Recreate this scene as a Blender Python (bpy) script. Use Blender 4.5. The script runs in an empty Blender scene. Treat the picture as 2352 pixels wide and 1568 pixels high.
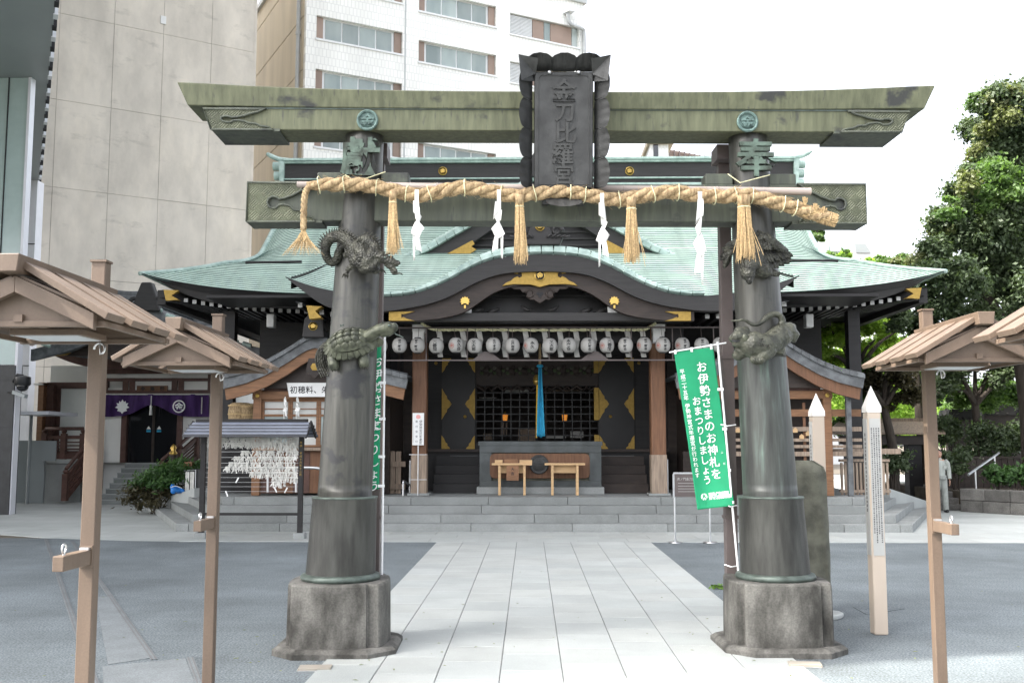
import bpy, math, random
import numpy as np
from mathutils import Vector as V, Matrix as MX
random.seed(7); rng = np.random.default_rng(7)
SC = bpy.context.scene; COL = SC.collection
PI = math.pi; R = math.radians
# ---------------------------------------------------------------- camera
CAMH = 1.8; YAW = R(.975); PITCH = math.atan(.1); FPX = 2340.
cd = bpy.data.cameras.new('camera'); cam = bpy.data.objects.new('camera', cd); COL.objects.link(cam)
cam.location = (0, 0, CAMH); cam.rotation_euler = (PI/2 + PITCH, 0, YAW)
cd.sensor_width = 36; cd.lens = FPX/2352*36; cd.clip_end = 2000; cd.clip_start = .05
SC.camera = cam
# ---------------------------------------------------------------- sky, sun, exposure
SUN_EL = R(52); SUNH = (-.96, -.28)                       # horizontal direction towards the sun
w = bpy.data.worlds.new('World'); SC.world = w; w.use_nodes = True
nt = w.node_tree; bg = nt.nodes['Background']
sky = nt.nodes.new('ShaderNodeTexSky'); sky.sky_type = 'NISHITA'; sky.sun_disc = False
sky.sun_elevation = SUN_EL; sky.sun_rotation = math.atan2(SUNH[0], SUNH[1]); sky.air_density = .5; sky.dust_density = 4.5; sky.ozone_density = 0.
hz = nt.nodes.new('ShaderNodeHueSaturation'); hz.inputs['Saturation'].default_value = .30      # milky haze: the sky in the photograph is white
nt.links.new(sky.outputs[0], hz.inputs['Color']); nt.links.new(hz.outputs[0], bg.inputs[0]); bg.inputs[1].default_value = .15
sl = bpy.data.lights.new('sun', 'SUN'); sl.energy = 2.0; sl.angle = R(.6); sl.color = (1, .95, .87)
so = bpy.data.objects.new('sun', sl); COL.objects.link(so)
so.rotation_euler = V((SUNH[0]*math.cos(SUN_EL), SUNH[1]*math.cos(SUN_EL), math.sin(SUN_EL))).to_track_quat('Z', 'Y').to_euler()
so.location = (-20, -10, 40)
vs = SC.view_settings; vs.view_transform = 'Standard'; vs.look = 'None'; vs.exposure = 2.7; vs.gamma = 1; vs.use_curve_mapping = False
SC.cycles.max_bounces = 8; SC.cycles.diffuse_bounces = 4; SC.cycles.transparent_max_bounces = 12
SC.cycles.use_denoising = True
# ---------------------------------------------------------------- surveying helpers: photo bearing + chosen depth -> world metres
ca, sa, cp, sp = math.cos(YAW), math.sin(YAW), math.cos(PITCH), math.sin(PITCH)
FW = V((-sa*cp, ca*cp, sp)); RT = V((ca, sa, 0)); UP = V((sa*sp, -ca*sp, cp)); CAM = V((0, 0, CAMH))
def ray(x, y): return FW + RT*((x-1176)/FPX) + UP*((784-y)/FPX)
def at(x, y, Y):
    d = ray(x, y); return CAM + d*(Y/d.y)
def gnd(x, y, z=0.):
    d = ray(x, y); return CAM + d*((z-CAMH)/d.z)
def row(Y, Z, X=0.):
    v = V((X, Y, Z-CAMH)); return 784 - FPX*v.dot(UP)/v.dot(FW)
# ---------------------------------------------------------------- materials
MATS = {}
def nodes(name):
    m = bpy.data.materials.new(name); m.use_nodes = True; MATS[name] = m
    t = m.node_tree; b = t.nodes['Principled BSDF']; return m, t, b
def N(t, k, **kw):
    n = t.nodes.new('ShaderNode'+k)
    for a, b in kw.items():
        if hasattr(n, a): setattr(n, a, b)
        else: n.inputs[a.replace('_', ' ')].default_value = b
    return n
def noise(t, scale, detail=4, xyz=(1, 1, 1), rough=.55):
    g = N(t, 'NewGeometry'); mp = N(t, 'Mapping'); mp.inputs['Scale'].default_value = xyz
    t.links.new(g.outputs['Position'], mp.inputs['Vector'])
    n = N(t, 'TexNoise'); n.inputs['Scale'].default_value = scale; n.inputs['Detail'].default_value = detail; n.inputs['Roughness'].default_value = rough
    t.links.new(mp.outputs[0], n.inputs['Vector']); return n
def ramp(t, src, stops):
    r = N(t, 'ValToRGB'); e = r.color_ramp.elements
    while len(e) < len(stops): e.new(.5)
    for k, (p, c) in enumerate(stops):
        e[k].position = p; e[k].color = (*c, 1) if not isinstance(c, (int, float)) else (c, c, c, 1)
    t.links.new(src, r.inputs[0]); return r
def mix(t, fac, a, b, mode='MIX'):
    m = N(t, 'MixRGB'); m.blend_type = mode
    for s, i in ((fac, 0), (a, 1), (b, 2)):
        if isinstance(s, (int, float)): m.inputs[i].default_value = s
        elif isinstance(s, tuple): m.inputs[i].default_value = (*s, 1)
        else: t.links.new(s, m.inputs[i])
    return m
def bump(t, b, src, strength, dist=.02):
    bp = N(t, 'Bump'); bp.inputs['Strength'].default_value = strength; bp.inputs['Distance'].default_value = dist
    t.links.new(src, bp.inputs['Height']); t.links.new(bp.outputs[0], b.inputs['Normal']); return bp
def sc(c, k): return tuple(min(1, x*k) for x in c)
def mat(name, col, rough=.7, metal=0., var=.18, vs=3., xyz=(1, 1, 1), bmp=.0, bs=60., col2=None, lo=.35, hi=.65, spec=.4, fine=0., fs=200., rnd=0.):
    m, t, b = nodes(name)
    n = noise(t, vs, 5, xyz)
    r = ramp(t, n.outputs[0], [(lo, sc(col, 1-var)), (hi, col2 if col2 else sc(col, 1+var))])
    out = r.outputs[0]
    if fine:
        n2 = noise(t, fs, 2); r2 = ramp(t, n2.outputs[0], [(.35, 1-fine), (.65, 1+fine)]); out = mix(t, 1, out, r2.outputs[0], 'MULTIPLY').outputs[0]
    if rnd:
        oi = N(t, 'ObjectInfo'); ro = ramp(t, oi.outputs['Random'], [(0., 1-rnd), (1., 1+rnd*.6)]); out = mix(t, 1, out, ro.outputs[0], 'MULTIPLY').outputs[0]
    t.links.new(out, b.inputs['Base Color'])
    b.inputs['Roughness'].default_value = rough; b.inputs['Metallic'].default_value = metal; b.inputs['Specular IOR Level'].default_value = spec
    if bmp:
        n3 = noise(t, bs, 4, xyz); bump(t, b, n3.outputs[0], bmp, .01)
    return m
mat('paver_grey', (.128, .148, .156), .85, var=.16, vs=.7, bmp=.6, bs=90, fine=.45, fs=55)
mat('granite_light', (.345, .363, .35), .75, var=.06, vs=1.7, fine=.13, fs=160, bmp=.15, bs=150, rnd=0.08)
mat('granite_light_b', (.335, .355, .342), .75, var=.06, vs=1.7, fine=.13, fs=160, bmp=.15, bs=150, rnd=0.08)
mat('granite_light_c', (.35, .365, .348), .75, var=.06, vs=1.7, fine=.13, fs=160, bmp=.15, bs=150, rnd=0.08)
mat('granite_step', (.235, .247, .24), .8, var=.10, vs=2, fine=.16, fs=110, bmp=.2, bs=120, rnd=0.12)
mat('granite_step_b', (.205, .217, .21), .8, var=.10, vs=2, fine=.16, fs=110, bmp=.2, bs=120, rnd=0.12)
mat('mortar', (.15, .155, .15), .95, var=.2, vs=8)
mat('bronze_dark', (.038, .038, .034), .45, metal=.3, var=.35, vs=3.0, xyz=(3, 3, .5), col2=(.066, .067, .060), bmp=.22, bs=35)
mat('bronze_cast', (.034, .034, .029), .42, metal=.3, var=.4, vs=14, col2=(.072, .072, .056), bmp=.55, bs=70)
mat('bronze_turtle', (.040, .044, .032), .42, metal=.3, var=.35, vs=12, col2=(.090, .097, .066), bmp=.2, bs=60)
mat('bronze_tiger', (.046, .048, .038), .45, metal=.3, var=.3, vs=10, col2=(.090, .092, .068), bmp=.6, bs=40)
mat('bronze_lip', (.075, .095, .082), .45, metal=.3, var=.3, vs=12)
mat('crest_verdigris', (.10, .155, .14), .6, metal=.2, var=.35, vs=25, bmp=.2)
mat('char_verdigris', (.050, .060, .045), .5, metal=.3, var=.4, vs=7, col2=(.12, .17, .135))
mat('plaque_bronze', (.055, .056, .055), .5, metal=.35, var=.25, vs=7, bmp=.2, bs=40)
mat('plaque_char', (.056, .057, .055), .45, metal=.35, var=.2, vs=9)
mat('stone_plinth', (.070, .067, .058), .9, var=.5, vs=5, xyz=(1, 1, .5), col2=(.145, .140, .126), bmp=.6, bs=30, fine=.15, fs=60)
mat('stone_mono', (.095, .095, .075), .9, var=.3, vs=6, col2=(.13, .13, .10), bmp=.5, bs=50)
mat('brown_paint', (.118, .084, .060), .5, var=.13, vs=3, xyz=(2, 2, .4), bmp=.12, bs=20, fine=.05, fs=90, rnd=0.07)
mat('brown_steel', (.105, .085, .08), .5, var=.1, vs=4)
mat('frost_panel', (.42, .44, .46), .35, var=.05)
mat('steel', (.62, .63, .64), .28, metal=.9, var=.05)
mat('straw', (.37, .25, .13), .85, var=.4, vs=45, xyz=(1, 1, .3), bmp=1.0, bs=170, col2=(.50, .37, .21))
mat('straw_light', (.48, .345, .18), .85, var=.3, vs=60)
mat('straw_tie', (.62, .60, .38), .85, var=.2, vs=30, rnd=0.2)
mat('bamboo', (.34, .29, .26), .6, var=.2, vs=6, xyz=(.2, 3, 3))
mat('paper', (.82, .82, .79), .8, var=.04, vs=6, rnd=0.05)
mat('paper_old', (.66, .65, .60), .85, var=.12, vs=14)
mat('streamer_grey', (.40, .395, .37), .85, var=.1, vs=9)
mat('trousers', (.25, .265, .245), .85, var=.12, vs=9, bmp=.5, bs=22)
mat('lantern_paper', (.36, .352, .33), .7, var=.07, vs=6, rnd=0.12)
mat('ink', (.02, .02, .022), .7, var=.1)
mat('ink_grey', (.12, .12, .12), .7, var=.1)
mat('ink_red', (.42, .11, .08), .7, var=.1)
mat('ink_pink', (.72, .35, .32), .7, var=.1)
mat('black_wood', (.0125, .0115, .0115), .55, var=.25, vs=4, xyz=(.3, 3, 3))
mat('black_lacquer', (.007, .0065, .0065), .4, var=.2)
mat('fascia_black', (.029, .0275, .0265), .6, var=.15, vs=6, xyz=(.3, 1, 4), bmp=.3, bs=30)
mat('dark_brown', (.034, .024, .019), .55, var=.25, vs=5, xyz=(.5, 2, 2))
mat('wood_brown', (.145, .070, .036), .6, var=.22, vs=6, xyz=(4, 4, .35), bmp=.2, bs=30, rnd=0.15)
mat('wood_orange', (.195, .098, .048), .6, var=.2, vs=6, xyz=(.5, 4, 4), bmp=.2, bs=30)
mat('wood_pale', (.50, .33, .17), .6, var=.14, vs=6, xyz=(.5, 4, 4))
mat('wood_weather', (.26, .20, .15), .75, var=.25, vs=6, xyz=(4, 4, .4))
mat('wood_red', (.098, .050, .038), .55, var=.2, vs=6)
mat('white_paint', (.72, .72, .70), .6, var=.04)
mat('tip_white', (.40, .40, .38), .7, var=.1, vs=5)
mat('plaster', (.74, .74, .70), .85, var=.05, vs=1.5)
mat('gold', (.36, .235, .055), .5, metal=.45, var=.12, vs=18, bmp=.5, bs=90)
mat('gold_shiny', (.55, .37, .10), .3, metal=.8, var=.05)
mat('banner_green', (.010, .255, .115), .75, var=.08, vs=5)
mat('banner_white', (.85, .86, .85), .7, var=.02)
mat('pole_white', (.75, .76, .76), .4, var=.03)
mat('cloth_blue', (.03, .30, .48), .8, var=.1, vs=8)
mat('cloth_gold', (.72, .42, .04), .8, var=.1)
mat('cloth_purple', (.055, .022, .105), .85, var=.3, vs=3, xyz=(3, 3, .5))
mat('marker_beige', (.50, .42, .34), .5, var=.04, vs=2)
mat('cover_beige', (.27, .245, .205), .6, var=.1)
mat('marker_white', (.80, .77, .72), .45, var=.02)
mat('infill_grey', (.15, .165, .17), .8, var=.1, fine=.2, fs=90)
mat('plate_grey', (.42, .42, .40), .4, var=.04)
mat('tile_grey', (.085, .09, .093), .5, var=.18, vs=6, col2=(.145, .155, .16), bmp=.1, rnd=0.2)
mat('box_grey', (.062, .070, .070), .6, var=.2, vs=4)
mat('tile_black_gloss', (.028, .032, .042), .22, var=.2, spec=.7)
mat('tile_blue_gloss', (.20, .22, .27), .25, var=.1, spec=.8)
mat('glass_dark', (.012, .013, .015), .08, var=.1, spec=.8)
mat('shoji', (.50, .50, .47), .6, var=.06)
mat('tarp_blue', (.015, .16, .50), .45, var=.2, vs=8)
mat('uniform', (.33, .35, .32), .8, var=.08, vs=7, bmp=.4, bs=25)
mat('skin', (.36, .21, .15), .6, var=.05)
mat('hair', (.012, .011, .011), .6, var=.1)
mat('shoe', (.015, .016, .018), .5, var=.1)
mat('bark', (.045, .036, .028), .9, var=.3, vs=10, xyz=(2, 2, .4), bmp=.8, bs=30)
mat('soil', (.10, .085, .065), .95, var=.25, vs=4)
mat('garden_stone', (.13, .125, .115), .9, var=.25, vs=3, bmp=.5, bs=25, fine=.2, fs=50, rnd=0.25)
mat('tower_grey', (.26, .285, .285), .45, var=.05, vs=.5)
mat('tower_white', (.66, .67, .70), .4, var=.03)
mat('tower_glass', (.36, .455, .43), .16, var=.04, spec=.6)
mat('tower_black', (.02, .021, .022), .35, var=.25, vs=5)
mat('beige_wall', (.50, .44, .33), .8, var=.1, vs=.8, xyz=(1, 1, .15))
mat('brown_panel', (.28, .21, .17), .6, var=.08, vs=1, rnd=0.15)
mat('win_white', (.70, .72, .72), .4, var=.03)
mat('win_glass', (.28, .35, .34), .12, var=.25, vs=.35, xyz=(1, 1, .3), col2=(.42, .48, .46), spec=.6, rnd=0.28)
mat('louver', (.42, .44, .44), .5, var=.05)
mat('concrete_joint', (.38, .36, .33), .95, var=.3, vs=2)
mat('weed', (.10, .19, .03), .8, var=.3, vs=20)
def scaly(name, scale, st):
    t = MATS[name].node_tree; b = t.nodes['Principled BSDF']; v = N(t, 'TexVoronoi'); v.inputs['Scale'].default_value = scale; g = N(t, 'NewGeometry'); t.links.new(g.outputs['Position'], v.inputs['Vector'])
    bump(t, b, v.outputs['Distance'], st, .012)
scaly('bronze_cast', 55, .9); scaly('bronze_tiger', 38, .45)
def streak_mat(name, base, c_hi, c_dark, rough=.6, metal=.15):
    m, t, b = nodes(name)
    a = noise(t, 2.2, 6, (9, 9, .9)); r = ramp(t, a.outputs[0], [(.30, base), (.5, tuple((x+y)/2 for x, y in zip(base, c_hi))), (.70, c_hi)])
    d = noise(t, 2.4, 4, (1, 1, 1.3), .6); rd = ramp(t, d.outputs[0], [(.60, 0.), (.68, 1.)])
    d2 = noise(t, 14, 3, (2.5, 2.5, .35)); rd2 = ramp(t, d2.outputs[0], [(.60, 0.), (.76, .85)])
    x = mix(t, rd.outputs[0], r.outputs[0], c_dark); y = mix(t, rd2.outputs[0], x.outputs[0], sc(c_dark, 1.3))
    t.links.new(y.outputs[0], b.inputs['Base Color']); b.inputs['Roughness'].default_value = rough; b.inputs['Metallic'].default_value = metal
    bump(t, b, a.outputs[0], .15, .01); return m
streak_mat('kasagi_patina', (.070, .077, .044), (.14, .148, .087), (.034, .036, .033))
streak_mat('nuki_patina', (.050, .056, .045), (.088, .10, .072), (.03, .032, .031))
streak_mat('column_bronze', (.030, .030, .026), (.070, .070, .060), (.024, .025, .026), rough=.4, metal=.3)
def column_lower():
    m, t, b = nodes('column_green')
    a = noise(t, 2.5, 6, (7, 7, .8)); r = ramp(t, a.outputs[0], [(.33, (.032, .034, .032)), (.56, (.058, .063, .057)), (.70, (.085, .11, .095)), (.82, (.13, .18, .15))])
    t.links.new(r.outputs[0], b.inputs['Base Color']); b.inputs['Roughness'].default_value = .45; b.inputs['Metallic'].default_value = .35
    bump(t, b, a.outputs[0], .15, .01)
column_lower()
def weave(name, base, hi):
    m, t, b = nodes(name)
    g = N(t, 'NewGeometry'); mp = N(t, 'Mapping'); mp.inputs['Rotation'].default_value = (0, R(45), 0); t.links.new(g.outputs['Position'], mp.inputs['Vector'])
    w1 = N(t, 'TexWave'); w1.bands_direction = 'X'; w1.inputs['Scale'].default_value = 17
    w2 = N(t, 'TexWave'); w2.bands_direction = 'Z'; w2.inputs['Scale'].default_value = 17
    ch = N(t, 'TexChecker'); ch.inputs['Scale'].default_value = 13
    for q in (w1, w2, ch): t.links.new(mp.outputs[0], q.inputs['Vector'])
    mm = mix(t, ch.outputs['Fac'], w1.outputs['Color'], w2.outputs['Color'])
    n = noise(t, 6, 5); r = ramp(t, n.outputs[0], [(.35, base), (.65, hi)])
    t.links.new(r.outputs[0], b.inputs['Base Color']); b.inputs['Roughness'].default_value = .6; b.inputs['Metallic'].default_value = .2
    bump(t, b, mm.outputs[0], .6, .012)
weave('weave_patina', (.062, .069, .044), (.12, .13, .082))
def copper_roof():
    m, t, b = nodes('copper_roof')
    n = noise(t, .8, 5, (1, .6, .6)); r = ramp(t, n.outputs[0], [(.3, (.355, .48, .405)), (.7, (.48, .595, .51))])
    v = N(t, 'TexVoronoi'); g = N(t, 'NewGeometry'); mp = N(t, 'Mapping'); mp.inputs['Scale'].default_value = (2.2, 8, 8); t.links.new(g.outputs['Position'], mp.inputs['Vector']); t.links.new(mp.outputs[0], v.inputs['Vector']); v.inputs['Scale'].default_value = 1
    r2 = ramp(t, v.outputs['Color'], [(0, .84), (1, 1.1)])
    k0 = mix(t, 1, r.outputs[0], r2.outputs[0], 'MULTIPLY'); n5 = noise(t, 1.3, 5, (2.6, .22, .22), .6); r5 = ramp(t, n5.outputs[0], [(.33, .80), (.55, 1.03)]); k = mix(t, 1, k0.outputs[0], r5.outputs[0], 'MULTIPLY')
    t.links.new(k.outputs[0], b.inputs['Base Color']); b.inputs['Roughness'].default_value = .6; b.inputs['Specular IOR Level'].default_value = .35
copper_roof()
mat('copper_edge', (.32, .44, .395), .5, var=.2, vs=5, col2=(.44, .555, .50), rnd=0.14)
mat('copper_lip_shade', (.065, .115, .105), .6, var=.15)  # shadow gap under each roof course, put into the lip colour
def concrete():
    m, t, b = nodes('concrete')
    a = noise(t, .35, 7, (1, 1, .35), .65); r = ramp(t, a.outputs[0], [(.30, (.53, .49, .425)), (.5, (.64, .59, .51)), (.70, (.74, .675, .57))])
    d = noise(t, .9, 6, (.9, .9, .45), .65); rd = ramp(t, d.outputs[0], [(.36, .86), (.62, 1.05)])
    e = noise(t, .9, 6, (.7, .7, 1.6), .7); re_ = ramp(t, e.outputs[0], [(.30, .80), (.42, 1.0)])
    k = mix(t, 1, r.outputs[0], rd.outputs[0], 'MULTIPLY'); k2 = mix(t, 1, k.outputs[0], re_.outputs[0], 'MULTIPLY')
    t.links.new(k2.outputs[0], b.inputs['Base Color']); b.inputs['Roughness'].default_value = .9
    bump(t, b, e.outputs[0], .2, .03)
concrete()
def tile_wall():
    m, t, b = nodes('tile_white')
    tc = N(t, 'TexCoord'); mp = N(t, 'Mapping'); mp.inputs['Rotation'].default_value = (R(90), 0, 0); t.links.new(tc.outputs['Object'], mp.inputs['Vector'])
    br = N(t, 'TexBrick'); br.offset = .5; t.links.new(mp.outputs[0], br.inputs['Vector'])
    for k, v in dict(Scale=1., Mortar_Size=.028, Brick_Width=.24, Row_Height=.50, Mortar_Smooth=.1, Bias=0.).items(): br.inputs[k.replace('_', ' ')].default_value = v
    br.inputs['Color1'].default_value = (.86, .87, .83, 1); br.inputs['Color2'].default_value = (.80, .81, .77, 1); br.inputs['Mortar'].default_value = (.70, .71, .68, 1)
    n = noise(t, .5, 4, (1, 1, .2)); r = ramp(t, n.outputs[0], [(.35, .90), (.65, 1.0)]); k = mix(t, 1, br.outputs[0], r.outputs[0], 'MULTIPLY')
    t.links.new(k.outputs[0], b.inputs['Base Color']); b.inputs['Roughness'].default_value = .45
tile_wall()
def plaza():
    m, t, b = nodes('plaza_slabs')
    g = N(t, 'NewGeometry'); br = N(t, 'TexBrick'); t.links.new(g.outputs['Position'], br.inputs['Vector'])
    for k, v in dict(Scale=1., Mortar_Size=.006, Brick_Width=.9, Row_Height=.6).items(): br.inputs[k.replace('_', ' ')].default_value = v
    br.inputs['Color1'].default_value = (.39, .41, .395, 1); br.inputs['Color2'].default_value = (.34, .36, .345, 1); br.inputs['Mortar'].default_value = (.25, .26, .25, 1)
    n = noise(t, .6, 4); r = ramp(t, n.outputs[0], [(.35, .9), (.65, 1.05)]); k = mix(t, 1, br.outputs[0], r.outputs[0], 'MULTIPLY')
    t.links.new(k.outputs[0], b.inputs['Base Color']); b.inputs['Roughness'].default_value = .8
plaza()
def paver():
    m = MATS['paver_grey']; t = m.node_tree; b = t.nodes['Principled BSDF']
    src = b.inputs['Base Color'].links[0].from_socket
    g = N(t, 'NewGeometry'); br = N(t, 'TexBrick'); t.links.new(g.outputs['Position'], br.inputs['Vector'])
    for k, v in dict(Scale=1., Mortar_Size=.004, Brick_Width=.40, Row_Height=.20).items(): br.inputs[k.replace('_', ' ')].default_value = v
    br.inputs['Color1'].default_value = (1, 1, 1, 1); br.inputs['Color2'].default_value = (.91, .91, .91, 1); br.inputs['Mortar'].default_value = (.72, .72, .72, 1)
    k = mix(t, 1, src, br.outputs[0], 'MULTIPLY'); n6 = noise(t, .35, 6, (1, .45, 1), .7); r6 = ramp(t, n6.outputs[0], [(.34, .84), (.5, 1.0), (.68, 1.10)]); k = mix(t, 1, k.outputs[0], r6.outputs[0], 'MULTIPLY'); t.links.new(k.outputs[0], b.inputs['Base Color'])
paver()
def leafmat(name, c1, c2, trans=.35, tcol=None):
    m, t, b = nodes(name)
    n = noise(t, 1.6, 3); n2 = noise(t, 23, 2); mx = N(t, 'MixRGB'); mx.inputs[0].default_value = .5; t.links.new(n.outputs[0], mx.inputs[1]); t.links.new(n2.outputs[0], mx.inputs[2])
    r = ramp(t, mx.outputs[0], [(.36, c1), (.62, c2)])
    t.links.new(r.outputs[0], b.inputs['Base Color']); b.inputs['Roughness'].default_value = .5; b.inputs['Specular IOR Level'].default_value = .35
    tr = N(t, 'BsdfTranslucent'); k = mix(t, 1, r.outputs[0], tcol or (1.7, 1.9, .8), 'MULTIPLY'); t.links.new(k.outputs[0], tr.inputs[0])
    ms = N(t, 'MixShader'); ms.inputs[0].default_value = trans
    t.links.new(b.outputs[0], ms.inputs[1]); t.links.new(tr.outputs[0], ms.inputs[2]); t.links.new(ms.outputs[0], t.nodes['Material Output'].inputs[0])
leafmat('leaf_dark', (.034, .056, .028), (.092, .125, .062), .25)
leafmat('leaf_mid', (.055, .105, .030), (.12, .19, .06), .4)
leafmat('leaf_bright', (.17, .27, .05), (.31, .41, .10), .55)  # sunlight through the leaves put into a brighter leaf colour
leafmat('leaf_yellow', (.085, .105, .042), (.165, .18, .078), .3)
leafmat('leaf_shrub', (.030, .072, .022), (.075, .15, .045), .3)
leafmat('leaf_red', (.040, .036, .020), (.080, .072, .036), .3, (1.4, 1.3, .8))
def emit(name, col, s):
    m, t, b = nodes(name); b.inputs['Base Color'].default_value = (*col, 1); b.inputs['Emission Color'].default_value = (*col, 1); b.inputs['Emission Strength'].default_value = s
emit('lamp_glow', (1, .36, .05), .07)
# ---------------------------------------------------------------- object helpers
WM = {}
def parent_inv(p):
    return WM.get(p.name, MX.Identity(4)).inverted() if p else MX.Identity(4)
def thing(name, label, cat, loc=(0, 0, 0), rz=0., group=None):
    o = bpy.data.objects.new(name, None); COL.objects.link(o); o.location = loc; o.rotation_euler = (0, 0, rz); o.empty_display_size = .2
    o['label'] = label; o['category'] = cat
    if group: o['group'] = group
    WM[o.name] = MX.Translation(V(loc)) @ MX.Rotation(rz, 4, 'Z'); return o
def tag(o, label=None, cat=None, group=None, kind=None):
    for k, v in (('label', label), ('category', cat), ('group', group), ('kind', kind)):
        if v: o[k] = v
    return o
def dup(root, loc, rz=None, label=None, group=None):
    r = root.copy(); COL.objects.link(r); r.location = loc
    if rz is not None: r.rotation_euler = (0, 0, rz)
    if label: r['label'] = label
    if group: r['group'] = group
    for ch in list(root.children):
        c = ch.copy(); COL.objects.link(c); c.parent = r
        for g in ch.children:
            d = g.copy(); COL.objects.link(d); d.parent = c
    WM[r.name] = MX.Translation(V(loc)) @ MX.Rotation(r.rotation_euler.z, 4, 'Z'); return r
class MB:
    def __init__(s): s.v = []; s.f = []
    def add(s, vs, fs):
        k = len(s.v); s.v += [tuple(p) for p in vs]; s.f += [tuple(i+k for i in q) for q in fs]; return s
    def box(s, x0, x1, y0, y1, z0, z1):
        return s.add([(x, y, z) for z in (z0, z1) for y in (y0, y1) for x in (x0, x1)], [(0, 2, 3, 1), (4, 5, 7, 6), (0, 1, 5, 4), (2, 6, 7, 3), (0, 4, 6, 2), (1, 3, 7, 5)])
    def obox(s, c, size, M):
        a, b, h = [q/2 for q in size]; c = V(c)
        return s.add([c + M @ V((x, y, z)) for z in (-h, h) for y in (-b, b) for x in (-a, a)], [(0, 2, 3, 1), (4, 5, 7, 6), (0, 1, 5, 4), (2, 6, 7, 3), (0, 4, 6, 2), (1, 3, 7, 5)])
    def beam(s, p, q, wd, ht, up=(0, 0, 1)):
        p = V(p); q = V(q); d = (q-p).normalized(); u = V(up); r = d.cross(u).normalized(); u = r.cross(d)
        vs = [e + r*a*wd/2 + u*b*ht/2 for e in (p, q) for a, b in ((-1, -1), (1, -1), (1, 1), (-1, 1))]
        return s.add(vs, [(0, 1, 2, 3), (7, 6, 5, 4), (0, 4, 5, 1), (1, 5, 6, 2), (2, 6, 7, 3), (3, 7, 4, 0)])
    def tube(s, pts, rad, n=8, cap=True, ell=1.):
        pts = [V(p) for p in pts]; m = len(pts)
        rad = [rad]*m if isinstance(rad, (int, float)) else rad
        t0 = (pts[1]-pts[0]).normalized(); u = t0.orthogonal().normalized(); vs = []
        for i, p in enumerate(pts):
            t = (pts[min(i+1, m-1)]-pts[max(i-1, 0)]).normalized(); u = (u - t*u.dot(t)).normalized(); b = t.cross(u)
            vs += [p + (u*math.cos(2*PI*k/n) + b*math.sin(2*PI*k/n)*ell)*rad[i] for k in range(n)]
        fs = [(i*n+k, i*n+(k+1) % n, (i+1)*n+(k+1) % n, (i+1)*n+k) for i in range(m-1) for k in range(n)]
        if cap: fs += [tuple(range(n-1, -1, -1)), tuple((m-1)*n+k for k in range(n))]
        return s.add(vs, fs)
    def cyl(s, p, q, r0, r1=None, n=16): return s.tube([p, q], [r0, r0 if r1 is None else r1], n)
    def lathe(s, prof, n=32, c=(0, 0), shear=(0, 0), z0=0, cap=True):
        vs = [(c[0]+shear[0]*(z-z0)+r*math.cos(2*PI*k/n), c[1]+shear[1]*(z-z0)+r*math.sin(2*PI*k/n), z) for r, z in prof for k in range(n)]
        m = len(prof); fs = [(i*n+k, i*n+(k+1) % n, (i+1)*n+(k+1) % n, (i+1)*n+k) for i in range(m-1) for k in range(n)]
        if cap: fs += [tuple(range(n-1, -1, -1)), tuple((m-1)*n+k for k in range(n))]
        return s.add(vs, fs)
    def prism(s, poly, y0, y1):           # polygon in XZ, extruded along Y
        n = len(poly); vs = [(x, y0, z) for x, z in poly] + [(x, y1, z) for x, z in poly]
        return s.add(vs, [tuple(range(n)), tuple(range(2*n-1, n-1, -1))] + [(k, n+k, n+(k+1) % n, (k+1) % n) for k in range(n)])
    def slab(s, poly, z0, z1):            # polygon in XY, extruded along Z
        n = len(poly); vs = [(x, y, z0) for x, y in poly] + [(x, y, z1) for x, y in poly]
        return s.add(vs, [tuple(range(n-1, -1, -1)), tuple(range(n, 2*n))] + [(k, (k+1) % n, n+(k+1) % n, n+k) for k in range(n)])
    def ball(s, c, r, nu=12, nv=8, M=None):
        r = (r, r, r) if isinstance(r, (int, float)) else r; c = V(c); vs = []
        for j in range(nv+1):
            for i in range(nu):
                th = PI*j/nv; p = V((r[0]*math.sin(th)*math.cos(2*PI*i/nu), r[1]*math.sin(th)*math.sin(2*PI*i/nu), r[2]*math.cos(th)))
                vs.append(c + (M @ p if M else p))
        return s.add(vs, [(j*nu+i, (j+1)*nu+i, (j+1)*nu+(i+1) % nu, j*nu+(i+1) % nu) for j in range(nv) for i in range(nu)])
    def grid(s, fn, nu, nv):
        vs = [fn(i/nu, j/nv) for j in range(nv+1) for i in range(nu+1)]; k = nu+1
        return s.add(vs, [(j*k+i, j*k+i+1, (j+1)*k+i+1, (j+1)*k+i) for j in range(nv) for i in range(nu)])
    def band(s, a, b, thick):             # strip between two polylines, thickened by a vector
        n = len(a); t = V(thick); vs = [V(p) for p in a] + [V(p) for p in b]; vs = vs + [p+t for p in vs]
        fs = []
        for i in range(n-1):
            fs += [(i, i+1, n+i+1, n+i), (2*n+i, 3*n+i, 3*n+i+1, 2*n+i+1), (i, 2*n+i, 2*n+i+1, i+1), (n+i, n+i+1, 3*n+i+1, 3*n+i)]
        fs += [(0, n, 3*n, 2*n), (n-1, 3*n-1, 4*n-1, 2*n-1)]
        return s.add(vs, fs)
    def text(s, string, o, right, up, size, ext=0., bold=0., gap=1., vert=True, wid=1.):
        o = V(o); right = V(right).normalized(); up = V(up).normalized(); nn = right.cross(up); x = y = 0.
        for ch in string:
            if ch != ' ':
                vs, fs = glyph(ch, ext/size, bold)
                s.add([o + right*((p[0]+x)*size*wid) + up*((p[1]+y)*size) + nn*(p[2]*size) for p in vs], fs)
            if vert: y -= gap if ch != ' ' else gap*.5
            else: x += gap if ch != ' ' else gap*.5
        return s
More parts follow.
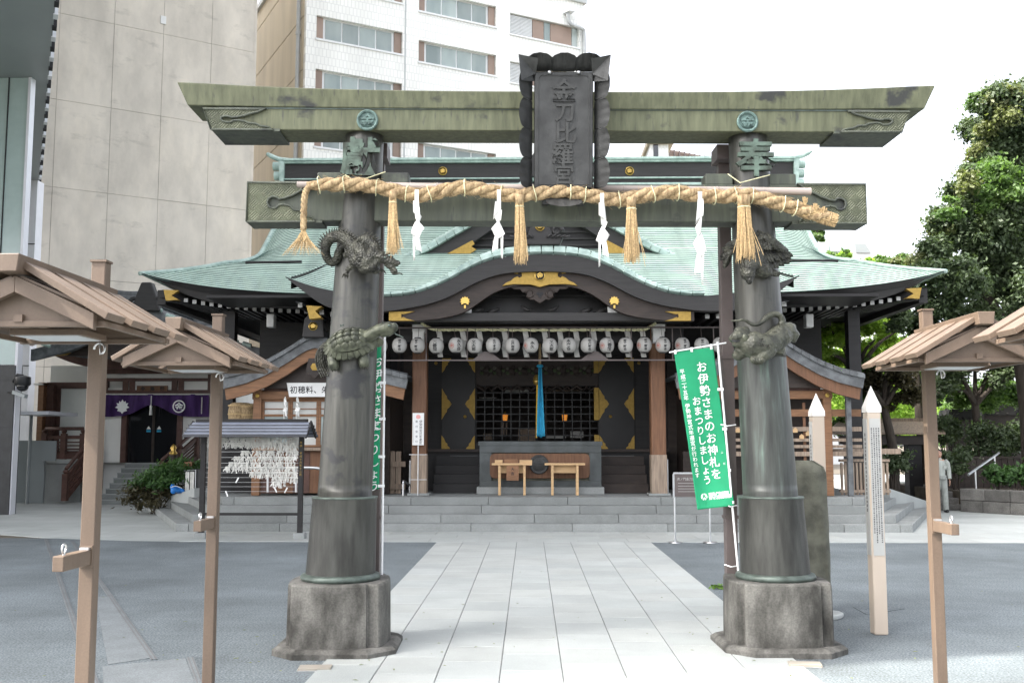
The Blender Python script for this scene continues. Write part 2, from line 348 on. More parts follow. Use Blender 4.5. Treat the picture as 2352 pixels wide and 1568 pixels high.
    def build(s, name, m, parent=None, smooth=False, origin=None, bevel=0., angle=40):
        pts = np.array(s.v, dtype=np.float64).reshape(-1, 3)
        me = bpy.data.meshes.new(name)
        o = bpy.data.objects.new(name, me); COL.objects.link(o)
        if parent:
            o.parent = parent; Mi = np.array(parent_inv(parent)); pts = pts @ Mi[:3, :3].T + Mi[:3, 3]; WM[o.name] = WM.get(parent.name, MX.Identity(4))
        else:
            lo, hi = pts.min(0), pts.max(0); og = np.array(origin) if origin is not None else np.array([(lo[0]+hi[0])/2, (lo[1]+hi[1])/2, lo[2]])
            pts = pts-og; o.location = og; WM[o.name] = MX.Translation(V(og))
        me.from_pydata([tuple(p) for p in pts], [], s.f); me.validate()
        me.materials.append(MATS[m])
        if smooth: me.shade_smooth() if smooth is True else me.set_sharp_from_angle(angle=R(angle))
        if smooth == 'auto':
            me.shade_smooth(); me.set_sharp_from_angle(angle=R(angle))
        if bevel:
            b = o.modifiers.new('bevel', 'BEVEL'); b.width = bevel; b.segments = 2; b.limit_method = 'ANGLE'; b.angle_limit = R(35)
        return o
GL = {}
_fc = None
TS = bpy.data.scenes.new('workbench')
def ts_dg():
    with bpy.context.temp_override(scene=TS, view_layer=TS.view_layers[0]): dg = bpy.context.evaluated_depsgraph_get()
    dg.update(); return dg
def glyph(ch, ext=0., bold=0.):
    global _fc
    key = (ch, round(ext, 3), bold)
    if key in GL: return GL[key]
    c = bpy.data.curves.new('glyph', 'FONT'); c.body = ch; c.resolution_u = 3; c.extrude = ext; c.offset = bold
    o = bpy.data.objects.new('glyph', c); TS.collection.objects.link(o); dg = ts_dg()
    me = bpy.data.meshes.new_from_object(o.evaluated_get(dg))
    GL[key] = ([(p.co.x-.5, p.co.y-.38, p.co.z) for p in me.vertices], [tuple(f.vertices) for f in me.polygons])
    bpy.data.objects.remove(o); bpy.data.curves.remove(c); bpy.data.meshes.remove(me); return GL[key]
def remesh(mb, name, m, parent, voxel=.008, it=4):
    o = mb.build(name, m, parent); r = o.modifiers.new('r', 'REMESH'); r.mode = 'VOXEL'; r.voxel_size = voxel
    sm = o.modifiers.new('s', 'SMOOTH'); sm.iterations = it; sm.factor = .5
    TS.collection.objects.link(o); dg = ts_dg(); me = bpy.data.meshes.new_from_object(o.evaluated_get(dg)); TS.collection.objects.unlink(o)
    o.modifiers.clear(); old = o.data; o.data = me; bpy.data.meshes.remove(old); me.name = name; me.shade_smooth(); return o
def spline(pts, n):
    pts = [V(p) for p in pts]; out = []; m = len(pts)
    for i in range(n+1):
        t = i/n*(m-1); k = min(int(t), m-2); f = t-k
        p0, p1, p2, p3 = pts[max(k-1, 0)], pts[k], pts[k+1], pts[min(k+2, m-1)]
        out.append(.5*((2*p1)+(p2-p0)*f+(2*p0-5*p1+4*p2-p3)*f*f+(3*p1-p0-3*p2+p3)*f**3))
    return out
def interp(xs, ys, x): return float(np.interp(x, xs, ys))
def leaves(name, m, parent, centres, radii, n, size, flat=.6, seed=1, aspect=.55, droop=.0):
    g = np.random.default_rng(seed); centres = np.array(centres, float); radii = np.array(radii, float)
    if radii.ndim == 1: radii = np.repeat(radii[:, None], 3, 1)
    wgt = radii.prod(1)**(2/3); wgt /= wgt.sum(); idx = g.choice(len(centres), n, p=wgt)
    d = g.normal(size=(n, 3)); d /= np.linalg.norm(d, axis=1)[:, None]; rr = np.abs(g.normal(0, .62, n))
    p = centres[idx] + d*radii[idx]*rr[:, None]
    nrm = d*.8 + g.normal(size=(n, 3))*.7 + np.array([0, 0, flat]); nrm /= np.linalg.norm(nrm, axis=1)[:, None]
    a = np.cross(nrm, g.normal(size=(n, 3))); a /= np.linalg.norm(a, axis=1)[:, None]; a[:, 2] -= droop; a /= np.linalg.norm(a, axis=1)[:, None]; b = np.cross(nrm, a)
    s = size*g.uniform(.6, 1.4, n)[:, None]
    q = np.stack([p - a*s, p + b*s*aspect - nrm*s*.12, p + a*s, p - b*s*aspect - nrm*s*.12], 1).reshape(-1, 3)
    Mi = np.array(parent_inv(parent)); q = q @ Mi[:3, :3].T + Mi[:3, 3]
    me = bpy.data.meshes.new(name); me.vertices.add(4*n); me.vertices.foreach_set('co', q.ravel().astype(np.float32))
    me.loops.add(4*n); me.loops.foreach_set('vertex_index', np.arange(4*n, dtype=np.int32)); me.polygons.add(n)
    me.polygons.foreach_set('loop_start', np.arange(0, 4*n, 4, dtype=np.int32)); me.update(calc_edges=True); me.validate()
    me.materials.append(MATS[m]); o = bpy.data.objects.new(name, me); COL.objects.link(o); o.parent = parent; return o
X0 = .258                                                   # axis of the approach
def xf(mb, M):
    mb.v = [tuple(M @ V(p)) for p in mb.v]; return mb
def structure(o): o['kind'] = 'structure'; return o
# ---------------------------------------------------------------- ground
structure(MB().box(-400, 400, -60, 700, -.5, -.012).build('ground', 'soil', origin=(0, 0, 0)))
structure(MB().box(-40, 40, -12, 19.6, -.3, 0).build('paved_court', 'paver_grey', origin=(0, 0, 0)))
front = [(-32, 24.5), (-14, 22.3), (-10.55, 20.4), (-9.4, 19.75), (-8.49, 19.38), (-7.4, 19.1), (-6, 18.97), (-2, 18.93), (34, 18.93)]
pl = structure(MB().slab(front + [(34, 60), (-32, 60)], -.3, .004).build('plaza', 'plaza_slabs', origin=(0, 0, 0)))
pth = structure(MB().box(-1.70, 2.215, -4, 18.93, -.2, .0045).build('path', 'mortar', origin=(0, 0, 0)))
def tile_mesh(w, d, m, th=.02):
    b = MB().box(-w/2, w/2, -d/2, d/2, -th, 0); e = .004
    b.add([(-w/2+e, -d/2+e, .0025), (w/2-e, -d/2+e, .0025), (w/2-e, d/2-e, .0025), (-w/2+e, d/2-e, .0025), (-w/2, -d/2, 0), (w/2, -d/2, 0), (w/2, d/2, 0), (-w/2, d/2, 0)], [(0, 1, 2, 3), (4, 5, 1, 0), (5, 6, 2, 1), (6, 7, 3, 2), (7, 4, 0, 3)])
    me = bpy.data.meshes.new('paving_slab'); me.from_pydata(b.v, [], b.f[:1]+b.f[2:]); me.materials.append(MATS[m]); return me
CW = 3.915/8; RL = .64
tm = [tile_mesh(CW-.009, RL-.007, m) for m in ('granite_light', 'granite_light_b', 'granite_light_c')]
def put(me, x, y, z, parent):
    o = bpy.data.objects.new('paving_slab', me); COL.objects.link(o); o.parent = parent; o.location = (x, y, z); return o
pick = random.Random(3)
for c in range(8):
    off = (0, .5, .22, .72, .1, .6, .33, .8)[c]*RL
    y = 5.6 + off; k = 0
    while y + RL/2 < 18.93:
        put(tm[pick.choice((0, 0, 1, 2, 2))], -1.70+CW*(c+.5), y, .009, pth); y += RL; k += 1
    last = y - RL/2
    if 18.93-last > .05:
        h = 18.93-last; put(tile_mesh(CW-.007, h-.006, 'granite_light'), -1.70+CW*(c+.5), last+h/2, .009, pth)
TW, TD = .92, .70
tm2 = [tile_mesh(TW-.006, TD-.006, m) for m in ('granite_light', 'granite_light_b', 'granite_light_c')]
for r in range(3):
    x = -6.0 + (r % 2)*.46
    while x < 13:
        put(tm2[pick.choice((0, 1, 2))], x, 18.93+TD*(r+.5), .009, pl); x += TW
# slot drains and the pale slabs between them
for i, (a, b_, lab) in enumerate((((-9.15, 19.4), (-2.95, 7.2), 'long dark slot drain crossing the grey court behind the nearest brown post'), ((-8.42, 18.9), (-3.14, 8.69), 'slot drain ending at the pale slab, right one of the pair'), ((-2.87, 8.78), (-2.30, 7.4), 'short slot drain at the bottom beside the second brown post'))):
    p, q = V((*a, 0)), V((*b_, 0)); t = thing('slot_drain', lab, 'drain', (p.x, p.y, 0), group='slot drains in the court')
    d = (q-p).normalized(); s_ = V((d.y, -d.x, 0))
    MB().beam(p+V((0, 0, .0)), q, .06, .012).build('frame', 'infill_grey', t)
    for k in (-1, 1):
        MB().beam(p+s_*.016*k+V((0, 0, .004)), q+s_*.016*k+V((0, 0, .004)), .009, .012).build('slot', 'ink_grey', t)
for poly, lab in ((((-5.11, 12.15), (-4.93, 12.2), (-3.2, 8.75), (-3.45, 8.5)), 'pale tapering granite infill between the two slot drains'), (((-3.46, 8.42), (-2.9, 8.75), (-2.35, 7.45), (-2.98, 7.3)), 'pale square granite slab at the bottom left of the court')):
    tag(MB().slab(poly, -.05, .005).build('granite_infill', 'infill_grey'), lab, 'slab')
for x, y, rz, lab in ((-1.72, 8.36, .08, 'small beige metal cover plate before the left torii base'), (2.24, 8.56, -.12, 'small beige metal cover plate before the right torii base')):
    t = thing('cover_plate', lab, 'cover', (x, y, 0), rz, 'cover plates in the paving')
    xf(MB().box(-.13, .13, -.07, .07, .002, .024), WM[t.name]).build('plate', 'cover_beige', t, bevel=.003)
    xf(MB().box(-.14, .14, -.08, .08, .001, .006), WM[t.name]).build('rim', 'steel', t)
# pale plates set in the right of the court
tag(MB().slab([(gnd(x, y).x, gnd(x, y).y) for x, y in ((1958, 1393), (2060, 1388), (2078, 1398), (1990, 1411))], -.02, .006).build('inspection_cover', 'paver_grey'), 'flat inspection cover in the grey court beside the beige pillar', 'cover')
# weed beside the right plinth
wd = thing('weed', 'small green weed at the foot of the right torii base', 'weed', (2.12, 12.3, 0)); wd.location = gnd(1650, 1352)
WM[wd.name] = MX.Translation(wd.location)
c = gnd(1650, 1352); leaves('weed_leaves', 'weed', wd, [c+V((0, 0, .03)), c+V((.05, 0, .02)), c+V((-.05, .02, .02))], [(.06, .05, .03)]*3, 160, .022, seed=3)
# ---------------------------------------------------------------- granite steps and platform
RISE, TREAD, NST = .164, .33, 4
hall_steps = thing('stone_steps', 'wide flight of four pale granite steps before the main hall', 'steps', (X0, 21.04, 0))
ud = V((-.41, .912, 0)).normalized(); nd = V((ud.y, -ud.x, 0))
def step_poly(k, side):
    y = 21.04 + TREAD*k; p0 = V((-7.5, 21.04, 0)) + nd*TREAD*k
    t = (y-p0.y)/ud.y; a = p0 + ud*t
    s0, s1 = V((-10.30, 27.2, 0)), V((-8.45, 25.0, 0)); sd = (s1-s0)
    den = ud.x*sd.y-ud.y*sd.x; u = ((s0.x-p0.x)*sd.y-(s0.y-p0.y)*sd.x)/den; e = p0+ud*u
    return a, e
rs = random.Random(5)
for k in range(NST):
    a, e = step_poly(k, -1); z0, z1 = RISE*k, RISE*(k+1); y = a.y
    xs = [a.x+.25]; end = -a.x-.25
    while xs[-1] < end-2.0: xs.append(xs[-1]+rs.uniform(1.5, 2.1))
    xs[-1] = end if end-xs[-1] < .8 else xs[-1]
    if xs[-1] != end: xs.append(end)
    for i in range(len(xs)-1):
        MB().box(X0+xs[i]+.004, X0+xs[i+1]-.004, y, y+.5, z0, z1).build('step_block', rs.choice(('granite_step', 'granite_step_b')), hall_steps, bevel=.008)
    inn = nd*.5
    for s in (-1, 1):
        c0 = V((a.x+.25-.004, y, 0)); c1 = V((a.x, y, 0)); c2 = e; c3 = e+inn; c4 = V((a.x+.25-.004, y+.5, 0))
        poly = [(X0-s*p.x, p.y) for p in (c0, c1, c2, c3, c4)]
        if s > 0: poly = poly[::-1]
        MB().slab(poly if s < 0 else poly, z0, z1).build('step_return', 'granite_step', hall_steps, bevel=.008)
ap, ep = step_poly(3, -1)
topz = RISE*NST
plat = [(ap.x+.28, ap.y+.45), (ep.x+.45, ep.y), (-9, 40), (9, 40), (-ep.x-.45, ep.y), (-ap.x-.28, ap.y+.45)]
structure(MB().slab([(X0+x, y) for x, y in plat][::-1], -.2, topz-.006).build('platform', 'granite_step', origin=(X0, 30, 0)))
for s in (-1, 1):
    mb = MB(); a, b_ = V((-10.45, 27.38, 0)), V((-8.45, 25.0, 0)); n_ = V((.77, .64, 0))
    vs_ = [a, b_, b_+n_*.35, a+n_*.35]; tops = [.22, topz+.06, topz+.06, .22]
    pts = [(X0-s*p.x, p.y, -.1) for p in vs_] + [(X0-s*p.x, p.y, h) for p, h in zip(vs_, tops)]
    mb.add(pts, [(0, 1, 2, 3), (4, 5, 6, 7), (0, 1, 5, 4), (1, 2, 6, 5), (2, 3, 7, 6), (3, 0, 4, 7)])
    mb.build('side_stringer', 'granite_light', hall_steps, bevel=.01)

g = np.random.default_rng(44); mb = MB()
for _ in range(150):
    x, y = g.uniform(-6, 7), g.uniform(7.4, 18.6)
    if g.random() < .55: x, y = (-1.7 if g.random() < .5 else 2.2)+g.normal(0, .8), 9.3+g.normal(0, 1.2)
    a = g.uniform(0, 6.28); l_ = g.uniform(.012, .03); u_ = V((math.cos(a), math.sin(a), 0))*l_; w_ = V((-math.sin(a), math.cos(a), 0))*l_*.4; c = V((x, y, .016))
    mb.add([c-u_, c+w_+V((0, 0, .006)), c+u_+V((0, 0, .003)), c-w_+V((0, 0, .005))], [(0, 1, 2, 3)])
o = mb.build('fallen_leaves', 'leaf_yellow', origin=(0, 10, 0)); tag(o, 'scattered small fallen leaves on the paving', 'leaves', kind='stuff')
# ---------------------------------------------------------------- torii gate
TR = R(1.7); TO = V((.258, 9.28, 0))
tor = thing('torii_gate', 'large weathered bronze torii gate with green top beams and a hanging plaque', 'torii', TO, TR)
TM = WM[tor.name]
def tl(x, y, z): return TM @ V((x, y, z))
def tb(mb, name, m, parent=tor, **k): return xf(mb, TM).build(name, m, parent, **k)
def rpoly(pts, rad, n=4): return pts
for s in (-1, 1):
    bx = 1.945*s
    # slab: octagon with a chamfered top edge
    def octo(w, c): return [(bx+x, y) for x, y in ((-w+c, -w), (w-c, -w), (w, -w+c), (w, w-c), (w-c, w), (-w+c, w), (-w, w-c), (-w, -w+c))]
    mb = MB().slab(octo(.53, .21), -.05, .045); n = 8; o0 = octo(.53, .21); o1 = octo(.49, .20)
    mb.add([(x, y, .045) for x, y in o0] + [(x, y, .075) for x, y in o1], [(k, (k+1) % 8, 8+(k+1) % 8, 8+k) for k in range(8)] + [tuple(range(8, 16))])
    tb(mb, 'foot_slab', 'stone_plinth', bevel=.006)
    # lobed plinth
    pl_ = []
    for q in range(4):
        a = q*PI/2; cs, sn = math.cos(a), math.sin(a)
        loc = []
        for k in range(9):
            u = -1+k/4; loc.append((u*.285, -.415-.03*(1-u*u)))
        loc += [(.287, -.36), (.297, -.352), (.312, -.358), (.385, -.37), (.40, -.355)]
        if True: pl_ += [(cs*x-sn*y, sn*x+cs*y) for x, y in loc]
    z0, z1 = .07, .60; m_ = len(pl_)
    prof = [(z0, 1.0), (z0+.03, 1.0), (z1-.05, .985), (z1-.015, .98), (z1, .955)]
    mb = MB(); mb.add([(bx+x*k, y*k, z) for z, k in prof for x, y in pl_], [(i*m_+j, i*m_+(j+1) % m_, (i+1)*m_+(j+1) % m_, (i+1)*m_+j) for i in range(len(prof)-1) for j in range(m_)] + [tuple(range((len(prof)-1)*m_, len(prof)*m_))])
    tb(mb, 'plinth', 'stone_plinth')
    mb = MB().lathe([(.30, .585), (.345, .60), (.355, .622), (.345, .646), (.315, .656), (.29, .656)], 40, (bx, 0)); tb(mb, 'base_ring', 'bronze_lip', smooth=True)
    sh = -.0392*s
    mb = MB().lathe([(.308, .645), (.306, .70), (.296, 1.0), (.286, 1.285), (.290, 1.30), (.290, 1.318), (.23, 1.325)], 40, (bx, 0), (sh, 0), .645); tb(mb, 'sleeve', 'bronze_dark', smooth='auto', angle=50)
    mb = MB().lathe([(.292, 1.312), (.296, 1.318), (.292, 1.328), (.225, 1.332)], 40, (bx, 0), (sh, 0), .645); tb(mb, 'sleeve_lip', 'bronze_lip', smooth=True)
    prof = [(.243-.068*((z-1.3)/3.4)**1.1, z) for z in [1.3+3.4*k/24 for k in range(25)]]
    mb = MB().lathe([(.246, 1.325)]+prof[:10], 44, (bx, 0), (sh, 0), .645, cap=False); tb(mb, 'shaft', 'column_green' if s > 0 else 'column_bronze', smooth=True)
    mb = MB().lathe(prof[9:], 44, (bx, 0), (sh, 0), .645); tb(mb, 'shaft', 'column_bronze', smooth=True)
# lower tie beam (nuki)
mb = MB().box(-2.80, 2.80, -.125, .125, 3.815, 4.165); tb(mb, 'tie_beam', 'nuki_patina', bevel=.01)
# kasagi + shimaki: section swept along x
def sweep(xs, sect, name, m, endcut=None):
    mb = MB(); n = len(sect(0)); rows = []
    for x in xs: rows += [(x+(endcut(x, p[1]) if endcut else 0), p[0], p[1]) for p in sect(x)]
    k = len(xs); mb.add(rows, [(i*n+j, (i+1)*n+j, (i+1)*n+(j+1) % n, i*n+(j+1) % n) for i in range(k-1) for j in range(n)] + [tuple(range(n)), tuple(range(k*n-1, (k-1)*n-1, -1))])
    return tb(mb, name, m, bevel=.008)
def rise(x): return .085*(abs(x)/3.42)**3
xs = [3.36*k/24 for k in range(-24, 25)]
def ks(x):
    u = rise(x); return [(-.27, 4.985+u*.9), (-.235, 4.835+u*.25), (.235, 4.835+u*.25), (.27, 4.985+u*.9), (.12, 5.02+u), (-.12, 5.02+u)]
sweep(xs, ks, 'top_beam', 'kasagi_patina', lambda x, z: (z-4.84)*.45*(1 if x > 0 else -1) if abs(x) > 3.35 else 0)
def ss(x): return [(-.215, 4.833+rise(x)*.25), (-.20, 4.640), (.20, 4.640), (.215, 4.833+rise(x)*.25)]
xs2 = [3.14*k/20 for k in range(-20, 21)]
sweep(xs2, ss, 'second_beam', 'kasagi_patina', lambda x, z: (z-4.64)*.40*(1 if x > 0 else -1) if abs(x) > 3.13 else 0)
mb = MB().box(-3.1, 3.1, -.222, -.17, 4.828, 4.842); tb(mb, 'drip_edge', 'bronze_lip')
# end sleeves with the cut cloud edge, on both beams
def sleeve(s, xe_top, xe_bot, z0, z1, yf, L, name_m):
    H_ = z1-z0; P = lambda u, v: (s*((xe_bot+(xe_top-xe_bot)*v)-u), z0+v*H_)      # u inwards from the end
    out = [P(-.012, -.04), P(-.012, 1.0), P(L, 1.0), P(L-.05, .93), P(L-.09, .84), P(L-.16, .76), P(L-.22, .66), P(L-.30, .58), P(L-.345, .56)]
    out += [P(L-.37+.06*math.cos(a)-.02, .47+.16*math.sin(a)) for a in (1.2, 1.8, 2.4, 3.14, 3.9, 4.5, 5.1)]
    out += [P(L-.345, .40), P(L-.30, .42), P(L-.24, .38), P(L-.21, .28), P(L-.15, .26), P(L-.11, .14), P(L-.04, .08), P(L-.01, -.04)]
    if s > 0: out = out[::-1]
    mb = MB().prism(out, yf-.016, yf+.05); o = tb(mb, 'end_sleeve', 'weave_patina')
    rim = [V((x, yf-.018, z)) for x, z in out]; rim.append(rim[0])
    mb = MB().tube(rim, .011, 6); xf(mb, TM).build('sleeve_rim', name_m, o, smooth=True)
    mb = MB().box(*sorted((s*(xe_bot+.0), s*(xe_bot-L-.05))), yf-.008, -yf+.008, z0-.02, z0+.004); tb(mb, 'sleeve_bottom', name_m)
    mb = MB()
    w_ = [P(-.012, -.06), P(-.012, 1.0), P(.03, 1.0), P(.03, -.06)]
    mb.prism(w_ if s < 0 else w_[::-1], yf-.012, -yf+.012); tb(mb, 'sleeve_end', name_m)
for s in (-1, 1):
    sleeve(s, 3.215, 3.14, 4.640, 4.826, -.212, .56, 'nuki_patina')
    sleeve(s, 2.815, 2.815, 3.815, 4.165, -.130, .62, 'nuki_patina')
    xc = 1.785*s
    for q in (-1, 1):
        a, b_ = sorted((xc+q*.165, xc+q*.42)); mb = MB().box(a, b_, -.10, .10, 4.165, 4.275); tb(mb, 'wedge', 'nuki_patina', bevel=.012)
    # round crest on the beam
    cx = (-1.735 if s < 0 else 1.735); cz = 4.725
    mb = MB(); ring = [(.088, 0), (.098, -.012), (.098, -.030), (.088, -.036), (.076, -.030), (.074, -.016), (0.001, -.016)]
    mb.lathe([(r, -y) for r, y in ring], 36); mb.v = [(cx+x, -.203-z, cz+y) for x, y, z in mb.v]; cr = tb(mb, 'crest', 'crest_verdigris', smooth='auto')
    mb = MB().text('金', (cx, -.222, cz), (1, 0, 0), (0, 0, 1), .125, .008, .02); xf(mb, TM).build('crest_character', 'crest_verdigris', cr)
    # cast character on the shaft
    st = '獻' if s < 0 else '奉'; zc = 4.40
    xx = (1.945-.0392*(zc-.645))*s
    mb = MB().text(st, (xx+(.0 if s < 0 else .015), -.183, zc), (1, 0, 0), (0, .02, 1), .37, .02, .02); tb(mb, 'shaft_character', 'char_verdigris')
    # steel support post behind the shaft
    px_ = -1.70 if s < 0 else 1.645
    pb = MB().box(px_-.055, px_+.055, .36, .47, 0, 4.62); o = tb(pb, 'support_post', 'brown_steel', bevel=.004)
    for zz in (1.1, 2.6, 3.9):
        mb = MB().box(px_-.065, px_+.065, .35, .48, zz, zz+.03); xf(mb, TM).build('clamp', 'brown_steel', o)
    mb = MB().box(px_-.10, px_+.10, .2, .47, 4.5, 4.64); xf(mb, TM).build('bracket', 'brown_steel', o)
# ---------------------------------------------------------------- plaque
PT = R(7); PC = V((.04, -.33, 4.07)); QM = TM @ MX.Translation(PC) @ MX.Rotation(PT, 4, 'X')   # local: x right, z up, -y to the viewer
def qb(mb, name, m, parent=tor, **k): return xf(mb, QM).build(name, m, parent, **k)
W2, PH = .262, 1.03
plq = qb(MB().box(-W2, W2, -.04, .05, 0, PH), 'plaque', 'plaque_bronze', bevel=.012)
rimp = [(-W2+.035, .03), (W2-.035, .03), (W2-.035, PH-.06), (W2-.06, PH-.035), (-W2+.06, PH-.035), (-W2+.035, PH-.06), (-W2+.035, .03)]
qb(MB().tube([V((x, -.041, z)) for x, z in rimp], .006, 6), 'plaque_moulding', 'plaque_bronze', plq)
for i, ch in enumerate('金刀比羅宮'):
    z = PH-.17-i*.185
    qb(MB().text(ch, ((.0, .01, .015, -.01, 0.)[i], -.045, z), (1, 0, .0), (0, 0, 1), (.215, .18, .20, .20, .19)[i], .010, .02), 'plaque_character', 'plaque_char', plq)
def frame_side(pts, nseg, lob, name):
    """scalloped flaring rim: inner polyline -> outer polyline pushed out and forwards"""
    mb = MB(); ins = []; outs = []; outs2 = []
    a, b_, nrm = pts
    a = V((a[0], 0, a[1])); b_ = V((b_[0], 0, b_[1])); nn = V((nrm[0], 0, nrm[1]))
    for k in range(nseg+1):
        t = k/nseg; p = a.lerp(b_, t); sc_ = abs(math.sin(PI*lob*t))**.55
        flute = .006*math.sin(t*lob*2*PI*3.5)
        ins.append(p+V((0, .03, 0))+nn*(.012 if sc_ > .25 else .02)); outs.append(p+nn*(.092+.042*sc_)+V((0, -.11-.03*sc_+flute, 0))); outs2.append(p+nn*(.078+.040*sc_)+V((0, -.06-.03*sc_+flute, 0)))
    n = nseg+1; vs = ins+outs+outs2+[q+V((0, .03, 0)) for q in ins]; fs = []
    for i in range(nseg):
        for r in range(3): fs.append((r*n+i, r*n+i+1, (r+1)*n+i+1, (r+1)*n+i))
        fs.append((3*n+i, 3*n+i+1, i+1, i))
    mb.add(vs, fs); return qb(mb, name, 'plaque_bronze', plq)
frame_side(((-W2-.005, .0), (-W2-.005, PH+.02), (-1, 0)), 96, 4, 'frame_side')
frame_side(((W2+.005, .0), (W2+.005, PH+.02), (1, 0)), 96, 4, 'frame_side')
frame_side(((-W2-.06, PH+.01), (W2+.06, PH+.01), (0, 1)), 80, 3, 'frame_top')
frame_side(((-.16, -.04), (.16, -.04), (0, -1)), 40, 1, 'frame_bottom')
for s in (-1, 1):                                           # pointed corner leaves
    mb = MB(); x = s*(W2+.03)
    mb.add([(x-s*.04, -.05, PH-.02), (s*(W2+.145), -.15, PH+.125), (x-s*.06, -.15, PH+.09), (s*(W2+.12), -.14, PH-.10), (x-s*.05, .0, PH-.08), (s*(W2+.13), -.11, PH+.11), (s*(W2+.03), -.02, PH+.06)], [(0, 2, 1), (0, 1, 3), (4, 5, 1), (4, 3, 5), (3, 1, 5), (1, 2, 5), (2, 6, 5), (6, 4, 5)])
    qb(mb, 'corner_leaf', 'plaque_bronze', plq)
    qb(MB().ball((s*.13, -.06, PH-.01), (.02, .02, .016)), 'stud', 'steel', plq, smooth=True)
    qb(MB().box(s*.16-.025, s*.16+.025, .0, .2, -.14, .0), 'hanger', 'plaque_bronze', plq)
# ---------------------------------------------------------------- sacred rope, tassels, paper streamers, bamboo
ropeP = [(705, 428), (750, 424), (830, 425), (900, 437), (960, 449), (1010, 440), (1060, 431), (1120, 438), (1180, 450), (1240, 443), (1300, 440), (1360, 450), (1420, 459), (1480, 449), (1540, 441), (1600, 448), (1660, 451), (1710, 448), (1755, 457), (1800, 469), (1850, 485), (1900, 501)]
def rY(x): return 8.885 + (x-700)/1200*.12
rpts = [at(x, y, rY(x)) for x, y in ropeP]
rope = thing('sacred_rope', 'thick twisted straw rope slung across the torii gate', 'rope', rpts[0])
path = spline(rpts, 260)
L = 0; ph = [0]
for i in range(260): L += (path[i+1]-path[i]).length; ph.append(L)
for k in range(3):
    pts = []; rad = []
    for i, p in enumerate(path):
        t = (path[min(i+1, 260)]-path[max(i-1, 0)]).normalized(); u = V((0, 1, 0)); b_ = t.cross(u).normalized(); u = b_.cross(t)
        a = -ph[i]*2*PI/.46 + k*2*PI/3; f = min(1, .55+ph[i]*2.2, 1)
        pts.append(p + (u*math.cos(a) + b_*math.sin(a))*.031*f); rad.append(.0365*f*(1+.035*math.sin(ph[i]*95+k)))
    MB().tube(pts, rad, 10).build('strand', 'straw', rope, smooth=True)
def bundle(root, name, top, bot, r0, r1, n, rs, m='straw_light', neck=.12, wob=.02):
    mb = MB(); top = V(top); bot = V(bot); g = random.Random(rs)
    for _ in range(n):
        a = g.uniform(0, 2*PI); q = math.sqrt(g.random()); d = V((math.cos(a), math.sin(a)*.8, 0))*q
        pts = []; e = g.uniform(.88, 1.04)
        w_ = V((g.uniform(-1, 1), g.uniform(-1, 1), 0))*wob
        for k in range(5):
            t = k/4*e; rr = r0+(r1-r0)*max(0, (t-neck)/(1-neck))**.8 if t > neck else r0
            pts.append(top.lerp(bot, t) + d*rr + w_*t*t)
        mb.tube(pts, [.0032, .0035, .0034, .003, .002], 4, cap=False)
    o = mb.build(name, m, root); o['kind'] = 'stuff'; return o
for x, y0, y1, w0, lab in ((902, 448, 580, 13, 'straw tassel on the rope just right of the left torii shaft'), (1193, 456, 602, 15, 'straw tassel on the rope below the left edge of the plaque'), (1450, 462, 600, 17, 'straw tassel on the rope right of the plaque'), (1708, 458, 598, 22, 'thickest straw tassel, before the right torii shaft')):
    Y = rY(x)-.055; t_ = at(x, y0, Y); b_ = at(x+(2 if x < 1700 else 6), y1, Y); k = Y/FPX
    t = thing('straw_tassel', lab, 'tassel', t_, group='straw tassels hanging from the sacred rope')
    bundle(t, 'straws', t_, b_, w0*k*.62, w0*k*1.05, 170, x, 'straw_light', .1)
    MB().tube([t_+V((0, 0, .03)), t_.lerp(b_, .1)], [w0*k*.75, w0*k*.6], 12).build('neck', 'straw', t, smooth=True)
    g = t_.lerp(b_, .13); MB().tube([g+V((math.cos(a)*w0*k*.68, math.sin(a)*w0*k*.55, 0)) for a in [2*PI*i/12 for i in range(13)]], .004, 6).build('binding', 'straw_tie', t)
    mb = MB(); gg = random.Random(x)
    for _ in range(9):
        a = gg.uniform(-1, 1); mb.tube([t_.lerp(b_, .15), t_.lerp(b_, .6)+V((a*w0*k*1.1, -.02, 0)), b_+V((a*w0*k*1.9, -.03, gg.uniform(-.06, .08)))], .0028, 4)
    mb.build('stray_straws', 'straw_light', t)['kind'] = 'stuff'
# ties round rope and bamboo
mb_pts = [735, 790, 868, 935, 985, 1070, 1150, 1228, 1310, 1345, 1420, 1500, 1560, 1640, 1690, 1725, 1800, 1826]
for x in mb_pts:
    i = min(range(261), key=lambda q: abs((path[q]-CAM).dot(RT)/(path[q]-CAM).dot(FW)*FPX+1176-x)); p = path[i]; tg = (path[min(i+1, 260)]-path[max(i-1, 0)]).normalized(); u = V((0, 1, 0)); b_ = tg.cross(u).normalized()
    MB().tube([p+(u*math.cos(a)*.073+b_*math.sin(a)*.076)+V((.006*math.sin(a*2), .0, .0)) for a in [2*PI*q/14 for q in range(15)]], .0045, 5).build('tie', 'straw_tie', rope)
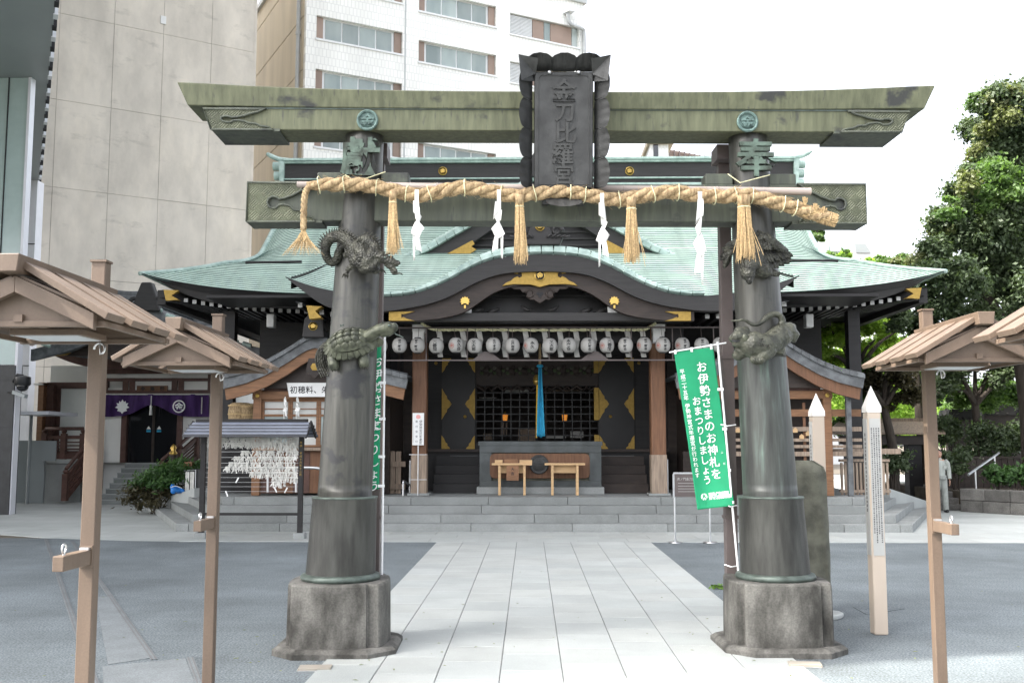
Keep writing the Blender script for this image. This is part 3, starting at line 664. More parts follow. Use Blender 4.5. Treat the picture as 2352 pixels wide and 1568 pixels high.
# hanging tail at the left end, with a frayed tip
tail = spline([rpts[0]+V((.02, 0, 0)), at(701, 445, 8.88), at(698, 480, 8.88), at(697, 527, 8.88)], 60); L2 = (tail[0]-tail[-1]).length
for k in range(3):
    pts = []
    for i, p in enumerate(tail):
        a = i/60*2*PI*3.2+k*2*PI/3; pts.append(p+V((math.cos(a), math.sin(a), 0))*.014)
    MB().tube(pts, .017, 8).build('tail_strand', 'straw', rope, smooth=True)
mb = MB(); g = random.Random(11); t0 = tail[-1]
for _ in range(230):
    a = g.uniform(-1, 1); e = g.uniform(.35, 1); z = -.24*e; sp_ = a*.20*e**1.3
    mb.tube([t0+V((a*.012, g.uniform(-.01, .01), 0)), t0+V((sp_*.35, g.uniform(-.02, .02), z*.45)), t0+V((sp_, g.uniform(-.06, .06), z))], [.0022, .0018, .001], 3, cap=False)
mb.build('frayed_fibres', 'straw_light', rope)['kind'] = 'stuff'
mb = MB(); g = random.Random(31)
for _ in range(320):
    i = g.randrange(8, 256); p = path[i]; tg = (path[i+1]-path[i-1]).normalized(); a = g.uniform(0, 2*PI); u = V((0, 1, 0)); b_ = tg.cross(u).normalized(); n_ = u*math.cos(a)+b_*math.sin(a)
    mb.tube([p+n_*.055, p+n_*.068+tg*g.uniform(-.03, .03), p+n_*g.uniform(.07, .095)+tg*g.uniform(-.07, .07)], [.0016, .0014, .0008], 3, cap=False)
mb.build('loose_fibres', 'straw_light', rope)['kind'] = 'stuff'
# brush end at the right
e0 = path[-1]; ed = (path[-1]-path[-14]).normalized()
mb = MB(); g = random.Random(12)
for _ in range(260):
    a = g.uniform(0, 2*PI); q = math.sqrt(g.random())*.058; d = V((0, math.cos(a)*q, 0))+ed.cross(V((0, 1, 0)))*math.sin(a)*q
    mb.tube([e0-ed*.22+d*.95, e0+ed*g.uniform(.05, .09)+d*1.05], .0048, 4)
mb.build('brush_end', 'straw_light', rope)['kind'] = 'stuff'
for q in (-.17, -.07, .015):
    c0 = e0+ed*q; v_ = ed.cross(V((0, 1, 0))).normalized()
    MB().tube([c0+V((0, 1, 0))*math.cos(a)*.064+v_*math.sin(a)*.064 for a in [2*PI*i/16 for i in range(17)]], .0045, 5).build('binding', 'straw', rope)
for (x, y) in ((1838, 467), (1862, 482), (1880, 489)):
    c0 = at(x+10, y-2, 8.95); mb = MB(); g = random.Random(x)
    for _ in range(40):
        d = V((g.uniform(-.3, .5), g.uniform(-.4, .4), g.uniform(.2, 1))).normalized(); mb.tube([c0+d*.005-V((0, 0, .03)), c0+d*g.uniform(.03, .055)], .004, 4)
    mb.build('straw_tuft', 'straw_light', rope)['kind'] = 'stuff'
bp0, bp1 = at(683, 424, 9.0), at(1862, 440, 9.06)
bam = thing('bamboo_pole', 'long grey bamboo pole lashed behind the sacred rope', 'pole', bp0)
MB().cyl(bp0, bp1, .030, .034, 14).build('culm', 'bamboo', bam, smooth='auto')
for k in range(1, 11):
    p = bp0.lerp(bp1, k/11); MB().tube([p-V((.008, 0, 0)), p, p+V((.008, 0, 0))], [.0325, .036, .0335], 14).build('node', 'bamboo', bam, smooth=True)
for s, (xa, ya), (xk, yk), (xb, yb) in ((-1, (793, 402), (818, 418), (885, 395)), (1, (1672, 400), (1700, 420), (1768, 402))):
    MB().tube([at(xa, ya, 9.0), at(xk, yk, 8.86), at(xb, yb, 9.05)], .005, 6).build('lashing', 'straw_tie', bam)
# zig-zag paper streamers: folded paper bands, each fold a leaf of its own
FOLDS = [[(-9, -4), (9, -4), (16, 42), (-9, 26)], [(-8, 24), (15, 42), (6, 60), (-5, 50)], [(-20, 84), (0, 48), (25, 70), (7, 99)], [(-2, 86), (13, 92), (21, 130), (1, 125)], [(-13, 84), (-4, 90), (-6, 146), (-11, 150)]]
def shide(cx, y0, y1, Y, lab, seed, wpx=22, group='paper streamers on the sacred rope'):
    t = thing('paper_streamer', lab, 'streamer', at(cx, y0, Y), group=group); g = random.Random(seed); m = -1 if seed % 2 == 0 else 1; ky = (y1-y0)/150; kx = wpx/33
    p0 = at(cx, y0, Y); MB().box(p0.x-.016*wpx/22, p0.x+.016*wpx/22, Y-.012, Y+.012, p0.z-.03, p0.z+.10*wpx/22).build('loop', 'paper', t)
    for i, q in enumerate(FOLDS):
        jx, jy = g.uniform(-3, 3), g.uniform(-4, 4); c = [at(cx+m*(a+jx)*kx*1.05, y0+(b_+jy)*ky, Y-.01*i+g.uniform(-.03, .03)) for a, b_ in q]
        bw = g.choice((-1, 1))*.028
        def fn(u, v): return c[0].lerp(c[1], u).lerp(c[3].lerp(c[2], u), v) + V((0, bw*math.sin(PI*u)-.01*math.sin(PI*v), .004*math.sin(4*u)))
        o = MB().grid(fn, 6, 5).build('paper_fold', 'paper', t, smooth=True); o.modifiers.new('t', 'SOLIDIFY').thickness = .0012
    return t
shide(957, 462, 597, 8.80, 'white zigzag paper streamer nearest the left torii shaft', 1)
shide(1146, 462, 597, 8.82, 'white zigzag paper streamer left of the tassel under the plaque', 2)
shide(1383, 470, 612, 8.84, 'white zigzag paper streamer under the right edge of the plaque', 3)
shide(1608, 466, 655, 8.86, 'longest white paper streamer, left of the right torii shaft', 4)
# ---------------------------------------------------------------- main hall
hall = thing('main_hall', 'shrine main hall with sweeping green copper roof and undulating porch gable', 'shrine', (X0, 26, 0))
hb = lambda mb, name, m, parent=hall, **k: mb.build(name, m, parent, **k)
SILY = [415, 440, 470, 510, 530, 555, 575, 590, 603, 615, 624, 630]; SILX = [662, 655, 645, 626, 616, 602, 585, 565, 530, 470, 400, 318]
def prof(t): return 23.5+5.5*t, 5.2+4.0*(.94*t+.06*t*t)
def upt(t): return .55*max(0, 1-t/.42)**2
EDGE = []
for k in range(101):
    t = k/100; Y, Z = prof(t); Z += upt(t); X_ = -8.
    for _ in range(12): y = row(Y, Z, X_); x = interp(SILY, SILX, y); X_ = .5*X_+.5*at(x, y, Y).x
    EDGE.append(X0-X_)
def wid(t): return interp([k/100 for k in range(101)], EDGE, t)
def S(t, s, h=0.):
    Y, Z = prof(t); a = abs(s); z = Z+upt(t)*a**5 - .30*max(0, (a-.86)/.14)**2*min(1, max(0, (t-.25)/.2))
    sl = math.atan2(4*(.94+.12*t), 5.5)
    return (X0+s*wid(t), Y-math.sin(sl)*h, z+math.cos(sl)*h)
NC, NS = 60, 56
sv = [-1+2*k/NS for k in range(NS+1)]
mb = MB(); lip = MB()
for j in range(NC):
    t0, t1 = j/NC, (j+1)/NC
    A = [S(t0, s, .016) for s in sv]; B = [S(t1, s, .0) for s in sv]; C = [S(t0, s, -.002) for s in sv]
    mb.add(A+B, [(i, i+1, NS+2+i, NS+1+i) for i in range(NS)])
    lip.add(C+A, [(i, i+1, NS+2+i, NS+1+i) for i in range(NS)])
rf = hb(mb, 'roof_courses', 'copper_roof', kind=None) if False else hb(mb, 'roof_courses', 'copper_roof'); rf['kind'] = 'stuff'
lo = lip.build('course_edges', 'copper_lip_shade', rf); lo['kind'] = 'stuff'
# back slope and hip sides close the roof
YR = 29.0
bk = MB().grid(lambda u, v: (lambda p: (p[0], 2*YR-p[1], p[2]))(S(v, -1+2*u)), 24, 20); hb(bk, 'roof_back', 'copper_roof')
for s in (-1, 1):
    sd = MB().grid(lambda u, v: (lambda p: (p[0], p[1]+(2*YR-2*p[1])*u, p[2]-.05*math.sin(PI*u)))(S(v, s)), 6, 24); hb(sd, 'roof_side', 'copper_roof')
    vg = [V(S(k/40, s, .02)) for k in range(41)]
    hb(MB().tube(vg, [.085-.035*(1-k/40) for k in range(41)], 8), 'verge', 'copper_edge', smooth=True)
# ridge
rx = 7.32
hb(MB().box(X0-rx, X0+rx, 28.72, 29.28, 9.0, 9.84), 'ridge', 'fascia_black')
for z0, z1, d in ((9.84, 9.90, .10), (9.90, 9.97, .16), (9.36, 9.40, .07), (9.12, 9.22, .12)):
    hb(MB().box(X0-rx-.03, X0+rx+.03, 28.72-d, 29.28+d, z0, z1), 'ridge_band', 'copper_edge', bevel=.01)
for s in (-1, 1):
    e = X0+s*rx
    hb(MB().prism([(e, 9.05), (e+s*.10, 9.05), (e+s*.16, 9.9), (e, 9.9)][::(-1 if s > 0 else 1)], 28.6, 29.4), 'ridge_end', 'copper_edge')
    for z, r, l in ((9.78, .13, .34), (9.50, .13, .30), (9.23, .12, .28)):
        hb(MB().cyl((e+s*.08, 28.75, z), (e+s*l, 28.75, z), r, r, 16), 'ridge_roll', 'copper_edge', smooth='auto')
    hb(MB().tube(spline([(e-s*.1, 28.85, 9.98), (e+s*.25, 28.8, 10.02), (e+s*.55, 28.75, 10.16)], 10), [.07]*9+[.055, .04], 10), 'ridge_horn', 'copper_edge', smooth='auto')
def ring_crest(cx, y, cz, r, parent, m='gold_shiny', ch='金'):
    mb = MB().lathe([(r, 0), (r, .02), (r*.82, .03), (r*.80, .0)], 28); mb.v = [(cx+a, y-c, cz+b) for a, b, c in mb.v]; o = mb.build('crest_ring', m, parent)
    MB().text(ch, (cx, y-.012, cz), (1, 0, 0), (0, 0, 1), r*1.3, .006, .02).build('crest_character', m, parent); return o
for x in (1017, 1446):
    p = at(x, 393, 28.70); ring_crest(p.x, 28.71, p.z, .125, hall)
# eave: two black layers and rafters with white tips
def ez(x): return 5.2+.55*(abs(x)/EDGE[0])**5
xe = [EDGE[0]*k/40 for k in range(-40, 41)]
def esl(x, a): return x-math.copysign(a*max(0, (abs(x)-EDGE[0]+1.6)/1.6), x)
hb(MB().band([(X0+x, 23.47, ez(x)+.04) for x in xe], [(X0+esl(x, .30), 23.55, ez(x)-.10) for x in xe], (0, .25, 0)), 'eave_edge', 'black_wood')
hb(MB().band([(X0+esl(x, .36), 23.60, ez(x)-.10) for x in xe], [(X0+esl(x, .66), 23.66, ez(x)-.29) for x in xe], (0, .25, 0)), 'eave_board', 'fascia_black')
hb(MB().grid(lambda u, v: (X0+(-1+2*u)*9.0, 23.8+v*2.6, ez((-1+2*u)*9.2)-.26+v*.35), 40, 2), 'eave_soffit', 'black_wood')
rme = None
for k in range(-43, 44):
    x = k*.205
    if abs(x) < 4.3: continue
    if rme is None:
        rme = MB().box(-.045, .045, .0, 2.2, -.05, .05); o = rme.build('rafter', 'black_wood', hall); ra = o.data; o2 = MB().box(-.047, .047, -.012, .002, -.045, .045).build('tip', 'tip_white', o); ta = o2.data
        for me in (ra, ta):
            for v in me.vertices: v.co = v.co + V(hall.location)
    else:
        o = bpy.data.objects.new('rafter', ra); COL.objects.link(o); o.parent = hall; o2 = bpy.data.objects.new('tip', ta); COL.objects.link(o2); o2.parent = o
    o.location = V((X0+x, 23.84, ez(x)-.335))-V(hall.location)
for s in (-1, 1):                                           # gold cap at each eave corner
    p = V((X0+s*8.72, 23.62, ez(8.9)-.36)); hb(MB().prism([(p.x-s*.22, p.z-.10), (p.x-s*.05, p.z), (p.x-s*.22, p.z+.12), (p.x+s*.14, p.z+.14), (p.x+s*.08, p.z-.12)][::s], p.y-.03, p.y+.2), 'corner_fitting', 'gold')
    hb(MB().beam((X0+s*8.75, 23.7, ez(8.8)-.34), (X0+s*6.4, 26.4, 5.1), .22, .26), 'hip_rafter', 'black_wood')
    xx = X0+s*3.9
    hb(MB().tube([(xx+s*2.9, 23.1, 5.95), (xx+s*1.6, 23.1, 5.96)], .03, 6), 'snow_rail', 'black_wood')
# ---------------------------------------------------------------- porch roof with the undulating gable
PB = [(650, 641), (700, 660), (746, 671), (800, 681), (877, 688), (930, 685), (966, 676), (1025, 652), (1076, 621), (1131, 599), (1186, 591), (1239, 590)]
PO = [(650, 676), (700, 700), (746, 709), (800, 715), (877, 716), (930, 708), (966, 702), (1025, 684), (1076, 654), (1112, 638), (1149, 627), (1239, 622)]
PI_ = [(890, 738), (951, 737), (1010, 731), (1057, 720), (1090, 700), (1112, 682), (1149, 663), (1190, 655), (1239, 652)]
def half(pts, Y):
    q = [at(x, y, Y) for x, y in pts]; c = q[-1].x; return [c-p.x for p in q][::-1], [p.z for p in q][::-1]
bx_, bz_ = half(PB, 21.3); ox_, oz_ = half(PO, 21.3); ix_, iz_ = half(PI_, 21.45)
def sm(xs, zs):
    xs = np.array(xs); zs = np.array(zs); g = np.linspace(0, xs.max(), 200); y = np.interp(g, xs, zs); k = np.ones(21)/21; yp = np.pad(y, 10, mode='reflect', reflect_type='odd'); yp[:10] = y[1:11][::-1]; y = np.convolve(yp, k, 'valid'); return lambda d: float(np.interp(abs(d), g, y))
fB = sm(bx_, bz_); fO = sm(ox_, oz_); fI = sm(ix_, iz_); PW = max(bx_)
DLOW = 3.25
def pS(d, v, h=0.):
    z1 = 6.74; zb = fB(max(abs(d), DLOW))+.05; zz = zb+(z1-zb)*(v**1.1)
    return (X0+d, 21.36+4.2*v-.4*h, zz+.9*h)
NP, NPS = 24, 80
mb = MB(); lip = MB(); ds = [PW*(-1+2*k/NPS) for k in range(NPS+1)]
for j in range(NP):
    v0, v1 = j/NP, (j+1)/NP
    A = [pS(d*(1-.10*v0), v0, .016) for d in ds]; B = [pS(d*(1-.10*v1), v1, .0) for d in ds]; C = [pS(d*(1-.10*v0), v0, -.001) for d in ds]
    ok = [B[i][2] > fB(ds[i]*(1-.1*v1))+.06 or abs(ds[i]) > DLOW for i in range(NPS+1)]
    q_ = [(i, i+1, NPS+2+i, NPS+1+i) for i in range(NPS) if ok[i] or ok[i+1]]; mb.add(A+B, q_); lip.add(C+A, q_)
pr = hb(mb, 'porch_courses', 'copper_roof'); pr['kind'] = 'stuff'; lo = lip.build('course_edges', 'copper_lip_shade', pr); lo['kind'] = 'stuff'
mb = MB(); lip = MB(); dh = [DLOW*(-1+2*k/60) for k in range(61)]
def hS(d, y, h=0.): return (X0+d, 21.4+y, fB(d)+.10+h+.20*y*max(0, 1-(d/DLOW)**2))
for j in range(14):
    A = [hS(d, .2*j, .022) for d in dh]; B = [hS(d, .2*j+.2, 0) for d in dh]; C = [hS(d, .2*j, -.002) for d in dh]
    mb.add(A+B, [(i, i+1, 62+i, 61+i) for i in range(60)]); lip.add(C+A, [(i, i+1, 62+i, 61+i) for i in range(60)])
pr = hb(mb, 'hump_courses', 'copper_roof'); pr['kind'] = 'stuff'; lo = lip.build('course_edges', 'copper_lip_shade', pr); lo['kind'] = 'stuff'
dd = [PW*k/90 for k in range(-90, 91)]
def slant(d, W_, a, L_): return d-math.copysign(a*max(0, (abs(d)-W_+L_)/L_), d)
hb(MB().band([(X0+d, 21.30, fB(d)+.05) for d in dd], [(X0+slant(d, PW, .48, 1.4), 21.30, fO(d)) for d in dd], (0, .32, 0)), 'gable_edge', 'fascia_black')
for s in (-1, 1):                                           # porch roof ends
    hb(MB().grid(lambda u, v: (X0+s*(PW-.12)*(1-.10*u), 21.36+4.2*u, (fB(PW)+.10+(6.70-fB(PW)-.10)*u**1.1)-.04-v*.26), 12, 1), 'porch_end', 'fascia_black')
    hb(MB().grid(lambda u, v: (X0+s*(1.8+u*3.5), 21.6+v*3.0, (fO(1.8+u*3.5)-.05)+.45*v), 12, 2), 'porch_soffit', 'black_wood')
    for k in range(8):
        d = 3.55+k*.235; p = V((X0+s*d, 21.70, fO(d)-.06)); o = hb(MB().box(p.x-.045, p.x+.045, p.y, p.y+2, p.z-.05, p.z+.05), 'rafter', 'black_wood'); MB().box(p.x-.047, p.x+.047, p.y-.012, p.y-.001, p.z-.052, p.z+.045).build('tip', 'tip_white', o)
    p = V((X0+s*4.88, 21.5, fO(4.8)-.08)); hb(MB().prism([(p.x-s*.20, p.z-.14), (p.x-s*.06, p.z), (p.x-s*.20, p.z+.10), (p.x+s*.13, p.z+.12), (p.x+s*.06, p.z-.17)][::s], p.y-.03, p.y+.25), 'corner_fitting', 'gold')
IW = max(ix_)
di = [IW*k/60 for k in range(-60, 61)]
hb(MB().band([(X0+d, 21.44, fO(d)+.02) for d in di], [(X0+d, 21.44, fI(d)) for d in di], (0, .16, 0)), 'gable_board', 'dark_brown')
# edge tiles along the gable curve, one by one
s_len = [0]; 
for k in range(len(dd)-1): s_len.append(s_len[-1]+math.hypot(dd[k+1]-dd[k], fB(dd[k+1])-fB(dd[k])))
nt_ = 44
for k in range(nt_):
    d = interp(s_len, dd, s_len[-1]*(k+.5)/nt_)
    if abs(d) > 3.45: continue
    fz_ = 1-.62*min(1, max(0, (abs(d)-1.2)/1.8)); sl_ = math.atan2(fB(d+.05)-fB(d-.05), .1); L_ = s_len[-1]/nt_
    M_ = MX.Rotation(-sl_, 3, 'Y') @ MX.Rotation(R(-22), 3, 'X')
    c = V((X0+d, 21.42, fB(d)+.105))
    mb = MB(); sec = [(-.17, -.07), (-.175, .02), (-.15, .09), (-.07, .145), (.06, .165), (.18, .15), (.18, -.07)]
    vs_ = [c+M_@V((a*(L_/2-.009), y, -.07+(z+.07)*fz_)) for a in (-1, 1) for y, z in sec]; n = len(sec)
    mb.add(vs_, [tuple(range(n-1, -1, -1)), tuple(range(n, 2*n))]+[(i, (i+1) % n, n+(i+1) % n, n+i) for i in range(n)]); hb(mb, 'edge_tile', 'copper_edge')
# ridge ornament above the porch gable
OC = at(1240, 530, 21.35)
orn = hb(MB().prism([(OC.x+a, OC.z+b) for a, b in ((-.42, -.32), (.42, -.32), (.50, -.12), (.28, -.14), (.20, .05), (.20, .28), (.10, .34), (-.10, .34), (-.20, .28), (-.20, .05), (-.28, -.14), (-.50, -.12))], 21.25, 21.75), 'ridge_ornament', 'fascia_black', bevel=.02)
for s in (-1, 1):
    MB().tube([(OC.x+s*(.36+.12*math.cos(a)*(1-a/9)), 21.30, OC.z-.02+.12*math.sin(a)*(1-a/9)) for a in [k*.45 for k in range(15)]], [.05-.0022*k for k in range(15)], 8).build('scroll', 'fascia_black', orn, smooth=True)
    for k in range(5):
        MB().tube([(OC.x+s*(.15+.09*k), 21.24, OC.z-.17), (OC.x+s*(.24+.10*k), 21.22, OC.z-.10-.01*k)], [.03, .02], 6).build('cloud', 'fascia_black', orn, smooth=True)
hb(MB().box(OC.x-.17, OC.x+.17, 21.5, 25.4, OC.z-.3, OC.z-.02), 'porch_ridge', 'copper_edge', bevel=.04)
ring_crest(OC.x, 21.24, OC.z+.07, .10, orn)
# gold plate at the crown of the gable board, crest, pendant
G = at(1240, 633, 21.40); k_ = 21.40/FPX
gp = [(-97, 18), (-60, 22), (0, 25), (60, 22), (97, 18), (84, 13), (70, 12), (60, 6), (52, 4), (48, 9), (42, 6), (42, -2), (48, -5), (52, -1), (60, -5), (68, -12), (78, -16), (88, -24), (60, -20), (22, -21), (0, -27), (-22, -21), (-60, -20), (-88, -24), (-78, -16), (-68, -12), (-60, -5), (-52, -1), (-48, -5), (-42, -2), (-42, 6), (-48, 9), (-52, 4), (-60, 6), (-70, 12), (-84, 13)]
gpo = hb(MB().prism([(G.x+a*k_, G.z+b*k_) for a, b in gp][::-1], 21.39, 21.45), 'gable_plate', 'gold', bevel=.008)
ring_crest(G.x, 21.385, G.z+.0, .115, gpo)
MB().lathe([(.001, 0), (.095, 0), (.095, .004)], 28).build('crest_ground', 'ink', gpo) if False else None
dk = MB().lathe([(.094, 0), (.094, .006)], 28); dk.v = [(G.x+a, 21.388-c, G.z+b) for a, b, c in dk.v]; dk.build('crest_ground', 'ink', gpo)
ge = [(-75, 0), (75, 0), (60, -8), (46, -8), (40, -16), (30, -14), (32, -26), (22, -33), (14, -32), (6, -38), (0, -41), (-6, -38), (-14, -32), (-22, -33), (-32, -26), (-30, -14), (-40, -16), (-46, -8), (-60, -8)]
peg = hb(MB().prism([(G.x+a*k_, G.z-22*k_+b*k_) for a, b in ge], 21.5, 21.57), 'pendant', 'dark_brown', bevel=.01)
for s in (-1, 1):
    MB().tube([(G.x+s*(24+9*math.cos(a))*k_, 21.49, G.z+(-40+9*math.sin(a))*k_) for a in [k*.5 for k in range(12)]], .02, 6).build('volute', 'dark_brown', peg, smooth=True)
for q in ((-4, -40), (4, -40), (0, -46)):
    MB().cyl((G.x+q[0]*k_, 21.48, G.z+q[1]*k_), (G.x+q[0]*k_, 21.50, G.z+q[1]*k_), .035, .035, 10).build('heart_hole', 'ink', peg)
for x in (1068, 1411):                                      # maple-leaf crests
    c = at(x, 692, 21.42); out = []
    for i in range(22):
        a = PI/2+2*PI*i/22; r = .115 if i % 2 == 0 else .085; r = r if abs(i-11) > 1 else .05; out.append((c.x+r*math.cos(a), c.z+r*math.sin(a)))
    o = hb(MB().prism(out, 21.40, 21.44), 'leaf_crest', 'gold_shiny', bevel=.01); MB().box(c.x-.02, c.x+.02, 21.405, 21.43, c.z-.15, c.z-.08).build('stem', 'gold_shiny', o)
for s in (-1, 1):                                           # forked gold ends of the gable board
    c = at(1240+s*317, 726, 21.42); q = [(-30, -11), (-30, 11), (30, 11), (12, 6), (4, 4), (-1, 5), (-1, -4), (4, -2), (12, -6), (30, -11)]
    hb(MB().prism([(c.x-s*a*k_*1.0, c.z+b*k_*1.0) for a, b in q][::s], 21.40, 21.50), 'board_fitting', 'gold', bevel=.006)
# dormer gable behind
DY = 25.1
dpts = [at(x, y, DY) for x, y in ((905, 604), (915, 600), (980, 570), (1035, 538), (1090, 507), (1150, 466), (1200, 425))]
dx_ = [X0-p.x for p in dpts][::-1]+[]; dz_ = [p.z for p in dpts][::-1]
apex = dz_[0]+dx_[0]*.72
dxs = [0]+dx_; dzs = [apex]+dz_
fD = lambda d: interp(dxs, dzs, abs(d)); DW = max(dxs)
dl = [DW*k/40 for k in range(-40, 41)]
hb(MB().band([(X0+d, DY, fD(d)-.10) for d in dl], [(X0+d, DY, fD(d)-.52) for d in dl], (0, .25, 0)), 'dormer_board', 'fascia_black')
def dS(u, v, s):
    d = u*DW; z = fD(d)-.02; yb = 23.5+5.5*(-.94+math.sqrt(.8836+.24*(z-5.2)/4.0))/.12+.15
    return (X0+s*d, DY-.12+(max(yb, DY+.3)-DY)*v, z)
for s in (-1, 1):
    hb(MB().grid(lambda u, v: dS(u, v, s), 24, 4), 'dormer_slope', 'copper_roof')
    for k in range(17):
        d = DW*(k+.5)/17; a, b_ = d-DW/34+.006, d+DW/34-.006
        A = V((X0+s*a, 0, fD(a))); B = V((X0+s*b_, 0, fD(b_))); n_ = V((s*.45, 0, .9))
        mb = MB(); vs_ = []
        for y, h in ((DY-.16, -.10), (DY-.16, .02), (DY-.06, .09), (DY+.18, .09), (DY+.18, -.10)):
            vs_ += [A+n_*h+V((0, y, 0)), B+n_*h+V((0, y, 0))]
        mb.add(vs_, [(0, 1, 3, 2), (2, 3, 5, 4), (4, 5, 7, 6), (6, 7, 9, 8), (8, 9, 1, 0), (0, 2, 4, 6, 8), (1, 9, 7, 5, 3)]); hb(mb, 'dormer_tile', 'copper_edge')
    c = [at(x if s < 0 else 2480-x, y, DY-.05) for x, y in ((1010, 592), (1085, 552), (1090, 560), (1082, 566), (1094, 573), (1066, 592))]
    hb(MB().prism([(p.x, p.z) for p in c][::-s], DY-.06, DY+.02), 'dormer_fitting', 'gold')
hb(MB().prism([(X0-DW+.5, 6.25), (X0+DW-.5, 6.25), (X0, apex-.7)], DY+.35, DY+.45), 'dormer_wall', 'black_wood')
for k in range(9):
    z = 6.42+k*.17; h_ = max(.1, (apex-.75-z)/(apex-.75-6.35)*(DW-.6)); hb(MB().box(X0-h_, X0+h_, DY+.29, DY+.36, z, z+.05), 'dormer_slat', 'fascia_black')
for s in (-1, 1):
    hb(MB().ball((X0+s*1.05, DY-.03, fD(1.05)-.36), (.11, .03, .11)), 'leaf_crest', 'gold')
hb(MB().box(X0-.16, X0+.16, DY-.2, 28.4, apex-.05, apex+.22), 'dormer_ridge', 'copper_edge', bevel=.03)
hb(MB().prism([(X0-.45, apex-.15), (X0+.45, apex-.15), (X0+.30, apex+.2), (X0+.12, apex+.45), (X0-.12, apex+.45), (X0-.30, apex+.2)], DY-.3, DY-.1), 'dormer_ornament', 'fascia_black')
# ---------------------------------------------------------------- porch frame: posts, beams
for s, x in ((-1, -2.46), (1, 2.87)):
    o = hb(MB().box(x-.165, x+.165, 22.75, 23.08, topz, 4.75), 'porch_post', 'wood_brown', bevel=.03)
    MB().box(x-.24, x+.24, 22.68, 23.15, topz-.004, topz+.05).build('post_base', 'granite_step', o, bevel=.01)
    MB().box(x-.172, x+.172, 22.742, 23.088, topz+.05, 1.55).build('post_shoe', 'wood_weather', o)
    MB().prism([(x-.13, 4.02), (x+.12, 4.02), (x+.12, 4.25), (x+.14, 4.28), (x+.14, 4.50), (x-.14, 4.50), (x-.14, 4.28), (x-.13, 4.25)], 22.45, 22.74).build('bracket_nose', 'white_paint', o, bevel=.02)
hb(MB().box(X0-3.25, X0+3.25, 21.62, 21.85, 4.40, 4.58), 'tie_beam', 'fascia_black', bevel=.01)
hb(MB().box(X0-3.2, X0+3.2, 22.76, 23.06, 4.05, 4.40), 'rainbow_beam', 'black_wood', bevel=.02)
hb(MB().prism([(X0+d, fI(d)+.1) for d in [IW*k/20*.97 for k in range(-20, 21)]]+[(X0+IW*.97, 4.42), (X0-IW*.97, 4.42)], 22.3, 22.4), 'gable_infill', 'black_lacquer')
for x, w_ in ((1072, 22), (1407, 22)):
    p = at(x, 712, 21.75); hb(MB().box(p.x-.10, p.x+.10, 21.7, 21.9, p.z-.09, p.z+.12), 'strut_nose', 'white_paint', bevel=.02)
for x in (1132, 1345, 1095, 1380):
    p = at(x, 714, 21.9); hb(MB().tube([p+V((-.12, 0, -.06)), p+V((.02, -.03, .0)), p+V((.14, 0, .05))], [.05, .06, .03], 8), 'cloud_bracket', 'fascia_black', smooth=True)
for s in (-1, 1):
    p = at(1240+s*16, 708, 21.95); hb(MB().tube(spline([p+V((s*.25, 0, .05)), p+V((s*.12, -.03, -.04)), p+V((0, 0, -.02))], 8), [.02, .03, .04, .04, .04, .035, .03, .02, .01], 6), 'frog_leg', 'fascia_black', smooth=True)
hb(MB().box(X0-7.4, X0+7.4, 22.2, 26.0, 5.0, 5.06), 'porch_ceiling', 'black_wood')
# ---------------------------------------------------------------- hall front (Y = 26)
WY = 26.0
zz = lambda y: at(1240, y, WY).z
xx_ = lambda x: at(x, 950, WY).x
fl = zz(1035)
a0, a1, b0, b1 = xx_(1093), xx_(1375), zz(1016), zz(885)
for nm, (x0, x1, z0, z1) in dict(front_wall=(X0-7.2, a0, topz, 5.1), front_wall_=(a1, X0+7.2, topz, 5.1)).items():
    hb(MB().box(x0, x1, WY, WY+.15, z0, z1), 'front_wall', 'black_wood')
hb(MB().box(a0, a1, WY, WY+.15, b1, 5.1), 'transom', 'dark_brown'); hb(MB().box(a0, a1, WY, WY+.15, topz, b0), 'sill_wall', 'black_wood')
for k in range(9):                                          # carved flowers of the transom
    c = V((a0+.25+k*(a1-a0-.5)/8, WY-.02, b1+.38)); o = hb(MB().ball(c, (.10, .04, .09), 8, 6), 'carved_flower', 'dark_brown', smooth=True)
    for j in range(5): MB().ball(c+V((.12*math.cos(j*1.26), 0, .10*math.sin(j*1.26))), (.06, .03, .05), 6, 4).build('petal', ('leaf_dark', 'dark_brown', 'stone_mono')[j % 3], o)
for k in range(6):
    c = V((a0+.3+k*(a1-a0-.6)/5, WY-.02, b1-.02)); hb(MB().tube([c+V((-.28, 0, .02)), c+V((-.1, 0, -.10)), c+V((0, 0, -.02)), c+V((.1, 0, -.10)), c+V((.28, 0, .02))], .035, 6), 'carved_valance', 'dark_brown')
room = hb(MB().box(a0-.5, a1+.5, WY+.2, WY+5, topz, 4.6), 'inner_room', 'dark_brown')
nv = 14
for k in range(nv+1):
    x = a0+(a1-a0)*k/nv; hb(MB().box(x-.013, x+.013, WY+.03, WY+.06, b0, b1), 'lattice_upright', 'black_lacquer')
for k in range(9):
    z = b0+(b1-b0)*k/8; hb(MB().box(a0, a1, WY+.061, WY+.085, z-.013, z+.013), 'lattice_rail', 'black_lacquer')
hb(MB().box(a0, a1, WY+.10, WY+.11, b0, b1), 'lattice_glass', 'glass_dark') if False else None
bmsh = bpy.data.objects['inner_room'].data
bm_ = [p for p in bmsh.polygons]
import bmesh as _b
bb = _b.new(); bb.from_mesh(bmsh); fsx = [f for f in bb.faces if abs(f.normal.y+1) < .01]; _b.ops.delete(bb, geom=fsx, context='FACES'); bb.to_mesh(bmsh); bb.free()
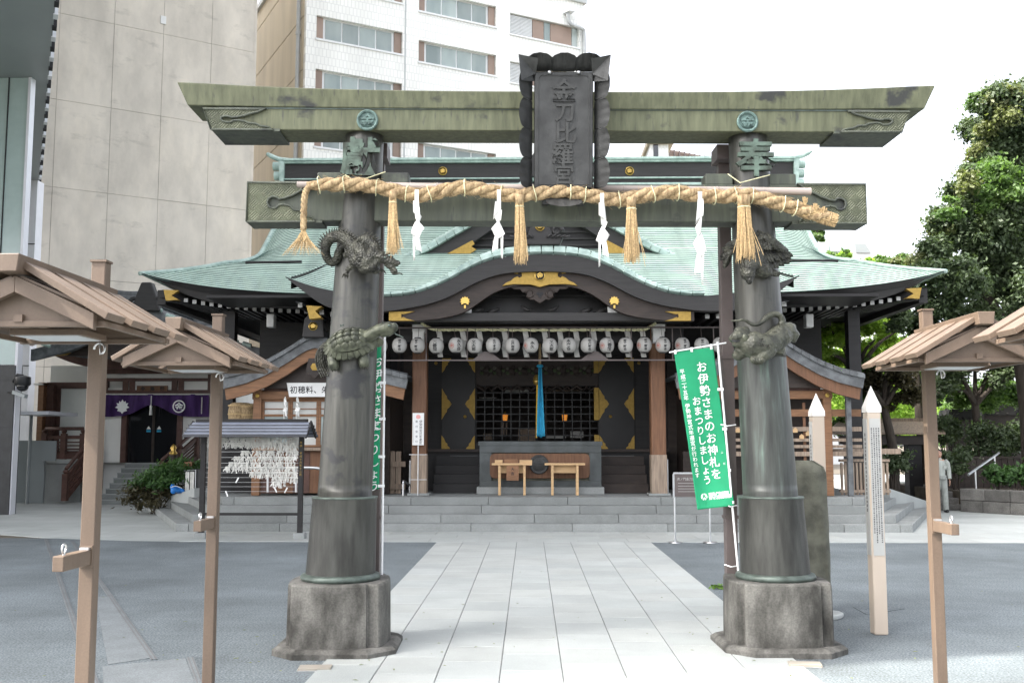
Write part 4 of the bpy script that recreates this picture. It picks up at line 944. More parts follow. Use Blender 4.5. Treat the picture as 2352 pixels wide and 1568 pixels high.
for x in (1160, 1297):
    p = at(x, 958, 27.5); t = thing('altar_lantern', 'small glowing orange lantern inside the dark hall, %s of the blue cloth' % ('left' if x < 1240 else 'right'), 'lantern', (p.x, p.y, p.z-.1), group='lit lanterns inside the hall')
    MB().lathe([(.055, p.z-.09), (.075, p.z+.07)], 6, (p.x, p.y)).build('shade', 'lamp_glow', t); MB().lathe([(.11, p.z+.07), (.03, p.z+.14), (.01, p.z+.17)], 6, (p.x, p.y)).build('cap', 'gold', t)
    MB().lathe([(.06, p.z-.10), (.06, p.z-.09)], 6, (p.x, p.y)).build('base', 'gold', t)
    MB().cyl((p.x, p.y, topz), (p.x, p.y, p.z-.1), .02).build('stand', 'black_wood', t)
for i, (x0, x1, y0, y1) in enumerate(((1160, 1215, 894, 900), (1255, 1340, 895, 899), (1100, 1140, 912, 915), (1110, 1130, 995, 1010), (1310, 1340, 990, 1005), (1150, 1165, 970, 1000), (1255, 1300, 1000, 1006), (1190, 1230, 985, 1012))):
    p, q = at(x0, y1, 28.0), at(x1, y0, 28.0); hb(MB().box(p.x, q.x, 28, 28.05, p.z, q.z), 'inner_fitting', ('shoji', 'wood_weather')[i % 2])
# doors with gold fittings
for x0, x1, s in ((1015, 1091, -1), (1376, 1456, 1)):
    X_0, X_1, Z0, Z1 = xx_(x0), xx_(x1), zz(1033), zz(823); Yd = WY-.06
    d = hb(MB().box(X_0, X_1, Yd, WY-.002, Z0, Z1), 'door', 'black_lacquer'); W_ = X_1-X_0
    for sx, xe_ in ((1, X_0), (-1, X_1)):
        for zc, dirs in ((Z1, -1), (Z0, 1)):
            q = [(0, 0), (.235, 0), (.20, .07), (.15, .11), (.15, .16), (.10, .20), (.06, .30), (.0, .37)]
            poly = [(xe_+sx*a, zc+dirs*b) for a, b in q]; poly = poly if sx*dirs > 0 else poly[::-1]
            MB().prism(poly, Yd-.012, Yd+.01).build('corner_fitting', 'gold', d)
        zc = (Z0+Z1)/2; q = [(0, -.40), (.08, -.26), (.13, -.20), (.14, -.13), (.20, -.08), (.25, 0), (.20, .08), (.14, .13), (.13, .20), (.08, .26), (0, .40)]
        poly = [(xe_+sx*a, zc+b) for a, b in q]; poly = poly if sx > 0 else poly[::-1]; MB().prism(poly, Yd-.012, Yd+.01).build('side_fitting', 'gold', d)
    if s > 0:
        for z0_, z1_ in ((Z1-.38, Z1), ((Z0+Z1)/2-.41, (Z0+Z1)/2+.41), (Z0, Z0+.38)): hb(MB().box(X_0-.13, X_0-.01, Yd-.03, Yd+.02, z0_, z1_), 'jamb_fitting', 'gold')
    xk = X_1-.25 if s < 0 else X_0+.28
    MB().lathe([(.04, 0), (.03, .03), (.001, .04)], 8).build('knob', 'gold', d) if False else MB().ball((xk, Yd-.02, (Z0+Z1)/2-.32), (.045, .03, .045), 8, 6).build('knob', 'gold', d)
    for zq in (Z1-.12, Z0-.1):
        xq = X_0-.16 if s < 0 else X_1+.14; hb(MB().ball((xq, WY-.03, zq), (.045, .04, .045), 8, 6), 'nail_cover', 'gold')
hb(MB().box(X0-3.3, X0+3.3, WY-.25, WY, 4.02, 4.25), 'lintel', 'black_wood')
for s in (-1, 1):
    for x in (3.35,):
        hb(MB().box(X0+s*x-.11, X0+s*x+.11, WY-.12, WY-.001, topz, 5.0), 'wall_post', 'dark_brown')
    for k in range(12):
        x = X0+s*(3.6+k*.28); hb(MB().box(x-.03, x+.03, WY-.05, WY-.001, topz, 4.2), 'wall_batten', 'dark_brown')
# veranda and inner wooden stairs
hb(MB().box(X0-3.1, X0+3.1, 25.2, 26, topz, fl-.02), 'veranda', 'black_wood'); hb(MB().box(X0-3.15, X0+3.15, 25.1, 26, fl-.02, fl+.05), 'veranda_deck', 'dark_brown')
for k in range(4):
    z = topz+.21*(k+1); hb(MB().box(X0+1.35, X0+2.5, 23.9+.3*k, 25.2, z-.21, z), 'stair', 'dark_brown'); hb(MB().box(X0-2.5, X0-1.35, 23.9+.3*k, 25.2, z-.21, z), 'stair', 'black_wood')
for x0, x1 in ((1034, 1097), (1378, 1456)):
    p, q = at(x0, 1050, 25.05), at(x1, 1046, 25.05); hb(MB().box(p.x, q.x, 25.0, 25.09, p.z, q.z), 'step_edge', 'granite_step')

for x0_, x1_, y0_ in ((X0-7.1, a0-.55, 26.2), (a1+.55, X0+7.1, 26.2), (a0-.549, a1+.549, 31.3)): hb(MB().box(x0_, x1_, y0_, 33.6, topz, 5.35), 'hall_body', 'black_wood')
for s in (-1, 1):
    hb(MB().grid(lambda u, v: (X0+s*(6.6+2.45*u), 23.9+10.2*v, 5.35-.12*u+.02), 2, 2), 'side_soffit', 'black_wood')
    hb(MB().box(*sorted((X0+s*8.95, X0+s*9.15)), 24.0, 34.0, 5.1, 5.45), 'side_eave_board', 'fascia_black')
    for x_, y_ in ((7.55, 24.6), (7.55, 28.5)):
        hb(MB().box(X0+s*x_-.14, X0+s*x_+.14, y_-.14, y_+.14, topz if y_ < 26 else 0, 5.2), 'outer_post', 'black_wood')
    q = at(960+s*335 if s < 0 else 1857, 735, 24.5); q = at(625 if s < 0 else 1855, 738, 24.4)
    hb(MB().box(q.x-.09, q.x+.09, 24.2, 24.45, q.z-.16, q.z+.16), 'bracket_nose', 'white_paint', bevel=.02)
# ---------------------------------------------------------------- paper lanterns on their frame
LY = 22.15
lf = thing('lantern_frame', 'thin dark metal frame carrying the row of paper lanterns', 'frame', (X0, LY, 3.5))
x0l, x1l = at(868, 793, LY).x-.3, at(1668, 793, LY).x+.2; ztop, zbot = at(1240, 751, LY).z, at(1240, 826, LY).z; zl = at(1240, 793, LY).z
for z in (ztop, zbot): MB().box(x0l, x1l, LY+.10, LY+.135, z-.015, z+.015).build('rail', 'brown_steel', lf)
for k in range(9):
    x = x0l+(x1l-x0l)*(k+.5)/9; MB().box(x-.012, x+.012, LY+.105, LY+.13, zbot, ztop).build('upright', 'brown_steel', lf)
for x in (1128, 1372):
    c = at(x-10 if x < 1240 else x-6, 820, LY+.1); MB().prism([(c.x-.3, zbot+.016), (c.x+.3, zbot+.016), (c.x+.07, zbot+.19), (c.x-.07, zbot+.19)], LY+.09, LY+.14).build('gusset', 'brown_steel', lf)
words = ['琴平町会', '金', '琴平町会', '琴平町会', '三番組', '永久会', '文太郎', '永楽本店', '山尾商店', '永久', '文太郎', '永楽会', '明舟町会', '三番組', '琴平町会', '琴平町会', '琴平町会', '琴平町会', '琴平町会', '琴平町会']
proto = None
def lantern_at(p, word, red, turn, lab):
    t = thing('paper_lantern', lab, 'lantern', p, turn, 'round paper lanterns along the porch')
    M_ = WM[t.name]; r = .164
    mb = MB(); n = 14; pr_ = []
    for k in range(n+1):
        a = -PI/2*.80+PI*.80*k/n; rr = r*math.cos(a)**.75
        pr_.append((rr, r*1.02*math.sin(a)))
        if k < n:
            a2 = a+PI*.80/n/2; pr_.append((r*math.cos(a2)**.75*.985, r*1.02*math.sin(a2)))
    mb.lathe(pr_, 24); xf(mb, M_).build('shell', 'lantern_paper', t, smooth=True)
    zt = r*1.02*math.sin(PI/2*.80); rt_ = r*math.cos(PI/2*.80)**.75
    for zc, s in ((zt, 1), (-zt, -1)): xf(MB().lathe([(rt_+.004, zc-.012*s), (rt_+.004, zc+.016*s), (rt_*.8, zc+.018*s)], 20), M_).build('rim', 'black_wood', t)
    xf(MB().tube([(0, 0, zt+.01), (0, .05, zt+.05), (0, .11, ztop-p[2])], .006, 5), M_).build('hanger', 'brown_steel', t)
    def wrap(b, ang):
        out = []
        for x, y, z in b.v:
            rr = r*max(.2, 1-(z/(r*1.05))**2)**.42+.004; a = ang+x/r; out.append((rr*math.sin(a), -rr*math.cos(a), z))
        b.v = out; return b
    n_ = len(word); s_ = .245/max(n_, 3)
    if word != '金':
        b = wrap(MB().text(word, (0, 0, s_*(n_-1)/2), (1, 0, 0), (0, 0, 1), s_, 0, .025, 1., True, 1.25), .0); xf(b, M_).build('lettering', 'ink', t)
        if red == 2:
            b = wrap(MB().text('会社有限', (0, 0, .055), (1, 0, 0), (0, 0, 1), .036, 0, 0., 1.), .55) if False else None
    if red:
        an = -1.05 if word != '金' else -.15
        b = wrap(MB().text('金', (0, 0, -.02), (1, 0, 0), (0, 0, 1), .078, 0, .02), an); xf(b, M_).build('red_mark', 'ink_red', t)
        rg = MB(); m_ = 24
        rg.add([(q*math.cos(2*PI*i/m_), 0, -.02+q*math.sin(2*PI*i/m_)) for q in (.050, .058) for i in range(m_)], [(i, (i+1) % m_, m_+(i+1) % m_, m_+i) for i in range(m_)]); wrap(rg, an); xf(rg, M_).build('red_ring', 'ink_red', t)
    return t
g = random.Random(4)
ords = ['first', 'second', 'third', 'fourth', 'fifth', 'sixth', 'seventh', 'eighth', 'ninth', 'tenth']
for k in range(20):
    x = X0-.015+(k-9.5)*.412; p = (x+g.uniform(-.01, .01), LY, zl+g.uniform(-.01, .01))
    red = 1 if k in (1, 5, 9, 13, 15, 16, 17) else 0; turn = (.35 if red and words[k] != '金' else 0)+g.uniform(-.25, .25)
    o = '%s paper lantern from the %s end of the porch row' % (ords[k] if k < 10 else ords[19-k], 'left' if k < 10 else 'right')
    lantern_at(p, words[k], red, turn, 'white round '+o)
# twisted cord with paper streamers under the porch beam
pc = thing('porch_rope', 'thin twisted straw cord strung under the porch beam', 'rope', (X0, 22.3, 4.3))
pp = spline([at(x, y, 22.3) for x, y in ((968, 742), (985, 752), (1010, 757), (1100, 757), (1240, 758), (1380, 757), (1470, 757), (1490, 752), (1506, 742))], 220)
for k in range(2):
    pts = []
    for i, p in enumerate(pp):
        a = i*.72+k*PI; pts.append(p+V((0, math.cos(a), math.sin(a)))*.018)
    MB().tube(pts, .021, 6).build('strand', 'straw_tie', pc, smooth=True)
for j, x in enumerate((1008, 1062, 1100, 1158, 1206, 1250, 1285, 1322, 1362, 1395, 1440, 1475)):
    t = thing('porch_streamer', 'small white paper streamer on the porch cord, %s from the left' % (['first', 'second', 'third', 'fourth', 'fifth', 'sixth', 'seventh', 'eighth', 'ninth', 'tenth', 'eleventh', 'twelfth'][j]), 'streamer', at(x, 757, 22.32), group='paper streamers on the porch cord')
    g = random.Random(x); xx2 = x; sd = 1
    for i in range(3):
        y0, y1 = 760+i*19, 782+i*19; w_ = 6; xn = xx2+sd*4
        q = [at(xx2-w_, y0, 22.34-.01*i), at(xx2+w_, y0, 22.36), at(xn+w_, y1, 22.32-.01*i), at(xn-w_, y1, 22.36)]
        mb = MB().add(q, [(0, 1, 2, 3)]); o = mb.build('paper_fold', 'streamer_grey', t); m_ = o.modifiers.new('t', 'SOLIDIFY'); m_.thickness = .003; xx2 = xn; sd = -sd
# ---------------------------------------------------------------- offertory box
BY = 23.35
P0, P1 = at(1101, 1135, BY), at(1381, 1013, BY); bx0, bx1, bz1 = P0.x, P1.x, P1.z; bz0 = topz
off = thing('offertory_box', 'wide grey offertory box with a round crest behind two small tables', 'offertory box', ((bx0+bx1)/2, BY, bz0))
MB().box(bx0-.06, bx1+.06, BY-.02, BY+.95, bz0-.004, bz0+.16).build('base_stone', 'granite_step', off, bevel=.01)
MB().box(bx0, bx1, BY+.06, BY+.85, bz0+.16, bz1-.08).build('body', 'tile_black_gloss', off) if False else MB().box(bx0, bx1, BY+.06, BY+.85, bz0+.16, bz1-.08).build('body', 'stone_mono', off)
for (a, b_, c, d_) in ((bx0-.03, bx1+.03, bz1-.10, bz1), (bx0, bx1, bz0+.16, bz0+.30), (bx0, bx1, bz1-.26, bz1-.1), (bx0, bx0+.28, bz0+.30, bz1-.26), (bx1-.28, bx1, bz0+.30, bz1-.26)):
    MB().box(a, b_, BY, BY+.12, c, d_).build('frame', 'box_grey', off, bevel=.01)
pw0, pw1, pz0, pz1 = at(1125, 1100, BY).x, at(1355, 1100, BY).x, at(1240, 1098, BY).z, at(1240, 1041, BY).z
pl_ = [(pw0+.1, pz0), (pw1-.1, pz0), (pw1-.03, pz0+.03), (pw1, pz0+.1), (pw1, pz1-.1), (pw1-.03, pz1-.03), (pw1-.1, pz1), (pw0+.1, pz1), (pw0+.03, pz1-.03), (pw0, pz1-.1), (pw0, pz0+.1), (pw0+.03, pz0+.03)]
MB().prism(pl_, BY-.012, BY+.05).build('panel', 'wood_brown', off, bevel=.008)
cc = at(1238, 1066, BY); dk = MB().lathe([(.001, .0), (.20, .0), (.22, -.01), (.22, .03), (.20, .05), (.17, .045), (.165, .025), (.001, .025)], 36, cap=False); dk.v = [(cc.x+a, BY-.012-c, cc.z+b) for a, b, c in dk.v]; dk.build('crest', 'plaque_bronze', off, smooth='auto')
MB().text('金', (cc.x, BY-.05, cc.z), (1, 0, 0), (0, 0, 1), .27, .012, .02).build('crest_character', 'plaque_char', off)
for k in range(14):
    x = bx0+.1+(bx1-bx0-.2)*k/13; MB().box(x-.03, x+.03, BY+.12, BY+.8, bz1-.07, bz1-.02).build('slat', 'black_wood', off)
for i, (xa, xb, lab) in enumerate(((1130, 1222, 'small pale wooden table with fortune trays, left of the crest'), (1251, 1343, 'small empty pale wooden table right of the crest'))):
    TY = 23.0; p, q = at(xa, 1066, TY), at(xb, 1063, TY); t = thing('offering_table', lab, 'table', ((p.x+q.x)/2, TY, topz), group='small wooden tables before the offertory box'); z = q.z
    MB().box(p.x, q.x, TY-.16, TY+.22, z-.045, z).build('top', 'wood_pale', t, bevel=.005)
    for x in (p.x+.17, q.x-.17):
        for y in (TY-.12, TY+.18): MB().box(x-.025, x+.025, y-.025, y+.025, topz, z-.046).build('leg', 'wood_pale', t)
    MB().box(p.x+.14, q.x-.14, TY+.0, TY+.02, z-.22, z-.046).build('apron', 'wood_pale', t)
    if i == 0:
        for k, (a, w_) in enumerate(((.07, .17), (.28, .30), (.62, .28))): tag(MB().box(p.x+a, p.x+a+w_, TY-.12, TY+.1, z+.001, z+.07+.02*(k == 1)).build('fortune_tray', 'wood_orange' if k == 1 else 'wood_pale', bevel=.004), ('narrow wooden tray at the left end of the fortune table', 'taller orange tray in the middle of the fortune table', 'low wooden tray at the right end of the fortune table')[k], 'tray', 'trays on the fortune table')
        MB().box(p.x+.33, p.x+.60, TY-.185, TY-.165, z-.38, z-.05).build('hanging_board', 'wood_orange', t); MB().text('大吉', (p.x+.465, TY-.188, z-.13), (1, 0, 0), (0, 0, 1), .08, 0, .01, 1.2).build('board_lettering', 'ink', t)
# bell rope cloth and bell
cl = thing('bell_cloth', 'long bright blue bell-rope cloth hanging before the hall', 'cloth', at(1240, 842, 23.9)); CY = 23.9
kx = lambda u, v: (1240.5+(u-.5)*(7+13*v)+1.5*v, 843+160*v)
o = MB().grid(lambda u, v: at(*kx(u, v), CY)+V((0, -.05*math.cos(u*2*PI), .02*math.sin(u*9))), 8, 20).build('drape', 'cloth_blue', cl, smooth=True); o.modifiers.new('t', 'SOLIDIFY').thickness = .01
o = MB().grid(lambda u, v: at(1234-2*v+(u-.5)*3.2, 868+137*v, CY+.06), 2, 10).build('gold_edge', 'cloth_gold', cl); o.modifiers.new('t', 'SOLIDIFY').thickness = .01
c = at(1240, 842, CY); MB().tube([c+V((0, 0, .0)), c+V((0, 0, .9))], .03, 8).build('rope', 'straw', cl); MB().lathe([(.05, c.z-.02), (.085, c.z+.01), (.06, c.z+.05)], 10, (c.x, c.y)).build('knot', 'cloth_blue', cl)
c = at(1233, 872, CY+.1); bl = tag(MB().lathe([(.02, c.z+.13), (.05, c.z+.11), (.085, c.z+.05), (.09, c.z-.02), (.098, c.z-.03), (.09, c.z-.05), (.07, c.z-.11), (.02, c.z-.14)], 18, (c.x, c.y)).build('shrine_bell', 'gold_shiny', smooth=True), 'small polished gold bell beside the top of the blue cloth', 'bell')
# white board on the left porch post
SY = 22.62; p, q = at(947, 1022, SY), at(974, 948, SY); sg = thing('notice_board', 'tall white board with vertical writing tied to the left porch post', 'sign', ((p.x+q.x)/2, SY, topz))
MB().box(p.x, q.x, SY, SY+.03, p.z, q.z).build('board', 'white_paint', sg, bevel=.004); cx = (p.x+q.x)/2; W_ = q.x-p.x; H_ = q.z-p.z
fan = MB(); cz = q.z-.09
fan.add([(cx-.0, SY-.003, cz-.045)]+[(cx+.052*math.cos(a), SY-.003, cz+.052*math.sin(a)) for a in [-.5+k*(PI+1)/14 for k in range(15)]], [(0, k, k+1) for k in range(1, 15)]); fan.build('fan_emblem', 'ink_pink', sg)
MB().text('伊勢神宮式年遷宮', (cx+.055, SY-.003, q.z-.19), (1, 0, 0), (0, 0, 1), .068, 0, 0, .98).build('lettering', 'ink', sg)
MB().text('寄付金受付', (cx-.035, SY-.003, q.z-.19), (1, 0, 0), (0, 0, 1), .058, 0, 0, 1.9).build('lettering', 'ink', sg)
MB().box(p.x+.02, p.x+.026, SY-.003, SY-.001, p.z+.05, q.z-.2).build('small_print', 'plate_grey', sg)
MB().cyl((cx, SY+.05, topz), (cx, SY+.05, p.z+.02), .014).build('stake', 'steel', sg)
for z in (1.0, 1.55): MB().box(cx-.2, cx+.2, SY+.036, SY+.05, z, z+.012).build('wire', 'steel', sg)
# dark notice board on steel legs at the foot of the steps
NY = 18.78; t = thing('plaza_notice', 'dark notice board on two thin steel legs before the right steps', 'sign', (2.95, NY, 0))
p, q = at(1550, 1140, NY), at(1632, 1088, NY); MB().box(p.x, q.x, NY, NY+.03, p.z, q.z).build('board', 'brown_steel', t)
MB().box(p.x-.02, q.x+.02, NY-.005, NY+.035, q.z, q.z+.03).build('top_trim', 'steel', t); MB().box(p.x-.035, p.x-.002, NY-.005, NY+.035, p.z-.02, q.z).build('side_trim', 'steel', t)
MB().text('虎ノ門金刀比羅宮', (p.x+.07, NY-.003, q.z-.09), (1, 0, 0), (0, 0, 1), .055, 0, 0, 1., False).build('lettering', 'plate_grey', t)
for k in range(4): MB().box(p.x+.06, q.x-.06, NY-.003, NY-.001, q.z-.17-.05*k, q.z-.164-.05*k).build('text_line', 'plate_grey', t)
for x in (p.x+.0, q.x-.02):
    MB().cyl((x, NY+.04, .012), (x, NY+.04, p.z+.1), .016).build('leg', 'steel', t); MB().lathe([(.13, .012), (.12, .022), (.02, .03)], 20, (x, NY+.04)).build('foot', 'steel', t)
# handrails: low stainless rails on the steps
for x, yb, yt, Y, z, lab in ((925, 1205, 1108, 22.6, .3, 'steel handrail post on the left steps, nearer one'), (941, 1140, 1060, 23.4, topz, 'steel handrail post on the left platform, farther one'), (1534, 1140, 1058, 23.3, topz, 'steel handrail on the right platform beside the porch post')):
    b_ = at(x, yb, Y); tp = at(x, yt, Y); t = thing('handrail', lab, 'handrail', (b_.x, Y, z), group='steel handrails at the hall steps')
    MB().cyl((b_.x, Y, z), (b_.x, Y, tp.z), .022, n=12).build('post', 'steel', t, smooth='auto'); MB().tube(spline([(b_.x, Y, tp.z-.02), (b_.x, Y+.02, tp.z+.03), (b_.x, Y+.25, tp.z+.02), (b_.x+.1, Y+.8, tp.z-.12)], 10), .022, 10).build('rail', 'steel', t, smooth=True)
# ---------------------------------------------------------------- cast beasts on the torii shafts
def cpt(x, y, out, s):                                       # point on the shaft face: photo bearing, 'out' metres proud of the shaft axis plane
    return at(x, y, (9.28+(-.055 if s < 0 else .055))-out)
# --- dragon (left, upper)
dr = thing('bronze_dragon', 'coiled bronze dragon reaching right on the upper left torii shaft', 'statue', cpt(835, 590, .1, -1))
def dpt(x, y, o): return cpt(x, y, o, -1)
k = 743/1792
def c1(x, y): return (1250+x*.2232)/1.7415, (900+y*.2232)/1.7415   # crop frame used while measuring
body = [(330, 680, .12), (250, 560, .16), (235, 400, .2), (300, 260, .22), (420, 210, .25), (560, 230, .27), (680, 330, .30), (740, 460, .31), (760, 580, .31), (820, 650, .32), (900, 560, .36), (850, 420, .34), (900, 320, .32), (1010, 300, .32), (1090, 400, .33), (1080, 540, .36), (980, 640, .38), (950, 740, .36), (1050, 760, .38), (1150, 660, .36), (1230, 600, .33)]
loopb = [(330, 680, .12), (430, 620, .16), (470, 480, .2), (540, 380, .23), (620, 400, .25), (610, 520, .26), (560, 560, .26)]
mb = MB()
pts = spline([dpt(*c1(x, y), o) for x, y, o in body], 90); n = len(pts)
mb.tube(pts, [.036+.030*math.sin(PI*min(1, i/n*1.05)) for i in range(n)], 10)
pts2 = spline([dpt(*c1(x, y), o) for x, y, o in loopb], 30); mb.tube(pts2, [.042-.0006*i for i in range(31)], 10)
mb.ball(dpt(*c1(930, 700), .34), (.085, .07, .06)); mb.ball(dpt(*c1(960, 800), .33), (.07, .06, .04))
# neck and head
mb.tube([dpt(*c1(x, y), o) for x, y, o in ((1080, 500, .36), (1200, 570, .36), (1300, 610, .36), (1400, 660, .36), (1470, 680, .36), (1540, 690, .36))], [.05, .05, .045, .042, .034, .026], 10)
mb.tube([dpt(*c1(x, y), o) for x, y, o in ((1330, 680, .35), (1420, 760, .36), (1480, 830, .36))], [.035, .03, .026], 8)
mb.ball(dpt(*c1(1540, 680), .37), .020); mb.ball(dpt(*c1(1485, 825), .37), .022)
mb.tube([dpt(*c1(x, y), o) for x, y, o in ((850, 690, .34), (720, 720, .30), (640, 790, .28), (600, 880, .27))], [.04, .03, .025, .018], 8)
mb.tube([dpt(*c1(x, y), o) for x, y, o in ((1060, 800, .33), (1150, 830, .33), (1210, 800, .34))], [.035, .028, .02], 8)
remesh(mb, 'body', 'bronze_cast', dr, .006, 1)
def spikes(path, n0, n1, step, h, parent, name='spine'):
    for i in range(n0, n1, step):
        p = path[i]; t = (path[min(i+1, len(path)-1)]-path[max(i-1, 0)]).normalized(); nrm = V((-t.z, 0, t.x)); nrm = nrm if nrm.z > -.3 else -nrm
        MB().tube([p+nrm*.04, p+nrm*(.058+h)+t*.015], [.013, .002], 5).build(name, 'bronze_cast', parent)
spikes(pts, 8, 80, 1, .034, dr)
for x, y, x2, y2 in ((1060, 390, 1190, 515), (1010, 390, 1130, 470), (840, 300, 850, 190), (800, 300, 820, 220)):
    MB().tube(spline([dpt(*c1(x, y), .38), dpt(*c1((x+x2)/2+15, (y+y2)/2), .40), dpt(*c1(x2, y2), .40)], 6), [.010, .010, .009, .008, .006, .005, .003], 6).build('horn', 'bronze_cast', dr)
for (x, y), (x2, y2) in (((1250, 500), (1310, 470)), ((1320, 520), (1390, 490)), ((1360, 560), (1450, 560)), ((1390, 600), (1470, 590))):
    MB().tube([dpt(*c1(x, y+30), .37), dpt(*c1((x+x2)/2, (y+y2)/2), .38), dpt(*c1(x2, y2+20), .37)], [.014, .012, .004], 6).build('mane_lock', 'bronze_cast', dr)
MB().tube(spline([dpt(*c1(x, y), .37) for x, y in ((1400, 810), (1440, 870), (1500, 870), (1560, 860), (1620, 890))], 10), [.009]*8+[.006, .004, .003], 6).build('whisker', 'bronze_cast', dr)
for cx, cy in ((600, 880), (1210, 800)):
    for dx_, dy_ in ((-75, 40), (-20, 60), (45, 25), (110, 50) if cx > 1000 else (30, 60)):
        MB().tube([dpt(*c1(cx, cy), .30), dpt(*c1(cx+dx_*.6, cy+dy_*.3), .32), dpt(*c1(cx+dx_, cy+dy_+25), .30)], [.012, .010, .003], 6).build('claw', 'bronze_cast', dr)
MB().ball(dpt(*c1(1300, 580), .40), .013, 8, 6).build('eye', 'bronze_lip', dr, smooth=True)
# --- turtle (left, lower)
tu = thing('bronze_turtle', 'greenish bronze turtle with raised head on the left torii shaft', 'statue', dpt(*((1250+850*.1913)/1.7415, (1250+650*.1913)/1.7415), .1))
def c2(x, y): return (1250+x*.1913)/1.7415, (1250+y*.1913)/1.7415
tc = dpt(*c2(790, 640), .23); ax = (dpt(*c2(1280, 520), .23)-dpt(*c2(300, 700), .23)); la = ax.length/2; ax.normalize(); upv = V((0, -.80, .60)); side = ax.cross(upv).normalized(); upv = side.cross(ax).normalized(); TMX = MX((ax, side if side.z < 0 else -side, upv)).transposed()
sdv = V(TMX.col[1])
def shell_pt(u, v, hgt=1.): return tc + ax*u*la + sdv*v*.135 + upv*(max(0, 1-u*u*1.0-v*v*.92)**.55*.13*hgt)
mb = MB(); nr, na = 10, 40
vs_ = []
for j in range(nr+1):
    for i in range(na):
        rr = j/nr; a = 2*PI*i/na; vs_.append(shell_pt(rr*math.cos(a)*.97, rr*math.sin(a)*.97, .93))
mb.add(vs_, [(j*na+i, j*na+(i+1) % na, (j+1)*na+(i+1) % na, (j+1)*na+i) for j in range(nr) for i in range(na)]); mb.build('shell', 'bronze_turtle', tu, smooth=True)
# scutes one by one
def scute(cu, cv, ru, rv, n=6, rot=0.):
    m_ = MB(); pts_ = []
    for q, hh in ((1.0, .94), (.90, 1.06), (.55, 1.12)):
        pts_ += [shell_pt(max(-.98, min(.98, cu+ru*q*math.cos(2*PI*(i+rot)/n))), max(-.98, min(.98, cv+rv*q*math.sin(2*PI*(i+rot)/n))), hh) for i in range(n)]
    pts_.append(shell_pt(cu, cv, 1.15)); m_.add(pts_, [(j*n+i, j*n+(i+1) % n, (j+1)*n+(i+1) % n, (j+1)*n+i) for j in range(2) for i in range(n)]+[(2*n+i, 2*n+(i+1) % n, 3*n) for i in range(n)])
    m_.build('scute', 'bronze_turtle', tu, smooth=True)
for i in range(5): scute(-.66+i*.33, 0.02, .205, .235, 6, 0)
for sgn in (-1, 1):
    for i in range(5): scute(-.60+i*.31, sgn*.40, .19, .22, 6, .0)
    for i in range(4): scute(-.46+i*.31, sgn*.72, .17, .17, 6, .0)
rimn = 26
for i in range(rimn):
    a0_, a1_ = 2*PI*(i+.04)/rimn, 2*PI*(i+.96)/rimn; f = lambda r_, a, h: tc+ax*r_*math.cos(a)*la+sdv*r_*math.sin(a)*.142+upv*h
    mb = MB(); am = (a0_+a1_)/2+.06
    mb.add([f(.95, a0_, .03), f(.95, a1_, .03), f(1.14, a1_, -.015), f(1.20, am, -.022), f(1.14, a0_, -.008), f(.95, a0_, -.03), f(.95, a1_, -.03), f(1.14, a1_, -.03), f(1.18, am, -.035), f(1.14, a0_, -.025)], [(0, 1, 2, 3, 4), (9, 8, 7, 6, 5), (0, 5, 6, 1), (1, 6, 7, 2), (2, 7, 8, 3), (3, 8, 9, 4), (4, 9, 5, 0)]); mb.build('rim_scute', 'bronze_turtle', tu)
mb = MB()
mb.tube([dpt(*c2(x, y), o) for x, y, o in ((1050, 560, .24), (1200, 480, .28), (1330, 390, .31), (1450, 350, .33), (1560, 320, .34))], [.075, .062, .055, .055, .06], 12)
mb.ball(dpt(*c2(1570, 310), .34), (.062, .055, .052)); mb.ball(dpt(*c2(1690, 310), .34), (.045, .042, .045)); mb.ball(dpt(*c2(1580, 235), .35), (.03, .03, .022)); mb.ball(dpt(*c2(1700, 255), .35), (.028, .028, .022)); mb.tube([dpt(*c2(1450, 430), .33), dpt(*c2(1600, 420), .34), dpt(*c2(1700, 370), .34)], [.04, .035, .025], 8)
mb.ball(tc-upv*.02, (.24, .11, .11), M=None)
for leg in (((1050, 780, .20), (1070, 930, .24), (1080, 1080, .25), (1090, 1150, .24)), ((480, 850, .18), (420, 980, .24), (440, 1100, .26), (470, 1190, .25)), ((1250, 600, .16), (1370, 600, .18), (1390, 640, .2))):
    mb.tube([dpt(*c2(*q[:2]), q[2]) for q in leg], [.05, .052, .048, .038][:len(leg)], 10)
remesh(mb, 'body', 'bronze_turtle', tu, .007, 2)
for cx, cy in ((1090, 1150), (470, 1190)):
    for dx_ in (-60, 0, 60): MB().tube([dpt(*c2(cx+dx_*.5, cy-20), .27), dpt(*c2(cx+dx_, cy+45), .26)], [.016, .004], 6).build('claw', 'bronze_cast', tu)
tailp = spline([dpt(*c2(x, y), o) for x, y, o in ((350, 620, .2), (240, 760, .17), (190, 930, .14), (230, 1120, .12), (330, 1330, .12))], 24)
for j in range(7):
    off_ = (j-3)*.014; MB().tube([p+V((off_*(1+i*.02), abs(off_)*.3, off_*.3)) for i, p in enumerate(tailp)], [.020-.0006*i for i in range(25)], 6).build('tail_lock', 'bronze_cast', tu, smooth=True)
for x, y, x2, y2 in ((1480, 250, 1400, 240), (1470, 240, 1462, 180), (600, 290, 580, 250), (640, 270, 640, 240)):
    MB().tube([dpt(*c2(x, y), .35), dpt(*c2(x2, y2), .36)], [.010, .004], 5).build('horn', 'bronze_lip', tu)
MB().tube(spline([dpt(*c2(x, y), .34) for x, y in ((1710, 420), (1760, 460), (1820, 480), (1900, 525))], 8), .006, 5).build('whisker', 'bronze_lip', tu)
MB().ball(dpt(*c2(1600, 270), .395), .012, 8, 6).build('eye', 'bronze_lip', tu, smooth=True)
